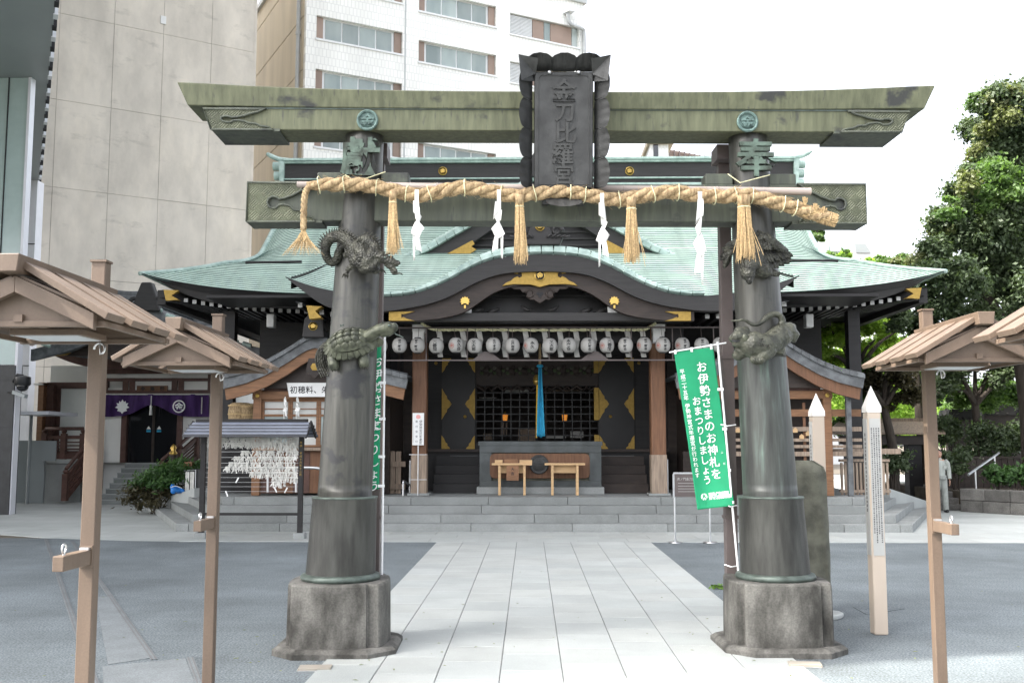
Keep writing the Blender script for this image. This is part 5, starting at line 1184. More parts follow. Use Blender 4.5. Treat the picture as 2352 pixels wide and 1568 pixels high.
# --- phoenix (right, upper)
ph_ = thing('bronze_bird', 'bronze phoenix with spread feathered wings on the upper right torii shaft', 'statue', cpt(1745, 600, .1, 1))
def rp(x, y, o): return cpt((2840+x*.1913)/1.7415, (900+y*.1913)/1.7415, o, 1)
mb = MB()
mb.tube([rp(x, y, o) for x, y, o in ((900, 500, .26), (860, 650, .32), (830, 800, .36), (800, 900, .38), (810, 1000, .38))], [.10, .11, .09, .07, .06], 12)
mb.ball(rp(800, 1030, .39), (.062, .06, .06)); mb.ball(rp(825, 1150, .40), (.033, .04, .04)); mb.tube([rp(820, 1090, .40), rp(830, 1170, .42), rp(835, 1215, .41)], [.03, .022, .01], 8)
mb.tube([rp(x, y, o) for x, y, o in ((900, 420, .25), (1050, 250, .24), (1200, 330, .25), (1400, 450, .20), (1600, 560, .12))], [.06, .07, .065, .05, .03], 10)
mb.tube([rp(x, y, o) for x, y, o in ((780, 480, .25), (560, 400, .20), (400, 480, .12), (300, 560, .08))], [.05, .06, .05, .03], 10)
mb.tube([rp(x, y, o) for x, y, o in ((950, 780, .28), (1100, 950, .26), (1250, 1030, .25))], [.09, .08, .05], 10)
remesh(mb, 'body', 'bronze_cast', ph_, .007, 2)
def feather(p, q, w_, o=.004, name='feather'):
    p, q = V(p), V(q); d = (q-p); L_ = d.length; d.normalize(); r_ = d.cross(V((0, -1, 0))).normalized(); nrm = V((0, -1, 0))
    m_ = MB(); n_ = 7; vs_ = []
    for i in range(n_):
        t = i/(n_-1); ww = w_*1.25*(.6+.4*math.sin(PI*min(1, t*1.3)))*(1 if t < .85 else .15+(1-t)*5.6); c_ = p+d*L_*t
        vs_ += [c_-r_*ww, c_+nrm*w_*.5, c_+r_*ww, c_-nrm*.006]
    fs = []
    for i in range(n_-1):
        for j in range(4): fs.append((i*4+j, i*4+(j+1) % 4, (i+1)*4+(j+1) % 4, (i+1)*4+j))
    m_.add(vs_, fs); m_.build(name, 'bronze_cast', ph_, smooth=True)
for i in range(11):
    t = i/10; feather(rp(1010+t*560, 530+t*60, .29-.16*t), rp(1130+t*600+40*math.sin(t*3), 830-t*180+ (30 if i % 2 else 0), .31-.18*t), .022, name='wing_feather')
for i in range(11):
    t = i/10; feather(rp(1080+t*460, 690+t*20, .30-.15*t), rp(1150+t*570, 1010-t*260+(25 if i % 2 else 0), .30-.17*t), .022, name='wing_feather')
for i in range(6):
    t = i/5; feather(rp(960+t*260, 300+t*80, .31), rp(1010+t*250, 500+t*40, .33), .020, name='wing_covert')
for i in range(8):
    t = i/7; feather(rp(560-t*170, 440+t*220, .22-.06*t), rp(250-(60 if 2 < i < 5 else 0)+t*40, 480+t*430, .12-.02*t), .026, name='wing_feather')
for i in range(9):
    t = i/8; feather(rp(780, 940+t*80, .40), rp(620+t*40, 930+t*190, .39), .014, name='crest_feather')
for i in range(6):
    t = i/5; feather(rp(1150, 930+t*40, .28), rp(1450+t*60-abs(t-.5)*120, 960+t*110, .22), .018, name='tail_feather')
# --- tiger (right, lower)
tg_ = thing('bronze_tiger', 'grey-green bronze tiger clinging to the lower right torii shaft, tail curling up', 'statue', cpt(1750, 765, .1, 1))
def tp(x, y, o): return cpt((2880+x*.1913)/1.7415, (1200+y*.1913)/1.7415, o, 1)
mb = MB()
mb.tube([tp(x, y, o) for x, y, o in ((520, 900, .33), (680, 930, .36), (850, 960, .35), (1000, 930, .33), (1120, 850, .30), (1260, 740, .26), (1400, 680, .20))], [.095, .125, .115, .105, .10, .105, .085], 14)
mb.ball(tp(470, 800, .36), (.085, .075, .085)); mb.ball(tp(330, 800, .38), (.065, .05, .045)); mb.tube([tp(400, 760, .38), tp(300, 780, .40), tp(240, 775, .40)], [.06, .05, .032], 10); mb.tube([tp(440, 900, .37), tp(340, 905, .39), tp(260, 905, .39)], [.05, .035, .025], 8)
mb.ball(tp(400, 650, .36), (.05, .05, .04)); mb.ball(tp(520, 660, .34), (.05, .05, .05))
mb.tube([tp(x, y, o) for x, y, o in ((1280, 700, .24), (1450, 640, .22), (1500, 720, .20), (1450, 840, .2))], [.10, .08, .075, .06], 10); mb.ball(tp(1480, 560, .22), (.05, .05, .035))
mb.tube([tp(x, y, o) for x, y, o in ((960, 1000, .33), (1000, 1070, .37), (900, 1150, .40), (820, 1230, .39))], [.08, .075, .06, .055], 10); mb.ball(tp(790, 1250, .40), (.072, .05, .045))
mb.tube([tp(x, y, o) for x, y, o in ((520, 1000, .30), (440, 1090, .30), (390, 1150, .28))], [.085, .07, .05], 10); mb.ball(tp(380, 1150, .28), (.055, .05, .05))
mb.tube([tp(x, y, o) for x, y, o in ((1200, 900, .24), (1240, 1040, .24), (1220, 1130, .24))], [.07, .055, .05], 10)
remesh(mb, 'body', 'bronze_tiger', tg_, .007, 2)
tl_ = spline([tp(x, y, o) for x, y, o in ((1280, 520, .26), (1300, 420, .26), (1240, 320, .27), (1120, 295, .29), (1000, 340, .31), (900, 430, .33), (800, 500, .35), (680, 510, .36), (560, 440, .37), (470, 410, .38), (380, 430, .38), (230, 430, .38))], 60)
MB().tube(tl_, [.034-.00045*i for i in range(61)], 10).build('tail', 'bronze_tiger', tg_, smooth=True)
for i in range(7): MB().tube([tp(700+i*30, 790+(i % 3)*20, .46), tp(730+i*32, 840+(i % 2)*20, .47)], [.006, .002], 5).build('stripe', 'bronze_cast', tg_)
for i in range(10): MB().tube(spline([tp(1060+i*25, 700+i*4, .36-.006*i), tp(1150+i*24, 660+i*12, .37-.008*i), tp(1260+i*20, 690+i*14, .35-.008*i)], 5), [.004, .006, .006, .006, .005, .003], 5).build('stripe', 'bronze_cast', tg_)
for i in range(6): MB().tube([tp(800+i*45, 900+i*8, .47-.004*i), tp(840+i*45, 950+i*12, .475-.004*i)], [.008, .003], 5).build('stripe', 'bronze_cast', tg_)
MB().lathe([(.001, 0), (.03, .0), (.035, .01), (.02, .012)], 12).build('ear', 'bronze_tiger', tg_) if False else MB().ball(tp(535, 780, .43), (.032, .016, .036), 10, 8).build('ear', 'bronze_turtle', tg_, smooth=True)
MB().ball(tp(370, 735, .43), .012, 8, 6).build('eye', 'bronze_lip', tg_, smooth=True)
MB().tube([tp(240, 845, .43), tp(330, 860, .445), tp(410, 850, .44)], [.008, .01, .006], 6).build('mouth', 'ink', tg_)
for i in range(4): MB().ball(tp(720+i*55, 1270-abs(i-1.5)*12, .445), (.02, .02, .022), 8, 6).build('toe', 'bronze_tiger', tg_, smooth=True)
# ---------------------------------------------------------------- brown gabled lantern posts
def lantern_post(x, y, lab):
    t = thing('gabled_post', lab, 'post', (x, y, 0), 0, 'brown posts with small gabled roofs along the path')
    b = lambda mb, n, m='brown_paint', p=t, **k: xf(mb, WM[t.name]).build(n, m, p, **k)
    zr, ze, hw = 2.545, 2.345, .42; sl = math.atan2(zr-ze, hw)
    b(MB().box(-.038, .038, -.038, .038, 0, 2.76), 'post', bevel=.005)
    b(MB().box(-.044, .044, -.044, .044, 2.76, 2.772), 'post_cap')
    rg = MB().prism([(-.045, zr+.005), (.045, zr+.005), (.055, zr+.085), (-.055, zr+.085)], -.98, .10); b(rg, 'ridge_beam', bevel=.004)
    for s in (-1, 1):
        for k in range(4):
            y0 = -.92+k*.29; a, e = V((s*.03, 0, zr+.035)), V((s*(hw+.0), 0, ze+.0)); n_ = V((s*math.sin(sl), 0, math.cos(sl)))
            sec = MB(); w0, w1 = (y0, y0+.20)
            vs_ = [p+n_*h+V((0, yy, 0)) for yy in (w0, w1) for p, h in ((a, 0), (e, 0), (e, .032), (a, .032))]
            sec.add(vs_, [(0, 1, 2, 3), (7, 6, 5, 4), (0, 4, 5, 1), (1, 5, 6, 2), (2, 6, 7, 3), (3, 7, 4, 0)]); b(sec, 'roof_slat', bevel=.003)
        for y0, dn in ((-.90, .075), (-.02, .06)):           # barge boards
            a, e = V((s*.0, 0, zr+.0)), V((s*(hw-.06), 0, ze+.03)); bb_ = MB(); n_ = V((0, 0, -1))
            vs_ = [p+V((0, yy, -h)) for yy in (y0, y0+.035) for p, h in ((a, 0), (e, 0), (e, dn), (a, dn))]
            bb_.add(vs_, [(0, 1, 2, 3), (7, 6, 5, 4), (0, 4, 5, 1), (1, 5, 6, 2), (2, 6, 7, 3), (3, 7, 4, 0)]); b(bb_, 'barge_board', bevel=.003)
        sk = MB().beam((s*.02, -.46, zr-.005), (s*(hw-.05), -.46, ze+.045), .86, .012, (0, 0, 1)); b(sk, 'roof_sheet')
    for y0 in (-.84, -.05):
        b(MB().prism([(-hw+.07, ze+.0), (hw-.07, ze+.0), (.0, zr-.055)], y0, y0+.02), 'gable_panel')
        b(MB().box(-hw+.03, hw-.03, y0-.012, y0+.025, ze-.025, ze+.002), 'tie_bar', bevel=.003)
    for s in (-1, 1): b(MB().box(s*(hw-.05)-.012, s*(hw-.05)+.012, -.84, -.03, ze-.02, ze+.003), 'side_bar')
    fr = b(MB().box(-.17, .17, -.60, -.30, ze-.035, ze-.005), 'lamp_tray', bevel=.004); b(MB().box(-.15, .15, -.58, -.32, ze-.038, ze-.0352), 'diffuser', 'frost_panel', fr)
    b(MB().box(-.02, .02, -.86, -.0, ze-.004, ze+.03), 'centre_bar')
    hk = [(0.05, -.10+.0, ze-.02)]+[(.05+.028*math.sin(a), -.10, ze-.055-.03*math.cos(a)+.0) for a in [.3+k*.45 for k in range(0, 11)]]
    b(MB().tube([V(q) for q in hk[::1]], .006, 6), 'hook', 'steel', smooth=True)
    ar = b(MB().box(-.028, .028, -.36, -.039, 1.18, 1.255), 'arm', bevel=.004)
    b(MB().box(-.034, .034, -.05, -.0385, 1.165, 1.275), 'arm_plate', 'brown_paint'); b(MB().box(-.024, .024, -.075, -.045, 1.256, 1.268), 'bolt_head', 'steel')
    b(MB().tube([V((0, -.30+.022*math.cos(a), 1.285+.022*math.sin(a))) for a in [2*PI*k/14 for k in range(15)]], .005, 6), 'eye_bolt', 'steel', ar, smooth=True); b(MB().cyl((0, -.30, 1.254), (0, -.30, 1.27), .008), 'eye_stem', 'steel', ar)
    return t
lantern_post(-2.29, 5.35, 'nearest brown metal post with gabled roof, at the left edge')
lantern_post(-2.35, 7.62, 'brown gabled post between the nearest left post and the torii')
lantern_post(2.89, 7.42, 'brown gabled post right of the beige pillars')
lantern_post(2.86, 5.45, 'brown gabled roof cut by the right edge of the picture')
# ---------------------------------------------------------------- pointed beige pillars
def pillar(x, y, z1, w_, rz, lab, writing):
    t = thing('pointed_pillar', lab, 'pillar', (x, y, 0), rz, 'pointed beige marker pillars'); b = lambda mb, n, m, **k: xf(mb, WM[t.name]).build(n, m, t, **k)
    h = w_/2; zs = z1-.26
    b(MB().box(-h, h, -h, h, 0, zs), 'shaft', 'marker_beige', bevel=.012)
    b(MB().box(-h-.004, h+.004, -h-.004, h+.004, zs, zs+.05), 'collar', 'marker_white')
    c = MB(); hh = h+.004; c.add([(-hh, -hh, zs+.05), (hh, -hh, zs+.05), (hh, hh, zs+.05), (-hh, hh, zs+.05), (0, 0, z1)], [(0, 1, 4), (1, 2, 4), (2, 3, 4), (3, 0, 4), (3, 2, 1, 0)]); b(c, 'point', 'marker_white')  # sky brightness on the tip facets put into the whiter colour
    z0p = z1-1.62 if writing else z1-1.3
    b(MB().box(-h-.006, -h+.002, -h*.75, h*.75, z0p, zs-.06), 'side_plate', 'plate_grey')
    if writing:
        b(MB().box(-h*.78, h*.78, -h-.006, -h+.002, z0p, zs-.06), 'front_plate', 'plate_grey')
        g = random.Random(5); mb = MB()
        for j in range(4):
            z = zs-.15; x = h*.52-j*h*.35
            while z > z0p+.12+.1*(j % 2):
                l_ = g.uniform(.010, .018); w2 = g.uniform(.004, .007); mb.box(x-w2, x+w2, -h-.0075, -h-.0062, z-l_, z); z -= l_+g.uniform(.004, .008)
        o = b(mb, 'small_print', 'ink_grey'); o['kind'] = 'stuff'
    mb = MB(); g = random.Random(6); z = zs-.2
    while z > zs-.95:
        l_ = g.uniform(.02, .035); mb.box(-h-.0075, -h-.0062, -.012, .012, z-l_, z); z -= l_+.012
    o = b(mb, 'side_print', 'ink_grey'); o['kind'] = 'stuff'
p1 = gnd(2012, 1458); pillar(p1.x+.055, p1.y+.07, 2.36, .132, R(2), 'taller pointed beige pillar with printed panels, before the other pillar', True)
pillar(3.19, 11.4, 2.36, .135, R(2), 'pointed beige pillar standing behind the rounded stone', False)
# ---------------------------------------------------------------- rounded standing stone
st = thing('standing_stone', 'dark rounded standing stone behind the right torii base', 'stone', (2.80, 10.9, 0))
mb = MB(); nz = 26; na = 40
def stp(u, v):
    z = v*1.62; a = 2*PI*u; hx, hy = .335*(1-.035*v), .17*(1-.1*v)
    e = 1 if z < 1.47 else math.sqrt(max(0, 1-((z-1.47)/.155)**2.2)) ; hx2 = hx-(1-e)*.17; hx2 = max(.0, hx2)
    cx, sy = math.cos(a), math.sin(a); px = math.copysign(abs(cx)**.5, cx)*hx2*1.0; py = math.copysign(abs(sy)**.6, sy)*hy*(.55+.45*e)
    w_ = .012*math.sin(7*u*6.28+z*5)+.008*math.sin(z*17+u*30)
    return (2.80+px+w_*.6, 10.9+py+w_, z)
mb.grid(stp, na, nz); mb.add([stp(k/na, 1) for k in range(na)], [tuple(range(na))]); mb.build('body', 'stone_mono', st, smooth=True)
mb = MB().slab([(2.80+.47*math.cos(a)*(1+.06*math.sin(3*a)), 10.9+.30*math.sin(a)) for a in [2*PI*k/18 for k in range(18)]], 0, .05); mb.build('base', 'granite_light', st, bevel=.015)
# ---------------------------------------------------------------- green banners
def banner(lab, corners, Yc, pole0, pole1, bar0, bar1, text=True, bulge=.06):
    t = thing('green_banner', lab, 'banner', pole0, group='green vertical banners tied behind the torii'); q = [V(c) for c in corners]
    nrm = (q[1]-q[0]).cross(q[3]-q[0]).normalized(); nrm = nrm if nrm.y < 0 else -nrm
    def S_(u, v, o=0.):
        p = q[0].lerp(q[1], u).lerp(q[3].lerp(q[2], u), v); w_ = bulge*(.6*math.sin(v*5+u*2)*v+.35*math.sin(u*6+v*3)*v*.6); return p+nrm*(w_+o)
    o = MB().grid(lambda u, v: S_(u, v), 30, 90).build('cloth', 'banner_green', t, smooth=True); o.modifiers.new('t', 'SOLIDIFY').thickness = .0012
    W_ = (q[1]-q[0]).length; H_ = (q[3]-q[0]).length
    def put_text(s_, u, v0, size, gap, bold=.01):
        mb = MB()
        v = v0
        for ch in s_:
            if ch == ' ': v += size*gap*.5/H_; continue
            vs_, fs = glyph(ch, 0, bold); mb.add([S_(u+a*size/W_, v-b_*size/H_, .007) for a, b_, c_ in vs_], fs); v += size*gap/H_
        o_ = mb.build('lettering', 'banner_white', t)
        if size < .03: o_['kind'] = 'stuff'
    if text:
        put_text('お伊勢さまのお神札を', .64, .115, .104, 1.075, .008); put_text('おまつりしましょう', .385, .325, .088, 1.05, .008)
        put_text('平成二十五年 伊勢神宮式年遷宮が行われます', .13, .13, .049, 1.02, .004); put_text('ふ', .87, .665, .024, 1, 0); put_text('だ', .89, .735, .024, 1, 0)
        mb = MB(); m_ = 28; mb.add([S_(.235+.085*math.cos(2*PI*i/m_), .925-.085*W_/H_*math.sin(2*PI*i/m_), .004) for i in range(m_)], [tuple(range(m_))]); mb.build('emblem', 'banner_white', t)
        for p_ in (((.15, .95), (.235, .90), (.26, .92)), ((.32, .95), (.235, .90), (.21, .92)), ((.20, .965), (.235, .93), (.27, .965))):
            MB().add([S_(a, b_, .006) for a, b_ in p_], [(0, 1, 2)]).build('emblem_mark', 'banner_green', t)
        for k, s_ in enumerate(('港区虎ノ門金刀比羅宮', '第六十二回神宮式年遷宮')):
            mb = MB()
            for i, ch in enumerate(s_):
                vs_, fs = glyph(ch, 0, 0); mb.add([S_(.40+i*.052+a*.036/W_, .915+k*.022-b_*.036/H_, .004) for a, b_, c_ in vs_], fs)
            mb.build('small_lettering', 'banner_white', t)
    MB().cyl(pole0, pole1, .011, .010, 10).build('pole', 'pole_white', t, smooth='auto'); MB().cyl(bar0, bar1, .007, .007, 8).build('cross_bar', 'pole_white', t)
    for u in (.03, .45, .95):
        p = S_(u, 0); e = V(bar0).lerp(V(bar1), (p-V(bar0)).length/(V(bar1)-V(bar0)).length); MB().beam(p+V((0, -.003, -.02)), e+V((0, -.003, .012)), .022, .014, (0, 1, 0)).build('loop', 'pole_white', t)
    for v in (.27, .52, .78, .98):
        p = S_(1, v); k_ = max(0, min(1, (V(pole1).z-p.z)/(V(pole1).z-V(pole0).z))); e = V(pole1).lerp(V(pole0), k_); MB().beam(p-V((.012, .003, 0)), e+V((.016, -.003, 0)), .014, .026, (0, 0, 1)).build('loop', 'pole_white', t)
    return t, S_
bY = 9.58
c_ = [at(1548, 808, bY), at(1638, 797, bY-.02), at(1686, 1160, bY-.03), at(1603, 1171, bY)]
bt, _ = banner('green banner with large white writing beside the right torii shaft', c_, bY, at(1698, 1335, bY-.05), at(1648, 785, bY-.02), at(1537, 809, bY-.01), at(1668, 787, bY-.02))
for y, x0, x1 in ((975, 1650, 1690), (1298, 1664, 1697), (1160, 1664, 1692)): MB().tube([at(x0, y-2, bY+.02), at((x0+x1)/2, y+3, bY-.08), at(x1, y, bY-.04)], .006, 6).build('string', 'pole_white', bt)
qa = [at(790, 812, 9.50), at(876, 790, 9.52), at(871, 1122, 9.52), at(786, 1134, 9.50)]
lb, S2 = banner('green banner half hidden behind the left torii shaft', qa, 9.5, at(877, 1322, 9.53), at(884, 752, 9.53), at(790, 812, 9.50), at(886, 784, 9.53), text=False, bulge=.012)
W2_, H2_ = (qa[1]-qa[0]).length, (qa[3]-qa[0]).length
for txt, u_, v, sz, gp_ in (('お伊勢さまに', .90, .12, .105, 1.1), ('まつりしょう', .86, .56, .10, 1.08)):
    mb = MB()
    for ch in txt:
        vs_, fs = glyph(ch, 0, .008); mb.add([S2(u_+a*sz/W2_, v-b_*sz/H2_, .007) for a, b_, q_ in vs_], fs); v += sz*gp_/H2_
    mb.build('lettering', 'banner_white', lb)
# ---------------------------------------------------------------- fortune-slip rack
OY = 19.5
om = thing('fortune_rack', 'black roofed rack crowded with knotted white fortune slips', 'rack', (-5.3, OY, 0))
xl, xr = at(466, 1100, OY).x, at(691, 1100, OY).x; zroof = at(580, 998, OY).z; zt_ = at(580, 962, OY).z
for x in (xl, xr):
    MB().box(x-.045, x+.045, OY-.045, OY+.045, .10, zroof+.06).build('post', 'black_wood', om); MB().box(x-.11, x+.11, OY-.11, OY+.11, 0, .12).build('foot', 'granite_step', om, bevel=.02)
MB().box(xl+.046, xr-.046, OY-.025, OY+.025, at(580, 1183, OY).z, at(580, 1177, OY).z).build('rail', 'black_wood', om)
rx0, rx1 = at(440, 980, OY).x, at(718, 980, OY).x
MB().box(rx0+.1, rx1-.1, OY-.07, OY+.07, zt_-.06, zt_).build('ridge', 'black_wood', om)
for s in (-1, 1):
    for k in range(4):
        f0, f1 = k/4, (k+1)/4; y0, y1 = OY+s*(.06+.42*f0), OY+s*(.06+.42*f1+.015); za, zb = zt_-.06-.24*f0, zt_-.06-.24*f1
        mb = MB(); ex = .05*f1
        mb.add([(rx0+.06-ex, y0, za), (rx1-.06+ex, y0, za), (rx1-.06+ex, y1, zb), (rx0+.06-ex, y1, zb), (rx0+.06-ex, y0, za-.025), (rx1-.06+ex, y0, za-.025), (rx1-.06+ex, y1, zb-.028), (rx0+.06-ex, y1, zb-.028)], [(0, 1, 2, 3), (7, 6, 5, 4), (0, 4, 5, 1), (2, 6, 7, 3), (1, 5, 6, 2), (3, 7, 4, 0)]); mb.build('roof_board', 'tile_blue_gloss', om)
        mb2 = MB().box(rx0-.0, rx1+.0, min(y1, y1+s*.014), max(y1, y1+s*.014), zb-.045, zb+.008); mb2.build('roof_batten', 'tile_black_gloss', om)
for s in (-1, 1):
    e = rx0+.03 if s < 0 else rx1-.03; MB().prism([(0, 0), (0, 0), (0, 0)], 0, 0) if False else None
    mb = MB(); mb.add([(e-.015, OY-.5, zt_-.33), (e-.015, OY, zt_-.03), (e-.015, OY+.5, zt_-.33), (e-.015, OY+.44, zt_-.37), (e-.015, OY, zt_-.12), (e-.015, OY-.44, zt_-.37)]+[(e+.015, OY-.5, zt_-.33), (e+.015, OY, zt_-.03), (e+.015, OY+.5, zt_-.33), (e+.015, OY+.44, zt_-.37), (e+.015, OY, zt_-.12), (e+.015, OY-.44, zt_-.37)], [(0, 1, 4, 5), (1, 2, 3, 4), (11, 10, 7, 6), (10, 9, 8, 7), (0, 6, 7, 1), (1, 7, 8, 2), (5, 4, 10, 11), (4, 3, 9, 10), (0, 5, 11, 6), (2, 8, 9, 3)]); mb.build('gable_board', 'black_wood', om)
g = random.Random(21); ys = [1003, 1014, 1025, 1037, 1050, 1063, 1073, 1085, 1096, 1107, 1117, 1128]
dens = [(0, 1), (0, 1), (.75, 1), (.38, 1), (.3, 1), (.24, 1), (.2, 1), (.48, 1), (.72, 1), (.73, .86), (0, 0), (0, 0)]
for j, (y, (d0, d1)) in enumerate(zip(ys, dens)):
    z = at(580, y, OY).z; MB().box(xl, xr, OY-.002, OY+.002, z-.002, z+.002).build('wire', 'steel', om)
    if d1 <= d0: continue
    mb = MB(); n = int((190 if j < 2 else 135)*(d1-d0)) if j != 2 else 36; z -= .03 if j < 2 else 0
    for _ in range(n):
        x = xl+.06+(xr-xl-.12)*(d0+(d1-d0)*g.random()); w_ = g.uniform(.005, .009); L_ = g.uniform(.05, .12); tx = g.uniform(-.04, .04); ty = g.uniform(-.03, .03)
        p = V((x, OY+g.uniform(-.025, .02), z)); mb.beam(p+V((-tx*.3, 0, .02)), p+V((tx, ty, -L_)), w_*2, .003, (0, 1, .2)); mb.beam(p+V((-.015, -.01, .012)), p+V((.02, -.012, -.012)), .016, .012, (0, 1, 0))
        if g.random() < .6: mb.beam(p, p+V((-tx-.03, ty, -L_*.7)), w_*2, .003, (0, 1, -.2))
    o = mb.build('slip_row', 'paper_old', om); o['kind'] = 'stuff'
for j, x in enumerate((500, 548, 630, 660, 518)):
    p = at(x, (1095, 1096, 1118, 1119, 1127)[j], OY-.01); MB().beam(p, p+V((.05*(-1)**j, -.01, -.10)), .025, .004, (0, 1, 0)).build('loose_slip', 'paper', om)
MB().text('奉納   平成十六年十二月', (xr+.0, OY-.047, zroof-.15), (1, 0, 0), (0, 0, 1), .05, 0, 0, 1.15).build('post_lettering', 'gold', om)
# ---------------------------------------------------------------- side offices under the main eaves
def office(s, lab):
    """s=-1 left, +1 right; gable faces the court"""
    t = thing('side_office', lab, 'building', (X0+s*4.95, 24, topz)); cx = X0+s*4.97
    GY = 22.3; top = [(0, 4.12), (.15, 4.08), (.35, 3.97), (.62, 3.79), (1.10, 3.52), (1.55, 3.34), (2.05, 3.22)]
    xs_ = [p[0] for p in top]; zs_ = [p[1] for p in top]; f = lambda d: interp(xs_, zs_, abs(d)); dl_ = [2.05*k/24 for k in range(-24, 25)]
    for q in (-1, 1):
        for k in range(12):
            a, b_ = 2.05*k/12+.004, 2.05*(k+1)/12-.004; mb = MB(); vs_ = []
            for y, h in ((GY-.14, -.02), (GY-.14, .07), (GY-.02, .11), (GY+.2, .09)): vs_ += [(cx+q*a, y, f(a)+h), (cx+q*b_, y, f(b_)+h)]
            mb.add(vs_, [(0, 1, 3, 2), (2, 3, 5, 4), (4, 5, 7, 6)]); mb.build('verge_tile', 'tile_grey', t)
        nr_ = 16
        for k in range(nr_):
            y = GY+.22+k*.2; mb = MB().grid(lambda u, v: (cx+q*2.05*u, y+.2*v, f(2.05*u)+.04+.045*math.sin(PI*v)), 10, 4); mb.build('tile_row', 'tile_grey', t, smooth=True)
    MB().band([(cx+d, GY-.08, f(d)-.02) for d in dl_], [(cx+d*.98, GY-.08, f(d)-.23) for d in dl_], (0, .12, 0)).build('barge_edge', 'tile_grey', t)
    MB().band([(cx+d*.97, GY-.02, f(d)-.20) for d in dl_], [(cx+d*.95, GY-.02, f(d)-.47) for d in dl_], (0, .10, 0)).build('barge_board', 'wood_orange' if s < 0 else 'wood_brown', t)
    MB().box(cx-.14, cx+.14, GY-.2, 26, 4.12, 4.34).build('ridge', 'tile_grey', t, bevel=.03)
    o = MB().prism([(cx-.24, 4.10), (cx+.24, 4.10), (cx+.20, 4.50), (cx+.10, 4.62), (cx-.10, 4.62), (cx-.20, 4.50)], GY-.3, GY-.1).build('ridge_tile', 'fascia_black', t, bevel=.02); ring_crest(cx, GY-.30, 4.34, .095, o)
    pg = MB().prism([(cx-.14, 3.66), (cx+.14, 3.66), (cx+.20, 3.32), (cx+.08, 3.30), (cx, 3.22), (cx-.08, 3.30), (cx-.20, 3.32)], GY-.06, GY-.021).build('pendant', 'dark_brown', t); MB().lathe([(.085, 0), (.085, .02), (.05, .03)], 6).build('x', 'gold', pg) if False else None
    hx = MB().lathe([(.09, 0), (.09, .02), (.045, .03)], 6); hx.v = [(cx+a, GY-.065-c, 3.47+b_) for a, b_, c in hx.v]; hx.build('pendant_crest', 'gold', pg)
    MB().prism([(cx-1.85, 3.02), (cx+1.85, 3.02), (cx+1.5, 3.2), (cx+.6, 3.6), (cx, 3.95), (cx-.6, 3.6), (cx-1.5, 3.2)], GY+.25, GY+.35).build('gable_wall', 'dark_brown', t)
    FY = 22.75; wx = 1.36
    MB().box(cx-wx-.12, cx+wx+.12, FY-.08, FY+.1, 2.78, 2.96).build('head_beam', 'wood_orange', t, bevel=.01); MB().box(cx-wx-.2, cx+wx+.2, FY-.02, FY+.1, 2.96, 3.22).build('upper_boards', 'wood_red', t)
    for x in (cx-wx, cx+wx):
        p = MB().box(x-.09, x+.09, FY-.09, FY+.09, topz, 3.02).build('corner_post', 'wood_orange', t, bevel=.01); MB().box(x-.1-.05, x+.1+.05, FY-.24, FY-.1, 2.99, 3.18).build('bracket_nose', 'white_paint', p)
        MB().ball((x, FY-.1, 2.86), (.05, .02, .05), 10, 6).build('nail_cover', 'gold_shiny', p)
    MB().box(cx-wx-.15, cx+wx+.15, 23.4, 26, topz, 3.0).build('back_room', 'dark_brown', t)
    return t, cx, FY, wx
t, cx, FY, wx = office(-1, 'small tiled-roof shrine office under the left eaves of the hall')
for k in range(4):                                          # shoji windows
    x0, x1 = cx-wx+.09+k*(2*wx-.18)/4, cx-wx+.09+(k+1)*(2*wx-.18)/4; f = MB().box(x0+.002, x1-.002, FY+.03, FY+.06, 1.72, 2.78).build('window', 'shoji' if True else '', t)
    for a, b_ in ((x0+.002, x0+.05), (x1-.05, x1-.002)): MB().box(a, b_, FY-.01, FY+.029, 1.72, 2.78).build('stile', 'wood_orange', f)
    for z in (1.72, 2.40, 2.73): MB().box(x0+.05, x1-.05, FY-.005, FY+.029, z, z+.05).build('rail', 'wood_orange', f)
    MB().box(x0+.05, x1-.05, FY+.005, FY+.028, 2.56, 2.58).build('muntin', 'wood_orange', f)
    if k % 2 == 0: MB().box(x0+.06, x1-.06, FY+.01, FY+.027, 1.78, 2.39).build('pane', 'win_glass', f)
MB().box(cx-wx-.05, cx+wx+.05, FY-.15, FY+.08, 1.64, 1.71).build('counter', 'wood_weather', t, bevel=.01)
for k in range(7):
    x0 = cx-wx+.09+k*(2*wx-.18)/7; MB().box(x0+.004, x0+(2*wx-.18)/7-.004, FY+.02, FY+.06, topz+.05, 1.64).build('plank', 'wood_brown' if k % 2 else 'wood_red', t)
for x in (cx-.75, cx-.1): MB().grid(lambda u, v: (x+.05*(u-.5)*2+.03*math.sin(v*9), FY-.12-.02*u, 2.79-.36*v), 2, 6).build('x', 'paper', t).name if False else None
ts = thing('office_sign', 'white board with bold black writing on the left office', 'sign', at(728, 895, 22.55)); a, b_ = at(659, 879, 22.55), at(797, 879, 22.55); zb = at(728, 911, 22.55).z
MB().prism([(a.x, a.z), (b_.x, a.z), (b_.x-.05, zb), (a.x+.06, zb)][::-1], 22.53, 22.56).build('board', 'white_paint', ts); MB().text('初穂料、朱印', (a.x+.16, 22.527, (a.z+zb)/2), (1, 0, 0), (0, 0, 1), .172, 0, .012, 1.02, False).build('lettering', 'ink', ts)
for i, x in enumerate((655, 683)):
    shide(x, 915, 965, 22.6, 'small white paper streamer over the left office window, %s one' % ('left' if i == 0 else 'right'), 40+x, 9, 'streamers over the office window')
p = at(678, 1040, 22.55); tag(MB().box(p.x-.03, p.x+.03, 22.54, 22.55, p.z-.16, p.z+.1).build('paper_tag', 'paper'), 'white paper tag hanging below the left office counter', 'tag')
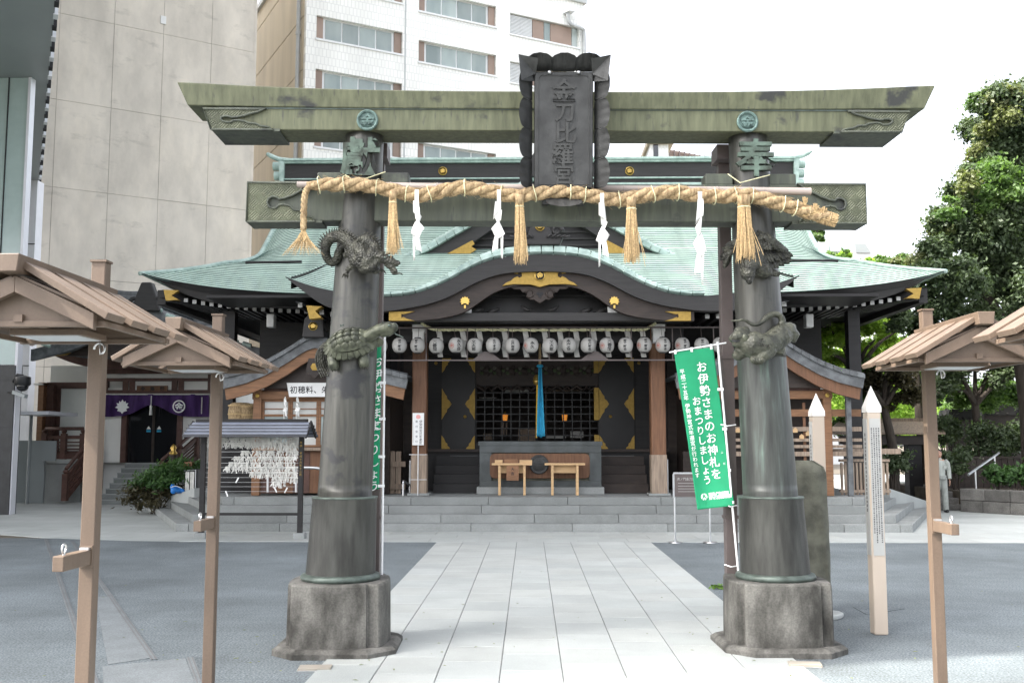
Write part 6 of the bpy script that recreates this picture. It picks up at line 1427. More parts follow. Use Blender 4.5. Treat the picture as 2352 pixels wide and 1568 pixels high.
# sake barrels left of the office
for x, y, lab in ((552, 948, 'straw-wrapped sake barrel, left one beside the office'), (572, 950, 'straw-wrapped sake barrel, right one beside the office')):
    c = at(x, y, 24.2); b_ = thing('sake_barrel', lab, 'barrel', (c.x, c.y, c.z-.45), group='straw barrels by the office'); MB().lathe([(.24, c.z-.4), (.27, c.z-.2), (.28, c.z+.05), (.25, c.z+.2), (.20, c.z+.24)], 20, (c.x, c.y)).build('body', 'straw', b_, smooth='auto')
    for z in (-.3, -.05, .15): MB().lathe([(.285, c.z+z), (.292, c.z+z+.02), (.285, c.z+z+.04)], 20, (c.x, c.y), cap=False).build('rope_band', 'straw_light', b_)
    MB().box(c.x-.5, c.x+.5, c.y-.3, c.y+.3, topz, c.z-.42).build('stand', 'black_wood', b_)
# right office: open ema hall with rails
t, cx, FY, wx = office(1, 'small tiled-roof pavilion with wooden racks under the right eaves')
for y, h in ((948, .16), (985, .10), (1010, .07), (1025, .07), (1042, .10)):
    z = at(1900, y, FY).z; MB().box(cx-wx+.1, cx+wx+.75, FY-.04, FY+.02, z-h/2, z+h/2).build('rail', 'wood_orange' if y < 960 else 'wood_weather', t, bevel=.005)
for k in range(8):
    x = cx-wx+.25+k*.33; MB().box(x-.03, x+.03, FY+.021, FY+.06, topz, 2.7).build('stile', 'wood_brown', t)
for i in range(16):
    x = cx-.9+i*.14; z = 1.95+(i % 3)*.07; o = MB().prism([(x-.05, z-.05), (x+.05, z-.05), (x+.05, z+.02), (x, z+.06), (x-.05, z+.02)], FY-.07-.01*(i % 2), FY-.06-.01*(i % 2)).build('votive_plaque', 'wood_pale', t)
dp = at(1947, 900, 22.5); tag(MB().box(dp.x-.055, dp.x+.055, 22.45, 22.56, topz, dp.z+.1).build('downpipe', 'tile_grey', bevel=.01), 'grey square downpipe at the right corner of the pavilion', 'downpipe')
fe = thing('slat_fence', 'low wooden slat fence right of the pavilion', 'fence', (7.6, 23.3, topz)); f0, f1 = at(1935, 1125, 23.2).x, at(2040, 1125, 23.2).x
for k in range(13):
    x = f0+(f1-f0)*k/12; MB().box(x-.025, x+.025, 23.2, 23.24, topz, at(1960, 1062, 23.2).z).build('slat', 'wood_weather', fe)
for z in (topz+.05, at(1960, 1060, 23.2).z): MB().box(f0-.05, f1+.05, 23.17, 23.27, z, z+.06).build('rail', 'wood_weather', fe)
MB().box(f0-.3, f1+.3, 23.15, 23.35, at(1960, 1042, 23.2).z, at(1960, 1030, 23.2).z).build('top_board', 'wood_weather', fe)
# wooden barriers on the platform either side
for x0, x1, y0, lab in ((880, 922, 1036, 'grey-brown wooden barrier on the platform behind the left banner'), (1690, 1760, 1040, 'grey-brown wooden barrier on the platform right of the porch')):
    Y = 23.6; p, q = at(x0, 1135, Y), at(x1, y0, Y); b_ = thing('wooden_barrier', lab, 'barrier', (p.x, Y, topz), group='wooden barriers on the platform')
    for k in range(3):
        x = p.x+(q.x-p.x)*(k+.5)/3; MB().box(x-.06, x+.06, Y, Y+.06, topz, q.z).build('upright', 'wood_weather', b_)
    for z in (topz+.1, q.z-.35): MB().box(p.x-.1, q.x+.1, Y-.04, Y, z, z+.12).build('rail', 'wood_weather', b_)
bx = at(1598, 1085, 23.5); tb_ = thing('wooden_stand', 'dark wooden lectern-like stand behind the notice board', 'stand', (bx.x, 23.5, topz)); MB().box(bx.x-.3, bx.x+.35, 23.4, 23.9, topz, 1.62).build('body', 'dark_brown', tb_, bevel=.01); MB().box(bx.x+.30, bx.x+.45, 23.35, 23.5, topz, 1.70).build('leg', 'wood_orange', tb_)
rl = thing('curved_handrail', 'curved steel handrail behind the fortune rack', 'handrail', at(738, 1090, 22.2)); MB().tube(spline([at(x, y, 22.2) for x, y in ((610, 1075), (660, 1074), (720, 1074), (736, 1078), (741, 1092), (741, 1130))], 24), .03, 10).build('rail', 'steel', rl, smooth=True)
for x in (615, 680): MB().cyl(at(x, 1075, 22.2), at(x, 1130, 22.2), .025).build('post', 'steel', rl)
# ---------------------------------------------------------------- white-walled hall with the purple curtain (far left)
HY = 33.0
wh = thing('curtain_hall', 'white plastered hall with a purple curtain and tiled roof at the far left', 'building', (-11.5, HY, 0)); hx = lambda x, y=1000: at(x, y, HY).x; hz = lambda y: at(300, y, HY).z
fz = hz(1062)
MB().box(hx(128), hx(285), HY, HY+.2, fz, hz(890)).build('wall', 'plaster', wh); MB().box(hx(285), hx(520), HY+.002, HY+.2, hz(900), hz(840)).build('upper_wall', 'plaster', wh); MB().box(hx(410), hx(520), HY, HY+.2, fz, hz(900)).build('wall', 'plaster', wh); MB().box(hx(237), hx(286), HY-.01, HY+.2, fz, hz(890)).build('wall', 'plaster', wh)
MB().box(hx(100), hx(530), HY+.3, HY+7, 0, hz(838)).build('rear_block', 'plaster', wh)
for x, y0, y1 in ((285, 1062, 868), (413, 1062, 868), (300, 900, 868), (398, 900, 868), (130, 1062, 880), (238, 900, 868), (481, 900, 860)): MB().box(hx(x)-.09, hx(x)+.09, HY-.06, HY+.1, hz(y0), hz(y1)).build('pillar', 'wood_red', wh)
for y, h, x0, x1 in ((900, .13, 236, 520), (872, .1, 236, 520), (848, .3, 230, 520), (885, .2, 105, 245), (1040, .14, 128, 240)): MB().box(hx(x0), hx(x1), HY-.08, HY+.08, hz(y)-h/2, hz(y)+h/2).build('beam', 'wood_red', wh)
MB().box(hx(100), hx(112), HY-.5, HY+.2, 0, hz(880)).build('buttress', 'wood_orange', wh); MB().box(hx(113), hx(128), HY-.3, HY+.2, 0, hz(885)).build('buttress', 'wood_red', wh)
MB().box(hx(92), hx(112), HY-.6, HY+.2, hz(886), hz(882)).build('wall_cap', 'marker_white', wh)
dd_ = MB().box(hx(287), hx(411), HY+.12, HY+.16, fz, hz(895)).build('door', 'glass_dark', wh); MB().box(hx(349)-.04, hx(349)+.04, HY+.09, HY+.12, fz, hz(900)).build('door_stile', 'dark_brown', dd_)
for x in (338, 362): MB().prism([(hx(x)-.07, hz(985)), (hx(x)+.07, hz(985)), (hx(x), hz(978))], HY+.105, HY+.115).build('door_sticker', 'paper', dd_); MB().box(hx(x)-.07, hx(x)+.07, HY+.105, HY+.115, hz(992), hz(987)).build('door_sticker', 'cloth_blue', dd_)
wi = MB().box(hx(302), hx(397), HY+.05, HY+.09, hz(896), hz(872)).build('transom_window', 'glass_dark', wh)
for k in range(9): MB().box(hx(302+k*11.9)-.015, hx(302+k*11.9)+.015, HY+.02, HY+.05, hz(896), hz(872)).build('muntin', 'wood_weather', wi)
for y in (872, 884, 896): MB().box(hx(302), hx(397), HY+.025, HY+.048, hz(y)-.015, hz(y)+.015).build('muntin', 'wood_weather', wi)
nb = thing('name_board', 'small wooden name board over the purple curtain', 'sign', (hx(350), HY-.1, hz(896))); MB().box(hx(314), hx(384), HY-.14, HY-.09, hz(899), hz(886)).build('board', 'wood_brown', nb); MB().text('参集殿', (hx(328), HY-.145, hz(893)), (1, 0, 0), (0, 0, 1), .15, 0, .02, 2.1, False).build('lettering', 'ink', nb)
# curtain
cu = thing('purple_curtain', 'purple shrine curtain with two white crests gathered at the centre', 'curtain', (hx(350), HY-.2, hz(958)))
def cur(u, v):
    x = 237+u*243; b_ = 957-27*math.exp(-((x-349)/42)**2); y = 905+(b_-905)*v; return at(x, y, HY-.22-.05*math.sin(u*46)*(.4+.6*v)-.04*math.sin(u*17+v*3))
MB().grid(cur, 120, 12).build('cloth', 'cloth_purple', cu, smooth=True)
MB().tube([at(x, 905, HY-.25) for x in (236, 300, 360, 420, 482)], .022, 6).build('cord', 'paper_old', cu)
c = at(411, 933, HY-.36); rg = MB().lathe([(.205, 0), (.205, .01), (.165, .01), (.165, 0)], 32, cap=False); rg.v = [(c.x+a, c.y-q, c.z+b_) for a, b_, q in rg.v]; rg.build('ring', 'banner_white', cu); MB().text('金', (c.x, c.y-.01, c.z), (1, 0, 0), (0, 0, 1), .27, 0, .03).build('crest_character', 'banner_white', cu)
c = at(281, 934, HY-.36); poly = [(0, -.22), (.05, -.16), (.16, -.13), (.13, -.06), (.23, -.02), (.15, .04), (.19, .12), (.11, .11), (.10, .19), (.05, .15), (0, .24)]; poly = poly+[(-a, b_) for a, b_ in poly[-2:0:-1]]
MB().prism([(c.x+a, c.z+b_) for a, b_ in poly], c.y-.012, c.y).build('leaf_crest', 'banner_white', cu)
c = at(347, 930, HY-.3); MB().tube([c+V((0, 0, .3)), c], .015, 6).build('gather_cord', 'paper', cu); MB().lathe([(.02, c.z), (.045, c.z-.04), (.04, c.z-.1), (.05, c.z-.32)], 10, (c.x, c.y)).build('gather_tassel', 'paper', cu)
MB().box(at(463, 912, HY-.34).x, at(465, 912, HY-.34).x, HY-.35, HY-.34, at(464, 950, HY-.34).z, at(464, 912, HY-.34).z).build('small_print', 'paper_old', cu)
# terrace, steps, red railings
MB().box(hx(104), hx(232), HY-1.4, HY+.5, 0, hz(1062)).build('terrace', 'granite_step', wh); MB().box(hx(102), hx(234), HY-1.45, HY+.5, hz(1062), hz(1062)+.13).build('terrace_cap', 'granite_light_b', wh, bevel=.01)
hs = thing('curtain_hall_steps', 'pale stone steps rising to the purple-curtained hall', 'steps', (hx(340), HY-1.5, 0))
for k in range(8):
    z = (fz)*(k+1)/8; MB().box(at(232, 1100, HY-2.4).x, at(460, 1100, HY-2.4).x, HY-2.6+.28*k, HY+.1, fz*k/8, z).build('step', 'granite_step' if k % 2 else 'granite_step_b', hs, bevel=.012)
    MB().box(at(232, 1100, HY-2.4).x, at(460, 1100, HY-2.4).x, HY-2.612+.28*k, HY-2.57+.28*k, z-.03, z+.004).build('nosing', 'granite_light', hs)
def railing(lab, p0, p1, n, posts):
    t = thing('red_railing', lab, 'railing', p0, group='brown-red railings of the curtained hall'); p0, p1 = V(p0), V(p1)
    MB().tube([p0+V((0, 0, .95)), p1+V((0, 0, .95))], .055, 8).build('hand_rail', 'wood_red', t, smooth=True); MB().beam(p0+V((0, 0, .68)), p1+V((0, 0, .68)), .09, .11).build('mid_rail', 'wood_red', t); MB().beam(p0+V((0, 0, .08)), p1+V((0, 0, .08)), .12, .14).build('base_rail', 'wood_red', t)
    for k in range(4): MB().beam(p0+V((0, 0, .20+.11*k)), p1+V((0, 0, .20+.11*k)), .05, .045).build('bar', 'wood_red', t)
    for k in range(posts):
        p = p0.lerp(p1, k/(posts-1)); MB().box(p.x-.08, p.x+.08, p.y-.08, p.y+.08, p.z, p.z+.80).build('post', 'wood_red', t); MB().lathe([(.05, p.z+.80), (.095, p.z+.86), (.06, p.z+.92)], 10, (p.x, p.y)).build('cap', 'wood_red', t)
    return t
tz = hz(1062)+.13
railing('brown-red railing along the terrace left of the hall steps', (hx(145), HY-1.25, tz), (hx(272)-.6, HY-1.25, tz), 3, 3)
railing('sloping brown-red railing down the left side of the hall steps', (hx(238), HY-2.6, .1), (hx(272)-.25, HY-.9, tz), 3, 3)
railing('sloping brown-red railing at the right of the hall steps', (hx(432), HY-2.3, .35), (hx(470), HY-.7, tz), 3, 3)
c = at(398, 1040, HY-2.5); fp = thing('gilt_post', 'brown post with a golden finial above the bush', 'post', (c.x, c.y, 0)); MB().cyl((c.x, c.y, 0), (c.x, c.y, c.z-.05), .11).build('shaft', 'dark_brown', fp); MB().lathe([(.11, c.z-.05), (.12, c.z), (.10, c.z+.03), (.06, c.z+.08), (.09, c.z+.15), (.06, c.z+.22), (.01, c.z+.27)], 14, (c.x, c.y)).build('finial', 'gold_shiny', fp, smooth=True)
# roof of the curtained hall: gable with ridge running right-to-left behind the posts
RY = 31.4; e0 = at(115, 790, RY); a0_ = at(343, 690, RY+2)
def wroof(u, v):                                             # front slope, u along x, v up the slope
    x0, x1 = e0.x-.2, at(525, 790, RY).x; x = x0+(x1-x0)*u; z = at(250, 808, RY).z+.42*(max(0, .30-u)/.30)**2; return (x, RY+2.6*v, z+2.3*v**1.25)
nw = 16
for k in range(nw):
    MB().grid(lambda u, v: (lambda p: (p[0], p[1], p[2]+.05*math.sin(PI*v)))(wroof(u, (k+v)/nw)), 24, 3).build('tile_row', 'tile_grey', wh, smooth=True)
us = [k/24 for k in range(25)]
MB().band([V(wroof(u, 0))+V((0, -.02, .03)) for u in us], [V(wroof(u, 0))+V((0, .1, -.22)) for u in us], (0, .15, 0)).build('eave_tiles', 'tile_grey', wh)
MB().band([V(wroof(u, 0))+V((.1, .1, -.22)) for u in us], [V(wroof(u, 0))+V((.2, .25, -.50)) for u in us], (0, .15, 0)).build('eave_board', 'wood_red', wh)
MB().grid(lambda u, v: (wroof(u, 0)[0]+.2, RY+.2+v*1.7, wroof(u, 0)[2]-.40), 12, 1).build('soffit', 'dark_brown', wh)
p = V(wroof(.04, 0)); MB().prism([(p.x-.05, p.z-.45), (p.x+.75, p.z-.40), (p.x+.5, p.z-.27), (p.x+.75, p.z-.12), (p.x-.12, p.z-.12)], p.y-.06, p.y+.05).build('corner_fitting', 'gold', wh)
# raised cross gable with ridge tile seen left of the main eave
c = at(343, 690, 29.5); gx = c.x
for q in (-1, 1):
    for k in range(10):
        MB().grid(lambda u, v: (gx+q*(u*3.4), 29.5+.42*(k+v), c.z-.1-1.75*u**.85*(1-.22*u)+.05*math.sin(PI*v)), 10, 3).build('tile_row', 'tile_grey', wh, smooth=True)
    MB().band([(gx+q*u*3.4, 29.42, c.z-.08-1.75*u**.85*(1-.22*u)) for u in us], [(gx+q*u*3.4, 29.42, c.z-.42-1.75*u**.85*(1-.22*u)) for u in us], (0, .15, 0)).build('gable_edge', 'tile_grey', wh)
    for k in range(8):
        u = (k+.8)/9; z = c.z-.12-1.75*u**.85*(1-.22*u); MB().tube([(gx+q*u*3.4-.12, 29.38, z+.10), (gx+q*u*3.4+.13, 29.38, z+.02)], .06, 8).build('edge_roll', 'copper_edge', wh)
MB().prism([(gx-2.6, c.z-1.6), (gx+2.6, c.z-1.6), (gx, c.z-.3)], 29.9, 30.0).build('gable_wall', 'dark_brown', wh)
on = MB().prism([(gx-.42, c.z-.35), (gx+.42, c.z-.35), (gx+.30, c.z+.1), (gx+.15, c.z+.5), (gx-.15, c.z+.5), (gx-.30, c.z+.1)], 29.2, 29.5).build('ridge_tile', 'fascia_black', wh, bevel=.04)
for s in (-1, 1):
    MB().tube([(gx+s*(.32+.16*math.cos(a)*(1-a/9)), 29.25, c.z-.1+.16*math.sin(a)*(1-a/9)) for a in [k*.45 for k in range(15)]], [.07-.003*k for k in range(15)], 8).build('scroll', 'fascia_black', on, smooth=True)
MB().box(gx-.2, gx+.2, 29.4, 34, c.z-.15, c.z+.2).build('ridge', 'tile_grey', wh, bevel=.04)
# ---------------------------------------------------------------- concrete wall of the neighbouring block
def hitplane(x, y, P, n):
    d = ray(x, y); return CAM + d*((P-CAM).dot(n)/d.dot(n))
u1 = V((.842, .539, 0)).normalized(); n1 = V((u1.y, -u1.x, 0)); Pc = at(110, 1018, 42.); Pc.z = 0
cw = thing('concrete_wall', 'tall blank grey concrete wall of panels behind the left hall', 'wall', Pc, math.atan2(u1.y, u1.x))
tt = [(hitplane(x, 300, Pc, n1)-Pc).dot(u1) for x in (8, 126, 253, 368, 480, 583)]; tt = [tt[0]-2.4]+tt
za = hitplane(110, 225, Pc, n1).z; zb_ = hitplane(110, 428, Pc, n1).z; dz = za-zb_
zr = [za+dz*k for k in range(-4, 4)]; zr = [z for z in zr if z > 0]; zr = [0]+zr
L = lambda t, y, z: Pc+u1*t-n1*y*-1+V((0, 0, z)) if False else Pc+u1*t+(-n1)*y+V((0, 0, z))
def lbox(mb, t0, t1, y0, y1, z0, z1):
    return mb.add([L(t, y, z) for z in (z0, z1) for y in (y0, y1) for t in (t0, t1)], [(0, 2, 3, 1), (4, 5, 7, 6), (0, 1, 5, 4), (2, 6, 7, 3), (0, 4, 6, 2), (1, 3, 7, 5)])
gg = random.Random(8)
for i in range(len(tt)-1):
    for j in range(len(zr)-1):
        o = gg.uniform(0, .012); lbox(MB(), tt[i]+.008, tt[i+1]-(.008 if i < len(tt)-2 else 0), -o, .2, zr[j]+.008, zr[j+1]-.008).build('panel', 'concrete', cw)
lbox(MB(), tt[0], tt[-1], .03, 36, 0, 46).build('core', 'concrete_joint', cw)  # unseen depth and height added to shade the office block's side
lbox(MB(), tt[-1]-.10, tt[-1]+.02, -.02, 35.9, 0, 46.1).build('end_edge', 'concrete', cw)
q = hitplane(375, 47, Pc, n1); lbox(MB(), (q-Pc).dot(u1)-.12, (q-Pc).dot(u1)+.12, -.05, .02, q.z-.18, q.z+.18).build('wall_box', 'white_paint', cw)
# ---------------------------------------------------------------- white tiled office block
u2 = V((.875, .484, 0)).normalized(); n2 = V((u2.y, -u2.x, 0)); Pw = at(683, 1018, 60.); Pw.z = 0
ob = thing('office_block', 'white tiled office block with rows of windows behind the shrine', 'building', Pw, math.atan2(u2.y, u2.x))
def wq(cx, cy):
    p = hitplane(689+.3662*cx, .3662*cy, Pw, n2); return (p-Pw).dot(u2), p.z
def ob_box(t0, t1, y0, y1, z0, z1, name, m, parent=ob, **k):
    mb = MB(); mb.add([Pw+u2*t-n2*y+V((0, 0, z)) for z in (z0, z1) for y in (y0, y1) for t in (t0, t1)], [(0, 2, 3, 1), (4, 5, 7, 6), (0, 1, 5, 4), (2, 6, 7, 3), (0, 4, 6, 2), (1, 3, 7, 5)]); return mb.build(name, m, parent, **k)
TE = wq(1778, 200)[0]; ZT = wq(1700, 8)[1]
A0_, zA = wq(105, 95); zAb = wq(105, 240)[1]; zA2 = wq(95, 430)[1]; A1_ = wq(643, 280)[0]; B0_, zB = wq(745, 250); zBb = wq(745, 385)[1]; zB0b = wq(748, 65)[1]; B1_ = wq(1230, 420)[0]; C0_, zC = wq(1318, 80); zCb = wq(1318, 210)[1]; C1_ = wq(1750, 255)[0]; zC1 = wq(1318, 380)[1]
FH = (zA-zA2+zB0b-zBb+zC-zC1)/3
cols = [(A0_, A1_, zA, zAb, 'w'), (B0_, B1_, zB+FH*0, zBb, 'w'), (C0_, C1_, zC, zCb, 'c')]
edges = [0]
for c in cols: edges += [c[0], c[1]]
edges.append(TE)
for k in range(0, len(edges), 2): ob_box(edges[k], edges[k+1], 0, .4, 0, ZT, 'pier', 'tile_white')
ob_box(0.3, TE-.3, .45, 14, 0, ZT-.3, 'core', 'tower_grey')
for (t0, t1, zt, zb2, kind) in cols:
    hgt = zt-zb2; ks_ = [k for k in range(-9, 6)]; prev = 0
    tops = sorted([zt+FH*k for k in ks_ if zt+FH*k-hgt > 1 and zt+FH*k < ZT-.3])
    for z1 in tops:
        z0 = z1-hgt; ob_box(t0, t1, 0, .4, prev, z0, 'spandrel', 'tile_white'); prev = z1
        w_ = ob_box(t0, t1, .30, .38, z0, z1, 'window', 'win_white'); ob_box(t0-.05, t1+.05, -.08, .3, z0-.12, z0-.002, 'sill', 'win_white', w_)
        Wd = t1-t0
        if kind == 'w':
            e = Wd*.085
            for a, b_ in ((t0+.02, t0+e), (t1-e, t1-.02)): ob_box(a, b_, .20, .299, z0+.02, z1-.02, 'end_panel', 'brown_panel', w_)
            for i in range(4):
                a = t0+e+.12+(Wd-2*e-.24)*i/4; b_ = t0+e+.12+(Wd-2*e-.24)*(i+1)/4; ob_box(a+.05, b_-.05, .26, .299, z0+.10, z1-.10, 'pane', 'win_glass', w_)
        else:
            cuts = [(0, .155, 'louver'), (.165, .33, 'louver'), (.34, .50, 'brown_panel'), (.51, .59, 'win_glass'), (.60, .91, 'brown_panel'), (.92, .995, 'win_glass')]
            for a, b_, m in cuts:
                p = ob_box(t0+Wd*a, t0+Wd*b_, .22, .299, z0+.03, z1-.03, {'louver': 'louver_panel', 'brown_panel': 'end_panel', 'win_glass': 'pane'}[m], m, w_)
    ob_box(t0, t1, 0, .4, prev, ZT, 'spandrel', 'tile_white')
    if kind == 'c':
        for z1 in tops:
            for i in range(14):
                z = z1-hgt+.06+i*(hgt-.1)/14; ob_box(t0+.04, t0+(t1-t0)*.325, .16, .22, z, z+.05, 'louver_slat', 'win_white')
ob_box(wq(660, 300)[0]-.05, wq(660, 300)[0]+.05, -.012, .001, 0, ZT, 'joint', 'louver')
ob_box(-.2, TE+.2, -.2, 14, ZT, ZT+.35, 'parapet', 'louver'); ob_box(TE-9, TE-.4, .6, 8, ZT+.35, ZT+3.2, 'roof_house', 'brown_steel')
# beige side with joint lines
def sd_box(y0, y1, z0, z1, o, m, name):
    mb = MB(); mb.add([Pw+u2*t-n2*y+V((0, 0, z)) for z in (z0, z1) for y in (y0, y1) for t in (-o, .3)], [(0, 2, 3, 1), (4, 5, 7, 6), (0, 1, 5, 4), (2, 6, 7, 3), (0, 4, 6, 2), (1, 3, 7, 5)]); return mb.build(name, m, ob)
nz_ = 10; zz0 = zA2-FH*6
for k in range(13):
    z0, z1 = max(.2, zz0+FH*k), min(ZT, zz0+FH*(k+1))
    if z1 > z0: sd_box(.42, 14, z0+.04, z1-.04, .02, 'beige_wall', 'side_panel')
sd_box(.41, 14.2, .1, ZT, -.02, 'concrete_joint', 'side_core')
pt = thing('wall_pipe', 'pale drainpipe running down the corner of the white office block', 'pipe', Pw+u2*-.15); MB().cyl(Pw+u2*-.2-n2*1.0+V((0, 0, 0)), Pw+u2*-.2-n2*1.0+V((0, 0, ZT)), .13, .13, 12).build('pipe', 'louver', pt, smooth='auto')
for k in range(8): z = 3+k*4.; MB().cyl(Pw+u2*-.2-n2*1.0+V((0, 0, z)), Pw+u2*-.2-n2*1.0+V((0, 0, z+.2)), .17, .17, 12).build('collar', 'louver', pt)
# pipe and box near the top right of the block
def wpt(cx, cy, o): 
    t, z = wq(cx, cy); return Pw+u2*t+n2*o+V((0, 0, z))
pp_ = thing('rain_pipe', 'curved grey drainpipe with a box at the top right of the office block', 'pipe', wpt(1680, 90, .3)); MB().tube(spline([wpt(1665, 80, .35), wpt(1668, 130, .3), wpt(1690, 165, .3), wpt(1750, 190, .3), wpt(1772, 215, .2), wpt(1775, 400, .2)], 20), .13, 8).build('pipe', 'louver', pp_, smooth=True)
b0_, b1_ = wq(1650, 60), wq(1692, 98); ob_box(b0_[0], b1_[0], -.7, 0, b1_[1], b0_[1], 'rain_box', 'win_white')
# little block and louvred screen right of it
c0, c1 = at(1493, 372, 72), at(1535, 332, 72); sb = thing('stair_tower', 'pale stair tower glimpsed between the torii beams', 'building', (c0.x, 72, 0)); MB().box(c0.x, c1.x, 72, 76, 0, c1.z).build('wall', 'tile_white', sb); MB().box(c0.x-.2, c1.x+.35, 71.7, 76.3, c1.z, c1.z+.35).build('cornice', 'beige_wall', sb); MB().box(c0.x+.25, c0.x+.6, 71.95, 72, 0, c1.z).build('side_window', 'glass_dark', sb)
lv = thing('louvred_roof', 'brown slatted rooftop screen right of the stair tower', 'screen', at(1588, 380, 80)); q0, q1, q2 = at(1536, 348, 80), at(1662, 372, 84), at(1536, 385, 80)
for k in range(7):
    f = k/7; MB().beam(V((q0.x, 80, q0.z-f*(q0.z-q2.z))), V((q1.x, 84, q1.z-f*(q0.z-q2.z)*.5)), .25, .22).build('slat', 'brown_panel', lv)
for k in range(12): p = q0.lerp(q1, k/11); MB().box(p.x-.06, p.x+.06, p.y-.3, p.y-.1, p.z-1.6, p.z+.15).build('stud', 'brown_steel', lv)
MB().box(q0.x, q1.x, 81, 88, 0, q2.z+.5).build('block', 'brown_panel', lv)
# distant white building at the right
dB = thing('distant_block', 'bleached white building far behind the right trees', 'building', (24, 90, 0)); a, b_ = at(1885, 600, 90), at(2040, 548, 90); MB().box(a.x, b_.x, 90, 100, 0, b_.z).build('wall', 'win_white', dB)
for x0, x1, y0, y1 in ((1897, 1903, 561, 578), (1906, 1931, 560, 578), (1936, 1946, 561, 577)):
    p, r_ = at(x0, y1, 89.9), at(x1, y0, 89.9); MB().box(p.x, r_.x, 89.85, 89.98, p.z, r_.z).build('window', 'tower_glass', dB)
MB().prism([(at(x, y, 89.9).x, at(x, y, 89.9).z) for x, y in ((1966, 580), (2000, 581), (1988, 560), (1962, 560))][::-1], 89.85, 89.98).build('window', 'tower_grey', dB)
# ---------------------------------------------------------------- tower with overhanging soffit (left edge)
tw = thing('office_tower', 'modern tower with overhanging grey soffit and glass column at the left edge', 'tower', (-14, 26, 0)); zs = at(70, 178, 26.).z
se0, se1 = at(88, 436, 26.), at(128, 0, 26.)
def onz(x, y, z):
    d = ray(x, y); return CAM+d*((z-CAMH)/d.z)
g0, g1 = onz(88, 436, zs), onz(128, 0, zs)
ftp = [(-11.5, 4.5), (g1.x-.2, g1.y-.4), (g1.x, g1.y), (g0.x, g0.y), (g0.x-30, g0.y+8), (-45, 4.5)]
MB().slab([p for p in ftp], zs, 36).build('upper_storeys', 'tower_grey', tw)
for k in range(26):
    a, b_ = V((g1.x, g1.y, zs)).lerp(V((g0.x, g0.y, zs)), (k+.12)/26), V((g1.x, g1.y, zs)).lerp(V((g0.x, g0.y, zs)), (k+.55)/26); MB().beam(a+V((.03, 0, .06)), b_+V((.03, 0, .06)), .10, .16).build('edge_trim', 'tower_white' if k % 2 else 'ink', tw)
gx_ = at(54, 500, 26.).x
MB().box(-24, gx_, 26.0, 26.25, at(20, 837, 26).z, zs-.01).build('glass_column', 'tower_glass', tw); MB().box(gx_-.02, gx_+.05, 25.95, 26.2, 0, zs-.012).build('column_trim', 'tower_white', tw); MB().box(-24, gx_+.02, 25.9, 26.3, 0, at(20, 837, 26).z-.03).build('base_cladding', 'tower_black', tw)
MB().box(at(6, 500, 26).x-.012, at(6, 500, 26).x+.012, 25.97, 25.999, at(20, 837, 26).z, zs-.012).build('glass_joint', 'ink', tw)
for z in (2.2, 3.4): MB().box(-24, gx_+.022, 25.895, 25.9, z, z+.012).build('cladding_joint', 'ink', tw)
MB().box(-30, at(76, 640, 36.5).x, 36.5, 37.0, 0, zs-.01).build('rear_column', 'tower_white', tw)
for y in (560, 700, 840): z = at(76, y, 36.4).z; MB().box(-30, at(76, 640, 36.5).x+.004, 36.47, 36.5, z, z+.03).build('column_joint', 'ink', tw)
# security camera, floodlight, canopy, gate
c = at(52, 880, 25.7); sc_ = thing('security_camera', 'black dome security camera on the dark cladding', 'camera', c); MB().lathe([(.06, c.z+.20), (.19, c.z+.16), (.20, c.z-.02), (.17, c.z-.06)], 18, (c.x, c.y)).build('housing', 'tower_black', sc_, smooth='auto'); MB().ball((c.x, c.y, c.z-.07), (.15, .15, .14), 14, 8).build('dome', 'glass_dark', sc_, smooth=True); MB().tube([(c.x-.35, c.y+.2, c.z+.05), (c.x-.15, c.y, c.z+.22), (c.x, c.y, c.z+.2)], .03, 8).build('bracket', 'tower_black', sc_)
c = at(45, 905, 25.7); fl_ = thing('floodlight', 'grey floodlight below the security camera', 'light', c); MB().beam(c+V((-.15, 0, .05)), c+V((.22, -.1, -.06)), .12, .09).build('head', 'tower_grey', fl_); MB().cyl(c+V((-.4, .2, .05)), c+V((-.1, 0, .04)), .025).build('arm', 'tower_black', fl_)
c = at(78, 948, 30); MB_ = thing('side_canopy', 'thin pale canopy beside the curtained hall', 'canopy', (c.x, 30, 0)); a, b_ = at(30, 948, 30), at(127, 948, 30); MB().box(a.x, b_.x, 29.6, 31.5, c.z-.06, c.z+.04).build('plate', 'tower_white', MB_); MB().cyl((a.x+.3, 30.5, 0), (a.x+.3, 30.5, c.z-.06), .05).build('post', 'tower_grey', MB_)
gt = thing('bar_gate', 'dark grey metal bar gate beside the terrace', 'gate', (at(65, 1140, 31).x, 31, 0)); a, b_ = at(30, 1140, 31), at(98, 1012, 31)
for k in range(16):
    x = a.x+(b_.x-a.x)*k/15; MB().box(x-.018, x+.018, 31, 31.04, .06, b_.z).build('bar', 'tower_grey', gt)
for z in (.1, b_.z-.05): MB().box(a.x, b_.x, 30.98, 31.06, z, z+.06).build('rail', 'tower_grey', gt)
p = at(95, 1058, 30.9); r_ = at(130, 1012, 30.9); MB().box(p.x, r_.x, 30.88, 30.93, p.z, r_.z).build('side_panel', 'tower_grey', gt); MB().box(at(96, 1, 31).x-.05, at(96, 1140, 31).x+.05, 30.97, 31.07, 0, b_.z).build('post', 'tower_grey', gt)
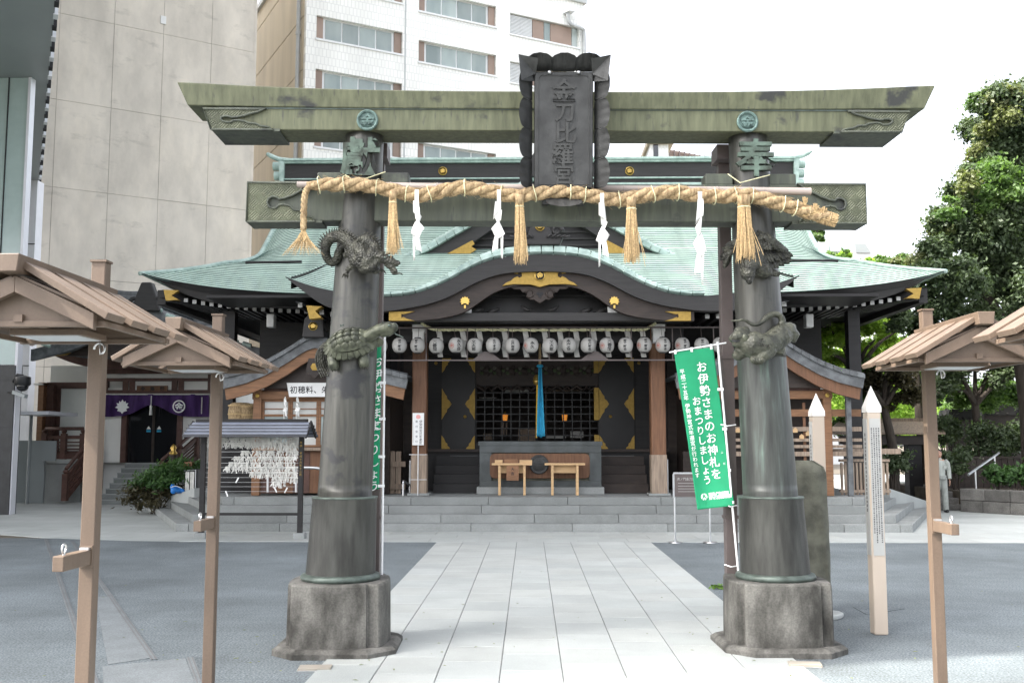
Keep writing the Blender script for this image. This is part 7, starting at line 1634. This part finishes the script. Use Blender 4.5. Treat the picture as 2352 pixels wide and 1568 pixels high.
# ---------------------------------------------------------------- trees
def limb(mb, pts, r0, r1):
    s_ = spline(pts, 12); mb.tube(s_, [r0+(r1-r0)*i/12 for i in range(13)], 8)
def tree(lab, base, trunk, clumps, n, size, m, extra=(), aspect=.55, flat=.5, seed=1, name='tree', droop=.1):
    t = thing(name, lab, 'tree', base); mb = MB()
    for pts, r0, r1 in trunk: limb(mb, pts, r0, r1)
    mb.build('trunk', 'bark', t, smooth=True)
    C = [c for c, r in clumps]; Rr = [r for c, r in clumps]
    leaves('crown', m, t, C, Rr, n, size, flat, seed, aspect, droop)
    for mm, cl, k, sz in extra: leaves('crown', mm, t, [c for c, r in cl], [r for c, r in cl], k, sz, flat, seed+5, aspect, droop)
    return t
def cl(lst, Y, spread=1.5, seed=0, sub=7):
    g = random.Random(seed); out = []
    for x, y, r in lst:
        c = at(x, y, Y+g.uniform(-spread, spread)); R_ = r*Y/FPX
        for _ in range(sub):
            d = V((g.gauss(0, 1), g.gauss(0, 1), g.gauss(0, .8))).normalized()*R_*g.uniform(.35, .95); s_ = R_*g.uniform(.22, .55); out.append((c+d, (s_*1.2, s_*1.2, s_*.7)))
    return out
big = [(2290, 232, 48), (2340, 262, 60), (2252, 300, 46), (2310, 350, 66), (2245, 385, 46), (2205, 440, 42), (2270, 460, 66), (2345, 440, 62), (2182, 512, 46), (2240, 560, 66), (2320, 560, 70), (2150, 565, 36), (2130, 622, 42), (2200, 640, 60), (2290, 655, 66), (2104, 672, 38), (2160, 700, 42), (2240, 720, 46), (2340, 690, 60), (2400, 350, 80), (2420, 520, 90), (2400, 660, 80), (2200, 745, 44), (2270, 770, 50), (2340, 770, 50), (2130, 720, 34), (2310, 500, 60), (2230, 500, 50), (2260, 610, 60), (2080, 645, 30), (2062, 690, 30), (2105, 740, 36), (2070, 735, 28), (2145, 765, 40), (2350, 215, 40), (2190, 790, 40), (2300, 300, 50)]
B = at(2385, 1120, 29); B.z = 0
tree('huge dark evergreen tree filling the upper right', B, [([B, B+V((-.1, 0, 3)), B+V((-.4, 0, 6)), B+V((-.2, 0, 9.5))], .42, .16), ([B+V((-.2, 0, 4)), at(2240, 640, 28.5), at(2150, 610, 28)], .2, .06), ([B+V((-.3, 0, 5)), at(2280, 480, 29), at(2215, 430, 28.5)], .2, .05), ([B+V((-.3, 0, 6)), at(2350, 400, 29), at(2300, 260, 28.5)], .2, .04)], cl(big, 28.5, 1.6, 3, 24), 300000, .064, 'leaf_dark', [('leaf_mid', cl([(2300, 400, 55), (2330, 430, 50), (2290, 440, 40), (2240, 240, 30), (2180, 480, 30)], 27.3, .6, 4, 6), 16000, .06), ('leaf_yellow', cl([(2255, 300, 40), (2200, 420, 40), (2160, 520, 36), (2120, 610, 40), (2310, 230, 46), (2240, 370, 40), (2180, 640, 50)], 27.6, .8, 6, 6), 14000, .06)], seed=2)
B = at(2560, 1120, 31); B.z = 0
tree('evergreen tree beyond the right edge behind the huge one', B, [([B, B+V((0, 0, 3)), B+V((.3, 0, 8))], .36, .12)], cl([(2480, 420, 80), (2560, 380, 90), (2620, 480, 90), (2500, 560, 90), (2590, 620, 90), (2660, 620, 80), (2500, 720, 80), (2600, 760, 80), (2680, 760, 80)], 31, 1.8, 12, 12), 60000, .085, 'leaf_dark', seed=12)
B = at(2130, 1100, 33); B.z = 0
tree('pale yellow-green tree between the hall roof and the big evergreen', B, [([B, B+V((-.2, 0, 4)), at(2115, 620, 33)], .2, .06)], cl([(2110, 600, 30), (2150, 590, 28), (2085, 615, 22), (2060, 612, 18), (2130, 640, 30)], 33, .8, 7), 18000, .062, 'leaf_yellow', [('leaf_mid', cl([(2120, 630, 26), (2070, 625, 18)], 32.5, .6, 8), 6000, .062)], seed=3)
B = at(1960, 1100, 40); B.z = 0
tree('row-like green tree just above the right end of the hall roof', B, [([B, B+V((0, 0, 4)), at(1960, 610, 40)], .22, .06)], cl([(1905, 588, 18), (1940, 598, 22), (1985, 602, 24), (2030, 606, 22), (2070, 600, 20), (1960, 640, 40), (2040, 640, 40)], 40, 1, 9), 24000, .075, 'leaf_mid', [('leaf_bright', cl([(1940, 592, 16), (2000, 600, 18)], 39.5, .6, 10), 5000, .07)], seed=4)
B = at(1878, 1100, 37); B.z = 0
tree('small green treetop beside the right torii beam end', B, [([B, B+V((0, 0, 5)), at(1876, 530, 37)], .16, .05)], cl([(1868, 510, 12), (1880, 528, 16), (1870, 540, 14), (1888, 548, 12)], 37, .4, 11), 5200, .08, 'leaf_mid', seed=5)
# maples under and beyond the eave: dark branching trunks against bright leaves
def maple(lab, bx, Y, tips, lst, lst2, n, n2, m1, m2, seed, fork=(0, 880)):
    B = at(bx, 1120, Y); B.z = 0; f = at(fork[0], fork[1], Y); tr = [([B, B.lerp(f, .5)+V((.15, 0, 0)), f], .17, .11)]
    for x, y in tips: e = at(x, y, Y+random.Random(x).uniform(-.8, .8)); tr.append(([f, f.lerp(e, .5)+V((0, 0, .2)), e], .09, .02))
    return tree(lab, B, tr, cl(lst, Y, 1.2, seed, 8), n*2, .06, m1, [(m2, cl(lst2, Y+.8, 1.2, seed+1, 10), n2*2, .06)], seed=seed, flat=1.2, name='maple_tree')
maple('maple with dark forked trunk behind the right pavilion roof', 1985, 30, [(1910, 760), (1950, 760), (1900, 815), (2010, 780), (2060, 760), (1930, 700)], [(1880, 800, 34), (1930, 770, 34), (1905, 850, 34), (1960, 730, 30), (2020, 730, 30)], [(1890, 790, 40), (1930, 820, 40), (1860, 810, 24), (1960, 800, 30), (1900, 760, 30), (1990, 745, 36), (2025, 775, 34), (1950, 715, 30), (2045, 725, 36), (2000, 810, 36), (2060, 790, 36)], 9000, 22000, 'leaf_bright', 'leaf_bright', 21, (1965, 862))
maple('reddish maple behind the taller beige pillar', 2050, 28.5, [(1990, 900), (2060, 870), (2110, 850), (2040, 820)], [(2010, 880, 36), (2060, 860, 36), (2100, 900, 36), (2030, 920, 30)], [(2000, 850, 36), (2070, 830, 36), (1980, 900, 26)], 11000, 9000, 'leaf_red', 'leaf_mid', 23, (2030, 935))
maple('broad maple right of the brown gabled post', 2230, 31, [(2180, 830), (2240, 800), (2300, 820), (2340, 860), (2200, 900)], [(2180, 860, 44), (2240, 820, 44), (2300, 850, 44), (2340, 800, 40), (2160, 900, 30), (2340, 740, 40)], [(2200, 890, 40), (2270, 900, 44), (2330, 900, 44), (2150, 850, 30)], 20000, 16000, 'leaf_dark', 'leaf_mid', 25, (2240, 930))
for i, (x, Y, w_, lst, m, n, lab) in enumerate(((1950, 46, .085, [(1860, 800, 60), (1920, 830, 60), (1980, 850, 60), (1890, 880, 60), (1960, 920, 60), (1880, 940, 50)], 'leaf_bright', 42000, 'sunlit yellow-green tree far behind the pavilion'), (2100, 48, .085, [(2050, 900, 60), (2110, 930, 60), (2060, 960, 60), (2130, 880, 50), (2000, 940, 50)], 'leaf_bright', 36000, 'sunlit tree far behind the gabled post'), (2280, 44, .08, [(2200, 960, 60), (2270, 940, 60), (2340, 950, 60), (2180, 910, 40), (2300, 900, 50)], 'leaf_mid', 36000, 'green tree far behind at the right edge'))):
    B = at(x, 1100, Y); B.z = 0; tree(lab, B, [([B, B+V((0, 0, 2)), at(x, 880, Y)], .2, .08)], cl(lst, Y, 2, 30+i, 9), n, w_, m, seed=30+i)
# garden shrubs, one by one
def shrub(lab, x, y, Y, r, n, m='leaf_dark', size=.06, zs=.8, name='shrub'):
    c = at(x, y, Y); t = thing(name, lab, 'shrub', (c.x, c.y, 0), group='garden shrubs at the right'); g = random.Random(x); k = r*Y/FPX
    mb = MB()
    for _ in range(5): d = V((g.uniform(-.5, .5)*k, g.uniform(-.4, .4)*k, k*zs*.6)); mb.tube([(c.x, c.y, .0), (c.x+d.x*.5, c.y+d.y*.5, c.z*.6), (c.x+d.x, c.y+d.y, c.z+d.z*.5)], [.03, .02, .008], 5)
    mb.build('stems', 'bark', t)
    cc = [c+V((g.uniform(-.7, .7)*k, g.uniform(-.5, .5)*k, g.uniform(-.6, .6)*k*zs)) for _ in range(14)]; leaves('foliage', m, t, cc, [(k*.42, k*.42, k*.3)]*14, n, size, seed=x); return t
shrub('dark shrub between the pillar and the black post of the washing shelter', 2050, 1060, 27.5, 42, 2600)
shrub('dark shrub behind the worker', 2195, 1060, 29, 40, 2600)
shrub('shrub on the stone-edged bed beside the railing', 2290, 1090, 28, 34, 2200, 'leaf_shrub')
shrub('shrub at the right edge of the stone-edged bed', 2345, 1085, 27.8, 40, 2400, 'leaf_shrub')
shrub('tall dark hedge bush behind the railing', 2260, 1010, 30.5, 60, 4200)
shrub('tall dark hedge bush at the right picture edge', 2350, 1010, 30.5, 64, 4200)
shrub('dark hedge bush between the shelter and the hedge', 2170, 985, 31.5, 50, 3400)
shrub('dark bush beyond the shelter roof', 2020, 1010, 33, 46, 3000)
shrub('dark bush behind the slat fence', 1960, 980, 32, 46, 2600, 'leaf_mid')
# nandina bush left of the steps, with red-brown lower leaves
c = at(365, 1110, 26.2); t = thing('nandina_bush', 'feathery green and reddish bush beside the left end of the steps', 'bush', (c.x, c.y, 0)); k = 26.2/FPX; g = random.Random(2)
mb = MB()
for _ in range(9): e = at(300+g.random()*140, 1070+g.random()*40, 26.2); mb.tube(spline([(c.x+g.uniform(-.2, .2), c.y, 0), V((c.x, c.y, .4)).lerp(e, .5), e], 6), .014, 5)
mb.build('stems', 'bark', t)
up_ = [(at(x, y, 26.2+g.uniform(-.5, .5)), (r*k*1.2, r*k, r*k*.55)) for x, y, r in ((400, 1068, 26), (430, 1075, 24), (370, 1078, 26), (345, 1095, 28), (395, 1095, 30), (320, 1108, 26), (440, 1095, 22), (455, 1065, 16), (370, 1110, 26), (340, 1120, 24), (420, 1058, 16))]
lw = [(at(x, y, 25.9+g.uniform(-.4, .4)), (r*k*1.2, r*k, r*k*.6)) for x, y, r in ((310, 1125, 26), (340, 1138, 28), (300, 1145, 20), (375, 1130, 26), (350, 1155, 22), (320, 1160, 16), (400, 1118, 20))]
leaves('foliage', 'leaf_shrub', t, [a for a, r in up_], [r for a, r in up_], 4200, .07, seed=5, aspect=.3, droop=.25); leaves('lower_foliage', 'leaf_red', t, [a for a, r in lw], [r for a, r in lw], 2600, .065, seed=6, aspect=.32, droop=.3)
c = at(408, 1120, 25.6); bg_ = thing('blue_bundle', 'crumpled blue plastic bundle on the end of the steps', 'bundle', (c.x, c.y, c.z-.12)); mb = MB(); g = random.Random(9)
for _ in range(9): mb.ball(c+V((g.uniform(-.13, .13), g.uniform(-.08, .08), g.uniform(-.09, .06))), (g.uniform(.05, .10), .07, g.uniform(.04, .08)), 8, 6)
remesh(mb, 'sheet', 'tarp_blue', bg_, .012, 1); MB().tube([c+V((-.14, -.1, .02)), c+V((0, -.14, .06)), c+V((.14, -.1, .0))], .008, 5).build('cord', 'paper', bg_)
c = at(446, 1090, 25.8); ct = thing('tool_cabinet', 'dark cabinet with hanging white towels left of the fortune rack', 'cabinet', (c.x, c.y, 0)); MB().box(c.x-.2, c.x+.5, c.y, c.y+.5, 0, c.z+.15).build('body', 'tower_black', ct, bevel=.02); MB().tube([(c.x-.25, c.y-.03, c.z+.1), (c.x+.05, c.y-.03, c.z+.13), (c.x+.05, c.y-.03, .4)], .02, 8).build('rail', 'steel', ct)
for kx_ in (-.2, -.08): MB().grid(lambda u, v: (c.x+kx_+u*.1, c.y-.06-.02*math.sin(u*9), c.z+.08-v*.75), 4, 6).build('towel', 'paper_old', ct, smooth=True)
MB().box(c.x-.3, c.x-.1, c.y+.1, c.y+.3, c.z+.15, c.z+.32).build('box', 'wood_orange', ct)
# lit shrub behind the gate
c = at(75, 1090, 34); t = thing('gate_shrub', 'small yellow-green shrub behind the bar gate', 'shrub', (c.x, c.y, 0)); MB().tube([(c.x, c.y, 0), (c.x, c.y, c.z)], [.03, .01], 5).build('stems', 'bark', t); leaves('foliage', 'leaf_bright', t, [c, c+V((.2, 0, .3)), c+V((-.2, 0, -.2)), c+V((0, 0, -.5))], [.45, .35, .4, .4], 900, .06, seed=8)
# ---------------------------------------------------------------- garden at the right: washing shelter, stone edge, railing
sh = thing('washing_shelter', 'low weathered roofed shelter behind the beige pillars', 'shelter', (9.6, 31, 0)); SY_ = 31.
r0, r1, e0_, e1_ = at(1930, 966, SY_+1), at(2150, 966, SY_+1), at(1895, 996, SY_), at(2172, 996, SY_)
for k in range(5):
    f0, f1 = k/5, (k+1)/5; a = [e0_.lerp(r0, f0), e1_.lerp(r1, f0), e1_.lerp(r1, f1), e0_.lerp(r0, f1)]; mb = MB().add([p+V((0, 0, .03)) for p in a]+[p-V((0, 0, .02)) for p in a], [(0, 1, 2, 3), (7, 6, 5, 4), (0, 4, 5, 1), (1, 5, 6, 2), (2, 6, 7, 3), (3, 7, 4, 0)]); mb.build('roof_board', 'wood_weather', sh)
mb = MB().add([r0, r1, V((e1_.x, SY_+2, e1_.z)), V((e0_.x, SY_+2, e0_.z))], [(0, 1, 2, 3)]); mb.build('roof_back', 'wood_weather', sh)
MB().box(r0.x, r1.x, SY_+.9, SY_+1.1, r0.z-.02, r0.z+.08).build('ridge_cap', 'wood_weather', sh); MB().box(e0_.x+.5, e1_.x-.3, SY_+.2, SY_+.35, e0_.z-.32, e0_.z-.05).build('beam', 'dark_brown', sh)
for x in (2100, 1960): p = at(x, 1060, SY_+.4); MB().box(p.x-.2, p.x+.2, SY_+.3, SY_+.7, 0, e0_.z-.1).build('pillar', 'black_wood', sh)
for x, y, w_, Y, lab in ((2200, 955, 36, 33, 'small dark roofed gatepost right of the washing shelter'), (2300, 945, 56, 33, 'dark roofed wall section at the right edge')):
    c = at(x, y, Y); k = Y/FPX; t = thing('roofed_wall', lab, 'wall', (c.x, Y, 0), group='roofed garden walls at the right'); hw = w_*k
    MB().prism([(c.x-hw, c.z-.12), (c.x+hw, c.z-.12), (c.x+hw*.8, c.z+.2), (c.x-hw*.8, c.z+.2)], Y-.4, Y+.4).build('roof', 'black_wood', t); MB().box(c.x-hw*.75, c.x+hw*.75, Y-.1, Y+.1, 0, c.z-.12).build('wall', 'dark_brown', t)
    for i in range(5): xx3 = c.x-hw*.8+i*hw*.4; MB().beam((xx3, Y-.42, c.z-.1), (xx3, Y-.1, c.z+.22), .06, .05).build('batten', 'black_wood', t)
fn = thing('board_fence', 'dark board fence behind the worker', 'fence', (12, 30, 0)); a, b_ = at(2130, 1110, 30), at(2352, 1052, 30)
for k in range(24): x = a.x+(b_.x+1.5-a.x)*k/24; MB().box(x+.01, x+(b_.x+1.5-a.x)/24-.005, 30, 30.04, 0, b_.z-.02*(k % 2)).build('board', 'dark_brown', fn)
MB().box(a.x, b_.x+1.5, 29.95, 30.05, b_.z, b_.z+.05).build('cap', 'dark_brown', fn)
sw = thing('stone_edge', 'low dark stone retaining wall at the right edge', 'wall', (12.6, 26.4, 0)); a, b_ = V((at(2212, 1121, 27.6).x, 27.6, 0)), V((at(2352, 1126, 25.6).x+1.2, 25.0, 0)); zt2 = at(2212, 1121, 27.6).z; d_ = (b_-a); L_ = d_.length; d_.normalize(); g = random.Random(17)
for r_ in range(2):
    s_ = 0
    while s_ < L_-.05:
        l_ = min(g.uniform(.45, .8), L_-s_); p = a+d_*(s_+.006); q = a+d_*(s_+l_-.006); z0, z1 = zt2*r_/2+.004, zt2*(r_+1)/2-.004; MB().beam(V((p.x, p.y, (z0+z1)/2)), V((q.x, q.y, (z0+z1)/2)), .35, z1-z0).build('stone', 'garden_stone', sw, bevel=.02); s_ += l_
MB().slab([(a.x+.2, a.y+.2), (b_.x, b_.y+.3), (b_.x+2, 34), (a.x, 34)], .1, zt2-.1).build('bed', 'soil', sw)
for k in range(3): p = at(2192, 1160-k*12, 28.2+.35*k); tag(MB().box(p.x-.55, p.x+.35, 28+.35*k, 28.8+.35*k, 0, .16*(k+1)).build('garden_step', 'garden_stone', bevel=.03), ('lowest dark stone garden step behind the worker', 'middle dark stone garden step behind the worker', 'top dark stone garden step behind the worker')[k], 'step', 'garden steps behind the worker')
hr = thing('garden_handrail', 'sloping steel handrail over the garden steps at the right', 'handrail', at(2240, 1120, 27.6)); MB().cyl(at(2224, 1090, 27.5), at(2294, 1040, 28.6), .035, n=10).build('rail', 'steel', hr, smooth='auto')
for x, y0, Y in ((2240, 1080, 27.7), (2284, 1048, 28.4)): p = at(x, y0, Y); MB().cyl((p.x, Y, .3), (p.x, Y, p.z), .025).build('post', 'steel', hr)
# ---------------------------------------------------------------- worker
pg_ = gnd(2163, 1176); PX, PY = pg_.x, pg_.y
pe = thing('person', 'person in pale grey work jacket and trousers walking behind the gabled post', 'person', (PX, PY, 0)); W = lambda x, y, z: V((PX+x, PY+y, z))
mb = MB(); mb.ball(W(-.03, -.01, 1.53), (.085, .10, .115)); mb.ball(W(-.05, -.08, 1.50), (.05, .04, .06)); mb.tube([W(-.02, 0, 1.47), W(0, .01, 1.36)], [.055, .06], 10); mb.ball(W(-.05, -.115, 1.515), (.016, .02, .022)); mb.ball(W(.055, .0, 1.52), (.015, .025, .03)); mb.ball(W(-.115, .0, 1.52), (.012, .025, .03)); mb.tube([W(0, .02, 1.38), W(0, .02, .95)], [.12, .13], 10)
mb.tube([W(.19, .02, 1.32), W(.23, .03, 1.08), W(.22, -.03, .86)], [.05, .042, .033], 8); mb.tube([W(-.19, .02, 1.32), W(-.24, .03, 1.08), W(-.24, -.02, .86)], [.05, .042, .033], 8)
for s in (-1, 1):
    hx_ = .225*s; mb.ball(W(hx_, -.04, .80), (.022, .038, .048))
    for k, (dy, l_) in enumerate(((-.03, .075), (-.01, .085), (.01, .08), (.028, .06))): mb.tube([W(hx_, -.04+dy, .765), W(hx_-s*.008, -.05+dy, .765-l_*.5), W(hx_-s*.02, -.052+dy, .765-l_)], [.011, .010, .008], 6)
    mb.tube([W(hx_-s*.01, -.07, .815), W(hx_-s*.02, -.095, .785), W(hx_-s*.022, -.10, .755)], [.013, .011, .009], 6)
remesh(mb, 'body', 'skin', pe, .009, 2)
mb = MB(); mb.ball(W(-.025, .012, 1.565), (.095, .108, .095)); mb.ball(W(-.01, .05, 1.52), (.09, .075, .09)); remesh(mb, 'hair', 'hair', pe, .01, 2)
mb = MB(); mb.tube([W(0, .01, 1.40), W(0, .01, 1.33), W(0, .0, 1.15), W(0, .0, .98), W(0, .0, .90)], [.075, .165, .175, .165, .17], 16, ell=.72)
for s in (-1, 1): mb.tube([W(.13*s, .01, 1.35), W(.20*s, .02, 1.28), W(.24*s, .03, 1.08), W(.23*s, -.03, .87)], [.07, .075, .062, .052], 10)
mb.tube([W(-.02, 0, 1.36), W(-.02, 0, 1.42)], [.08, .068], 10); remesh(mb, 'jacket', 'uniform', pe, .011, 3)
MB().box(PX+.04, PX+.12, PY-.15, PY-.115, 1.14, 1.22).build('pocket', 'uniform', pe)
mb = MB(); mb.tube([W(0, 0, .97), W(0, 0, .86)], [.155, .165], 14)
for s, dy in ((-1, .06), (1, -.05)): mb.tube([W(.07*s, 0, .88), W(.085*s, dy, .5), W(.09*s, dy*1.4, .06)], [.105, .08, .075], 12)
remesh(mb, 'trousers', 'trousers', pe, .011, 2); MB().tube([W(.165*math.cos(a), .115*math.sin(a), .925) for a in [2*PI*k/20 for k in range(21)]], .022, 6).build('belt', 'shoe', pe)
for s, dy in ((-1, .06), (1, -.05)):
    mb = MB(); mb.tube([W(.09*s, dy*1.4+.05, .045), W(.085*s, dy*1.4-.08, .042), W(.08*s, dy*1.4-.15, .032)], [.05, .048, .032], 10, ell=.8); mb.build('shoe', 'shoe', pe, smooth=True)
for x, z in ((-.055, 1.535), (.0, 1.535)): MB().ball(W(x-.02, -.105, z), .008, 6, 4).build('eye', 'ink', pe)
MB().box(PX-.075, PX-.03, PY-.118, PY-.112, 1.458, 1.464).build('mouth', 'ink_red', pe)
# thin cable crossing the white sky
tag(MB().tube([at(2100, 262, 40), at(2200, 210, 42), at(2300, 158, 44)], .018, 5).build('overhead_cable', 'tower_grey'), 'thin overhead cable slanting up to the evergreen tree', 'cable')
bpy.data.scenes.remove(TS)
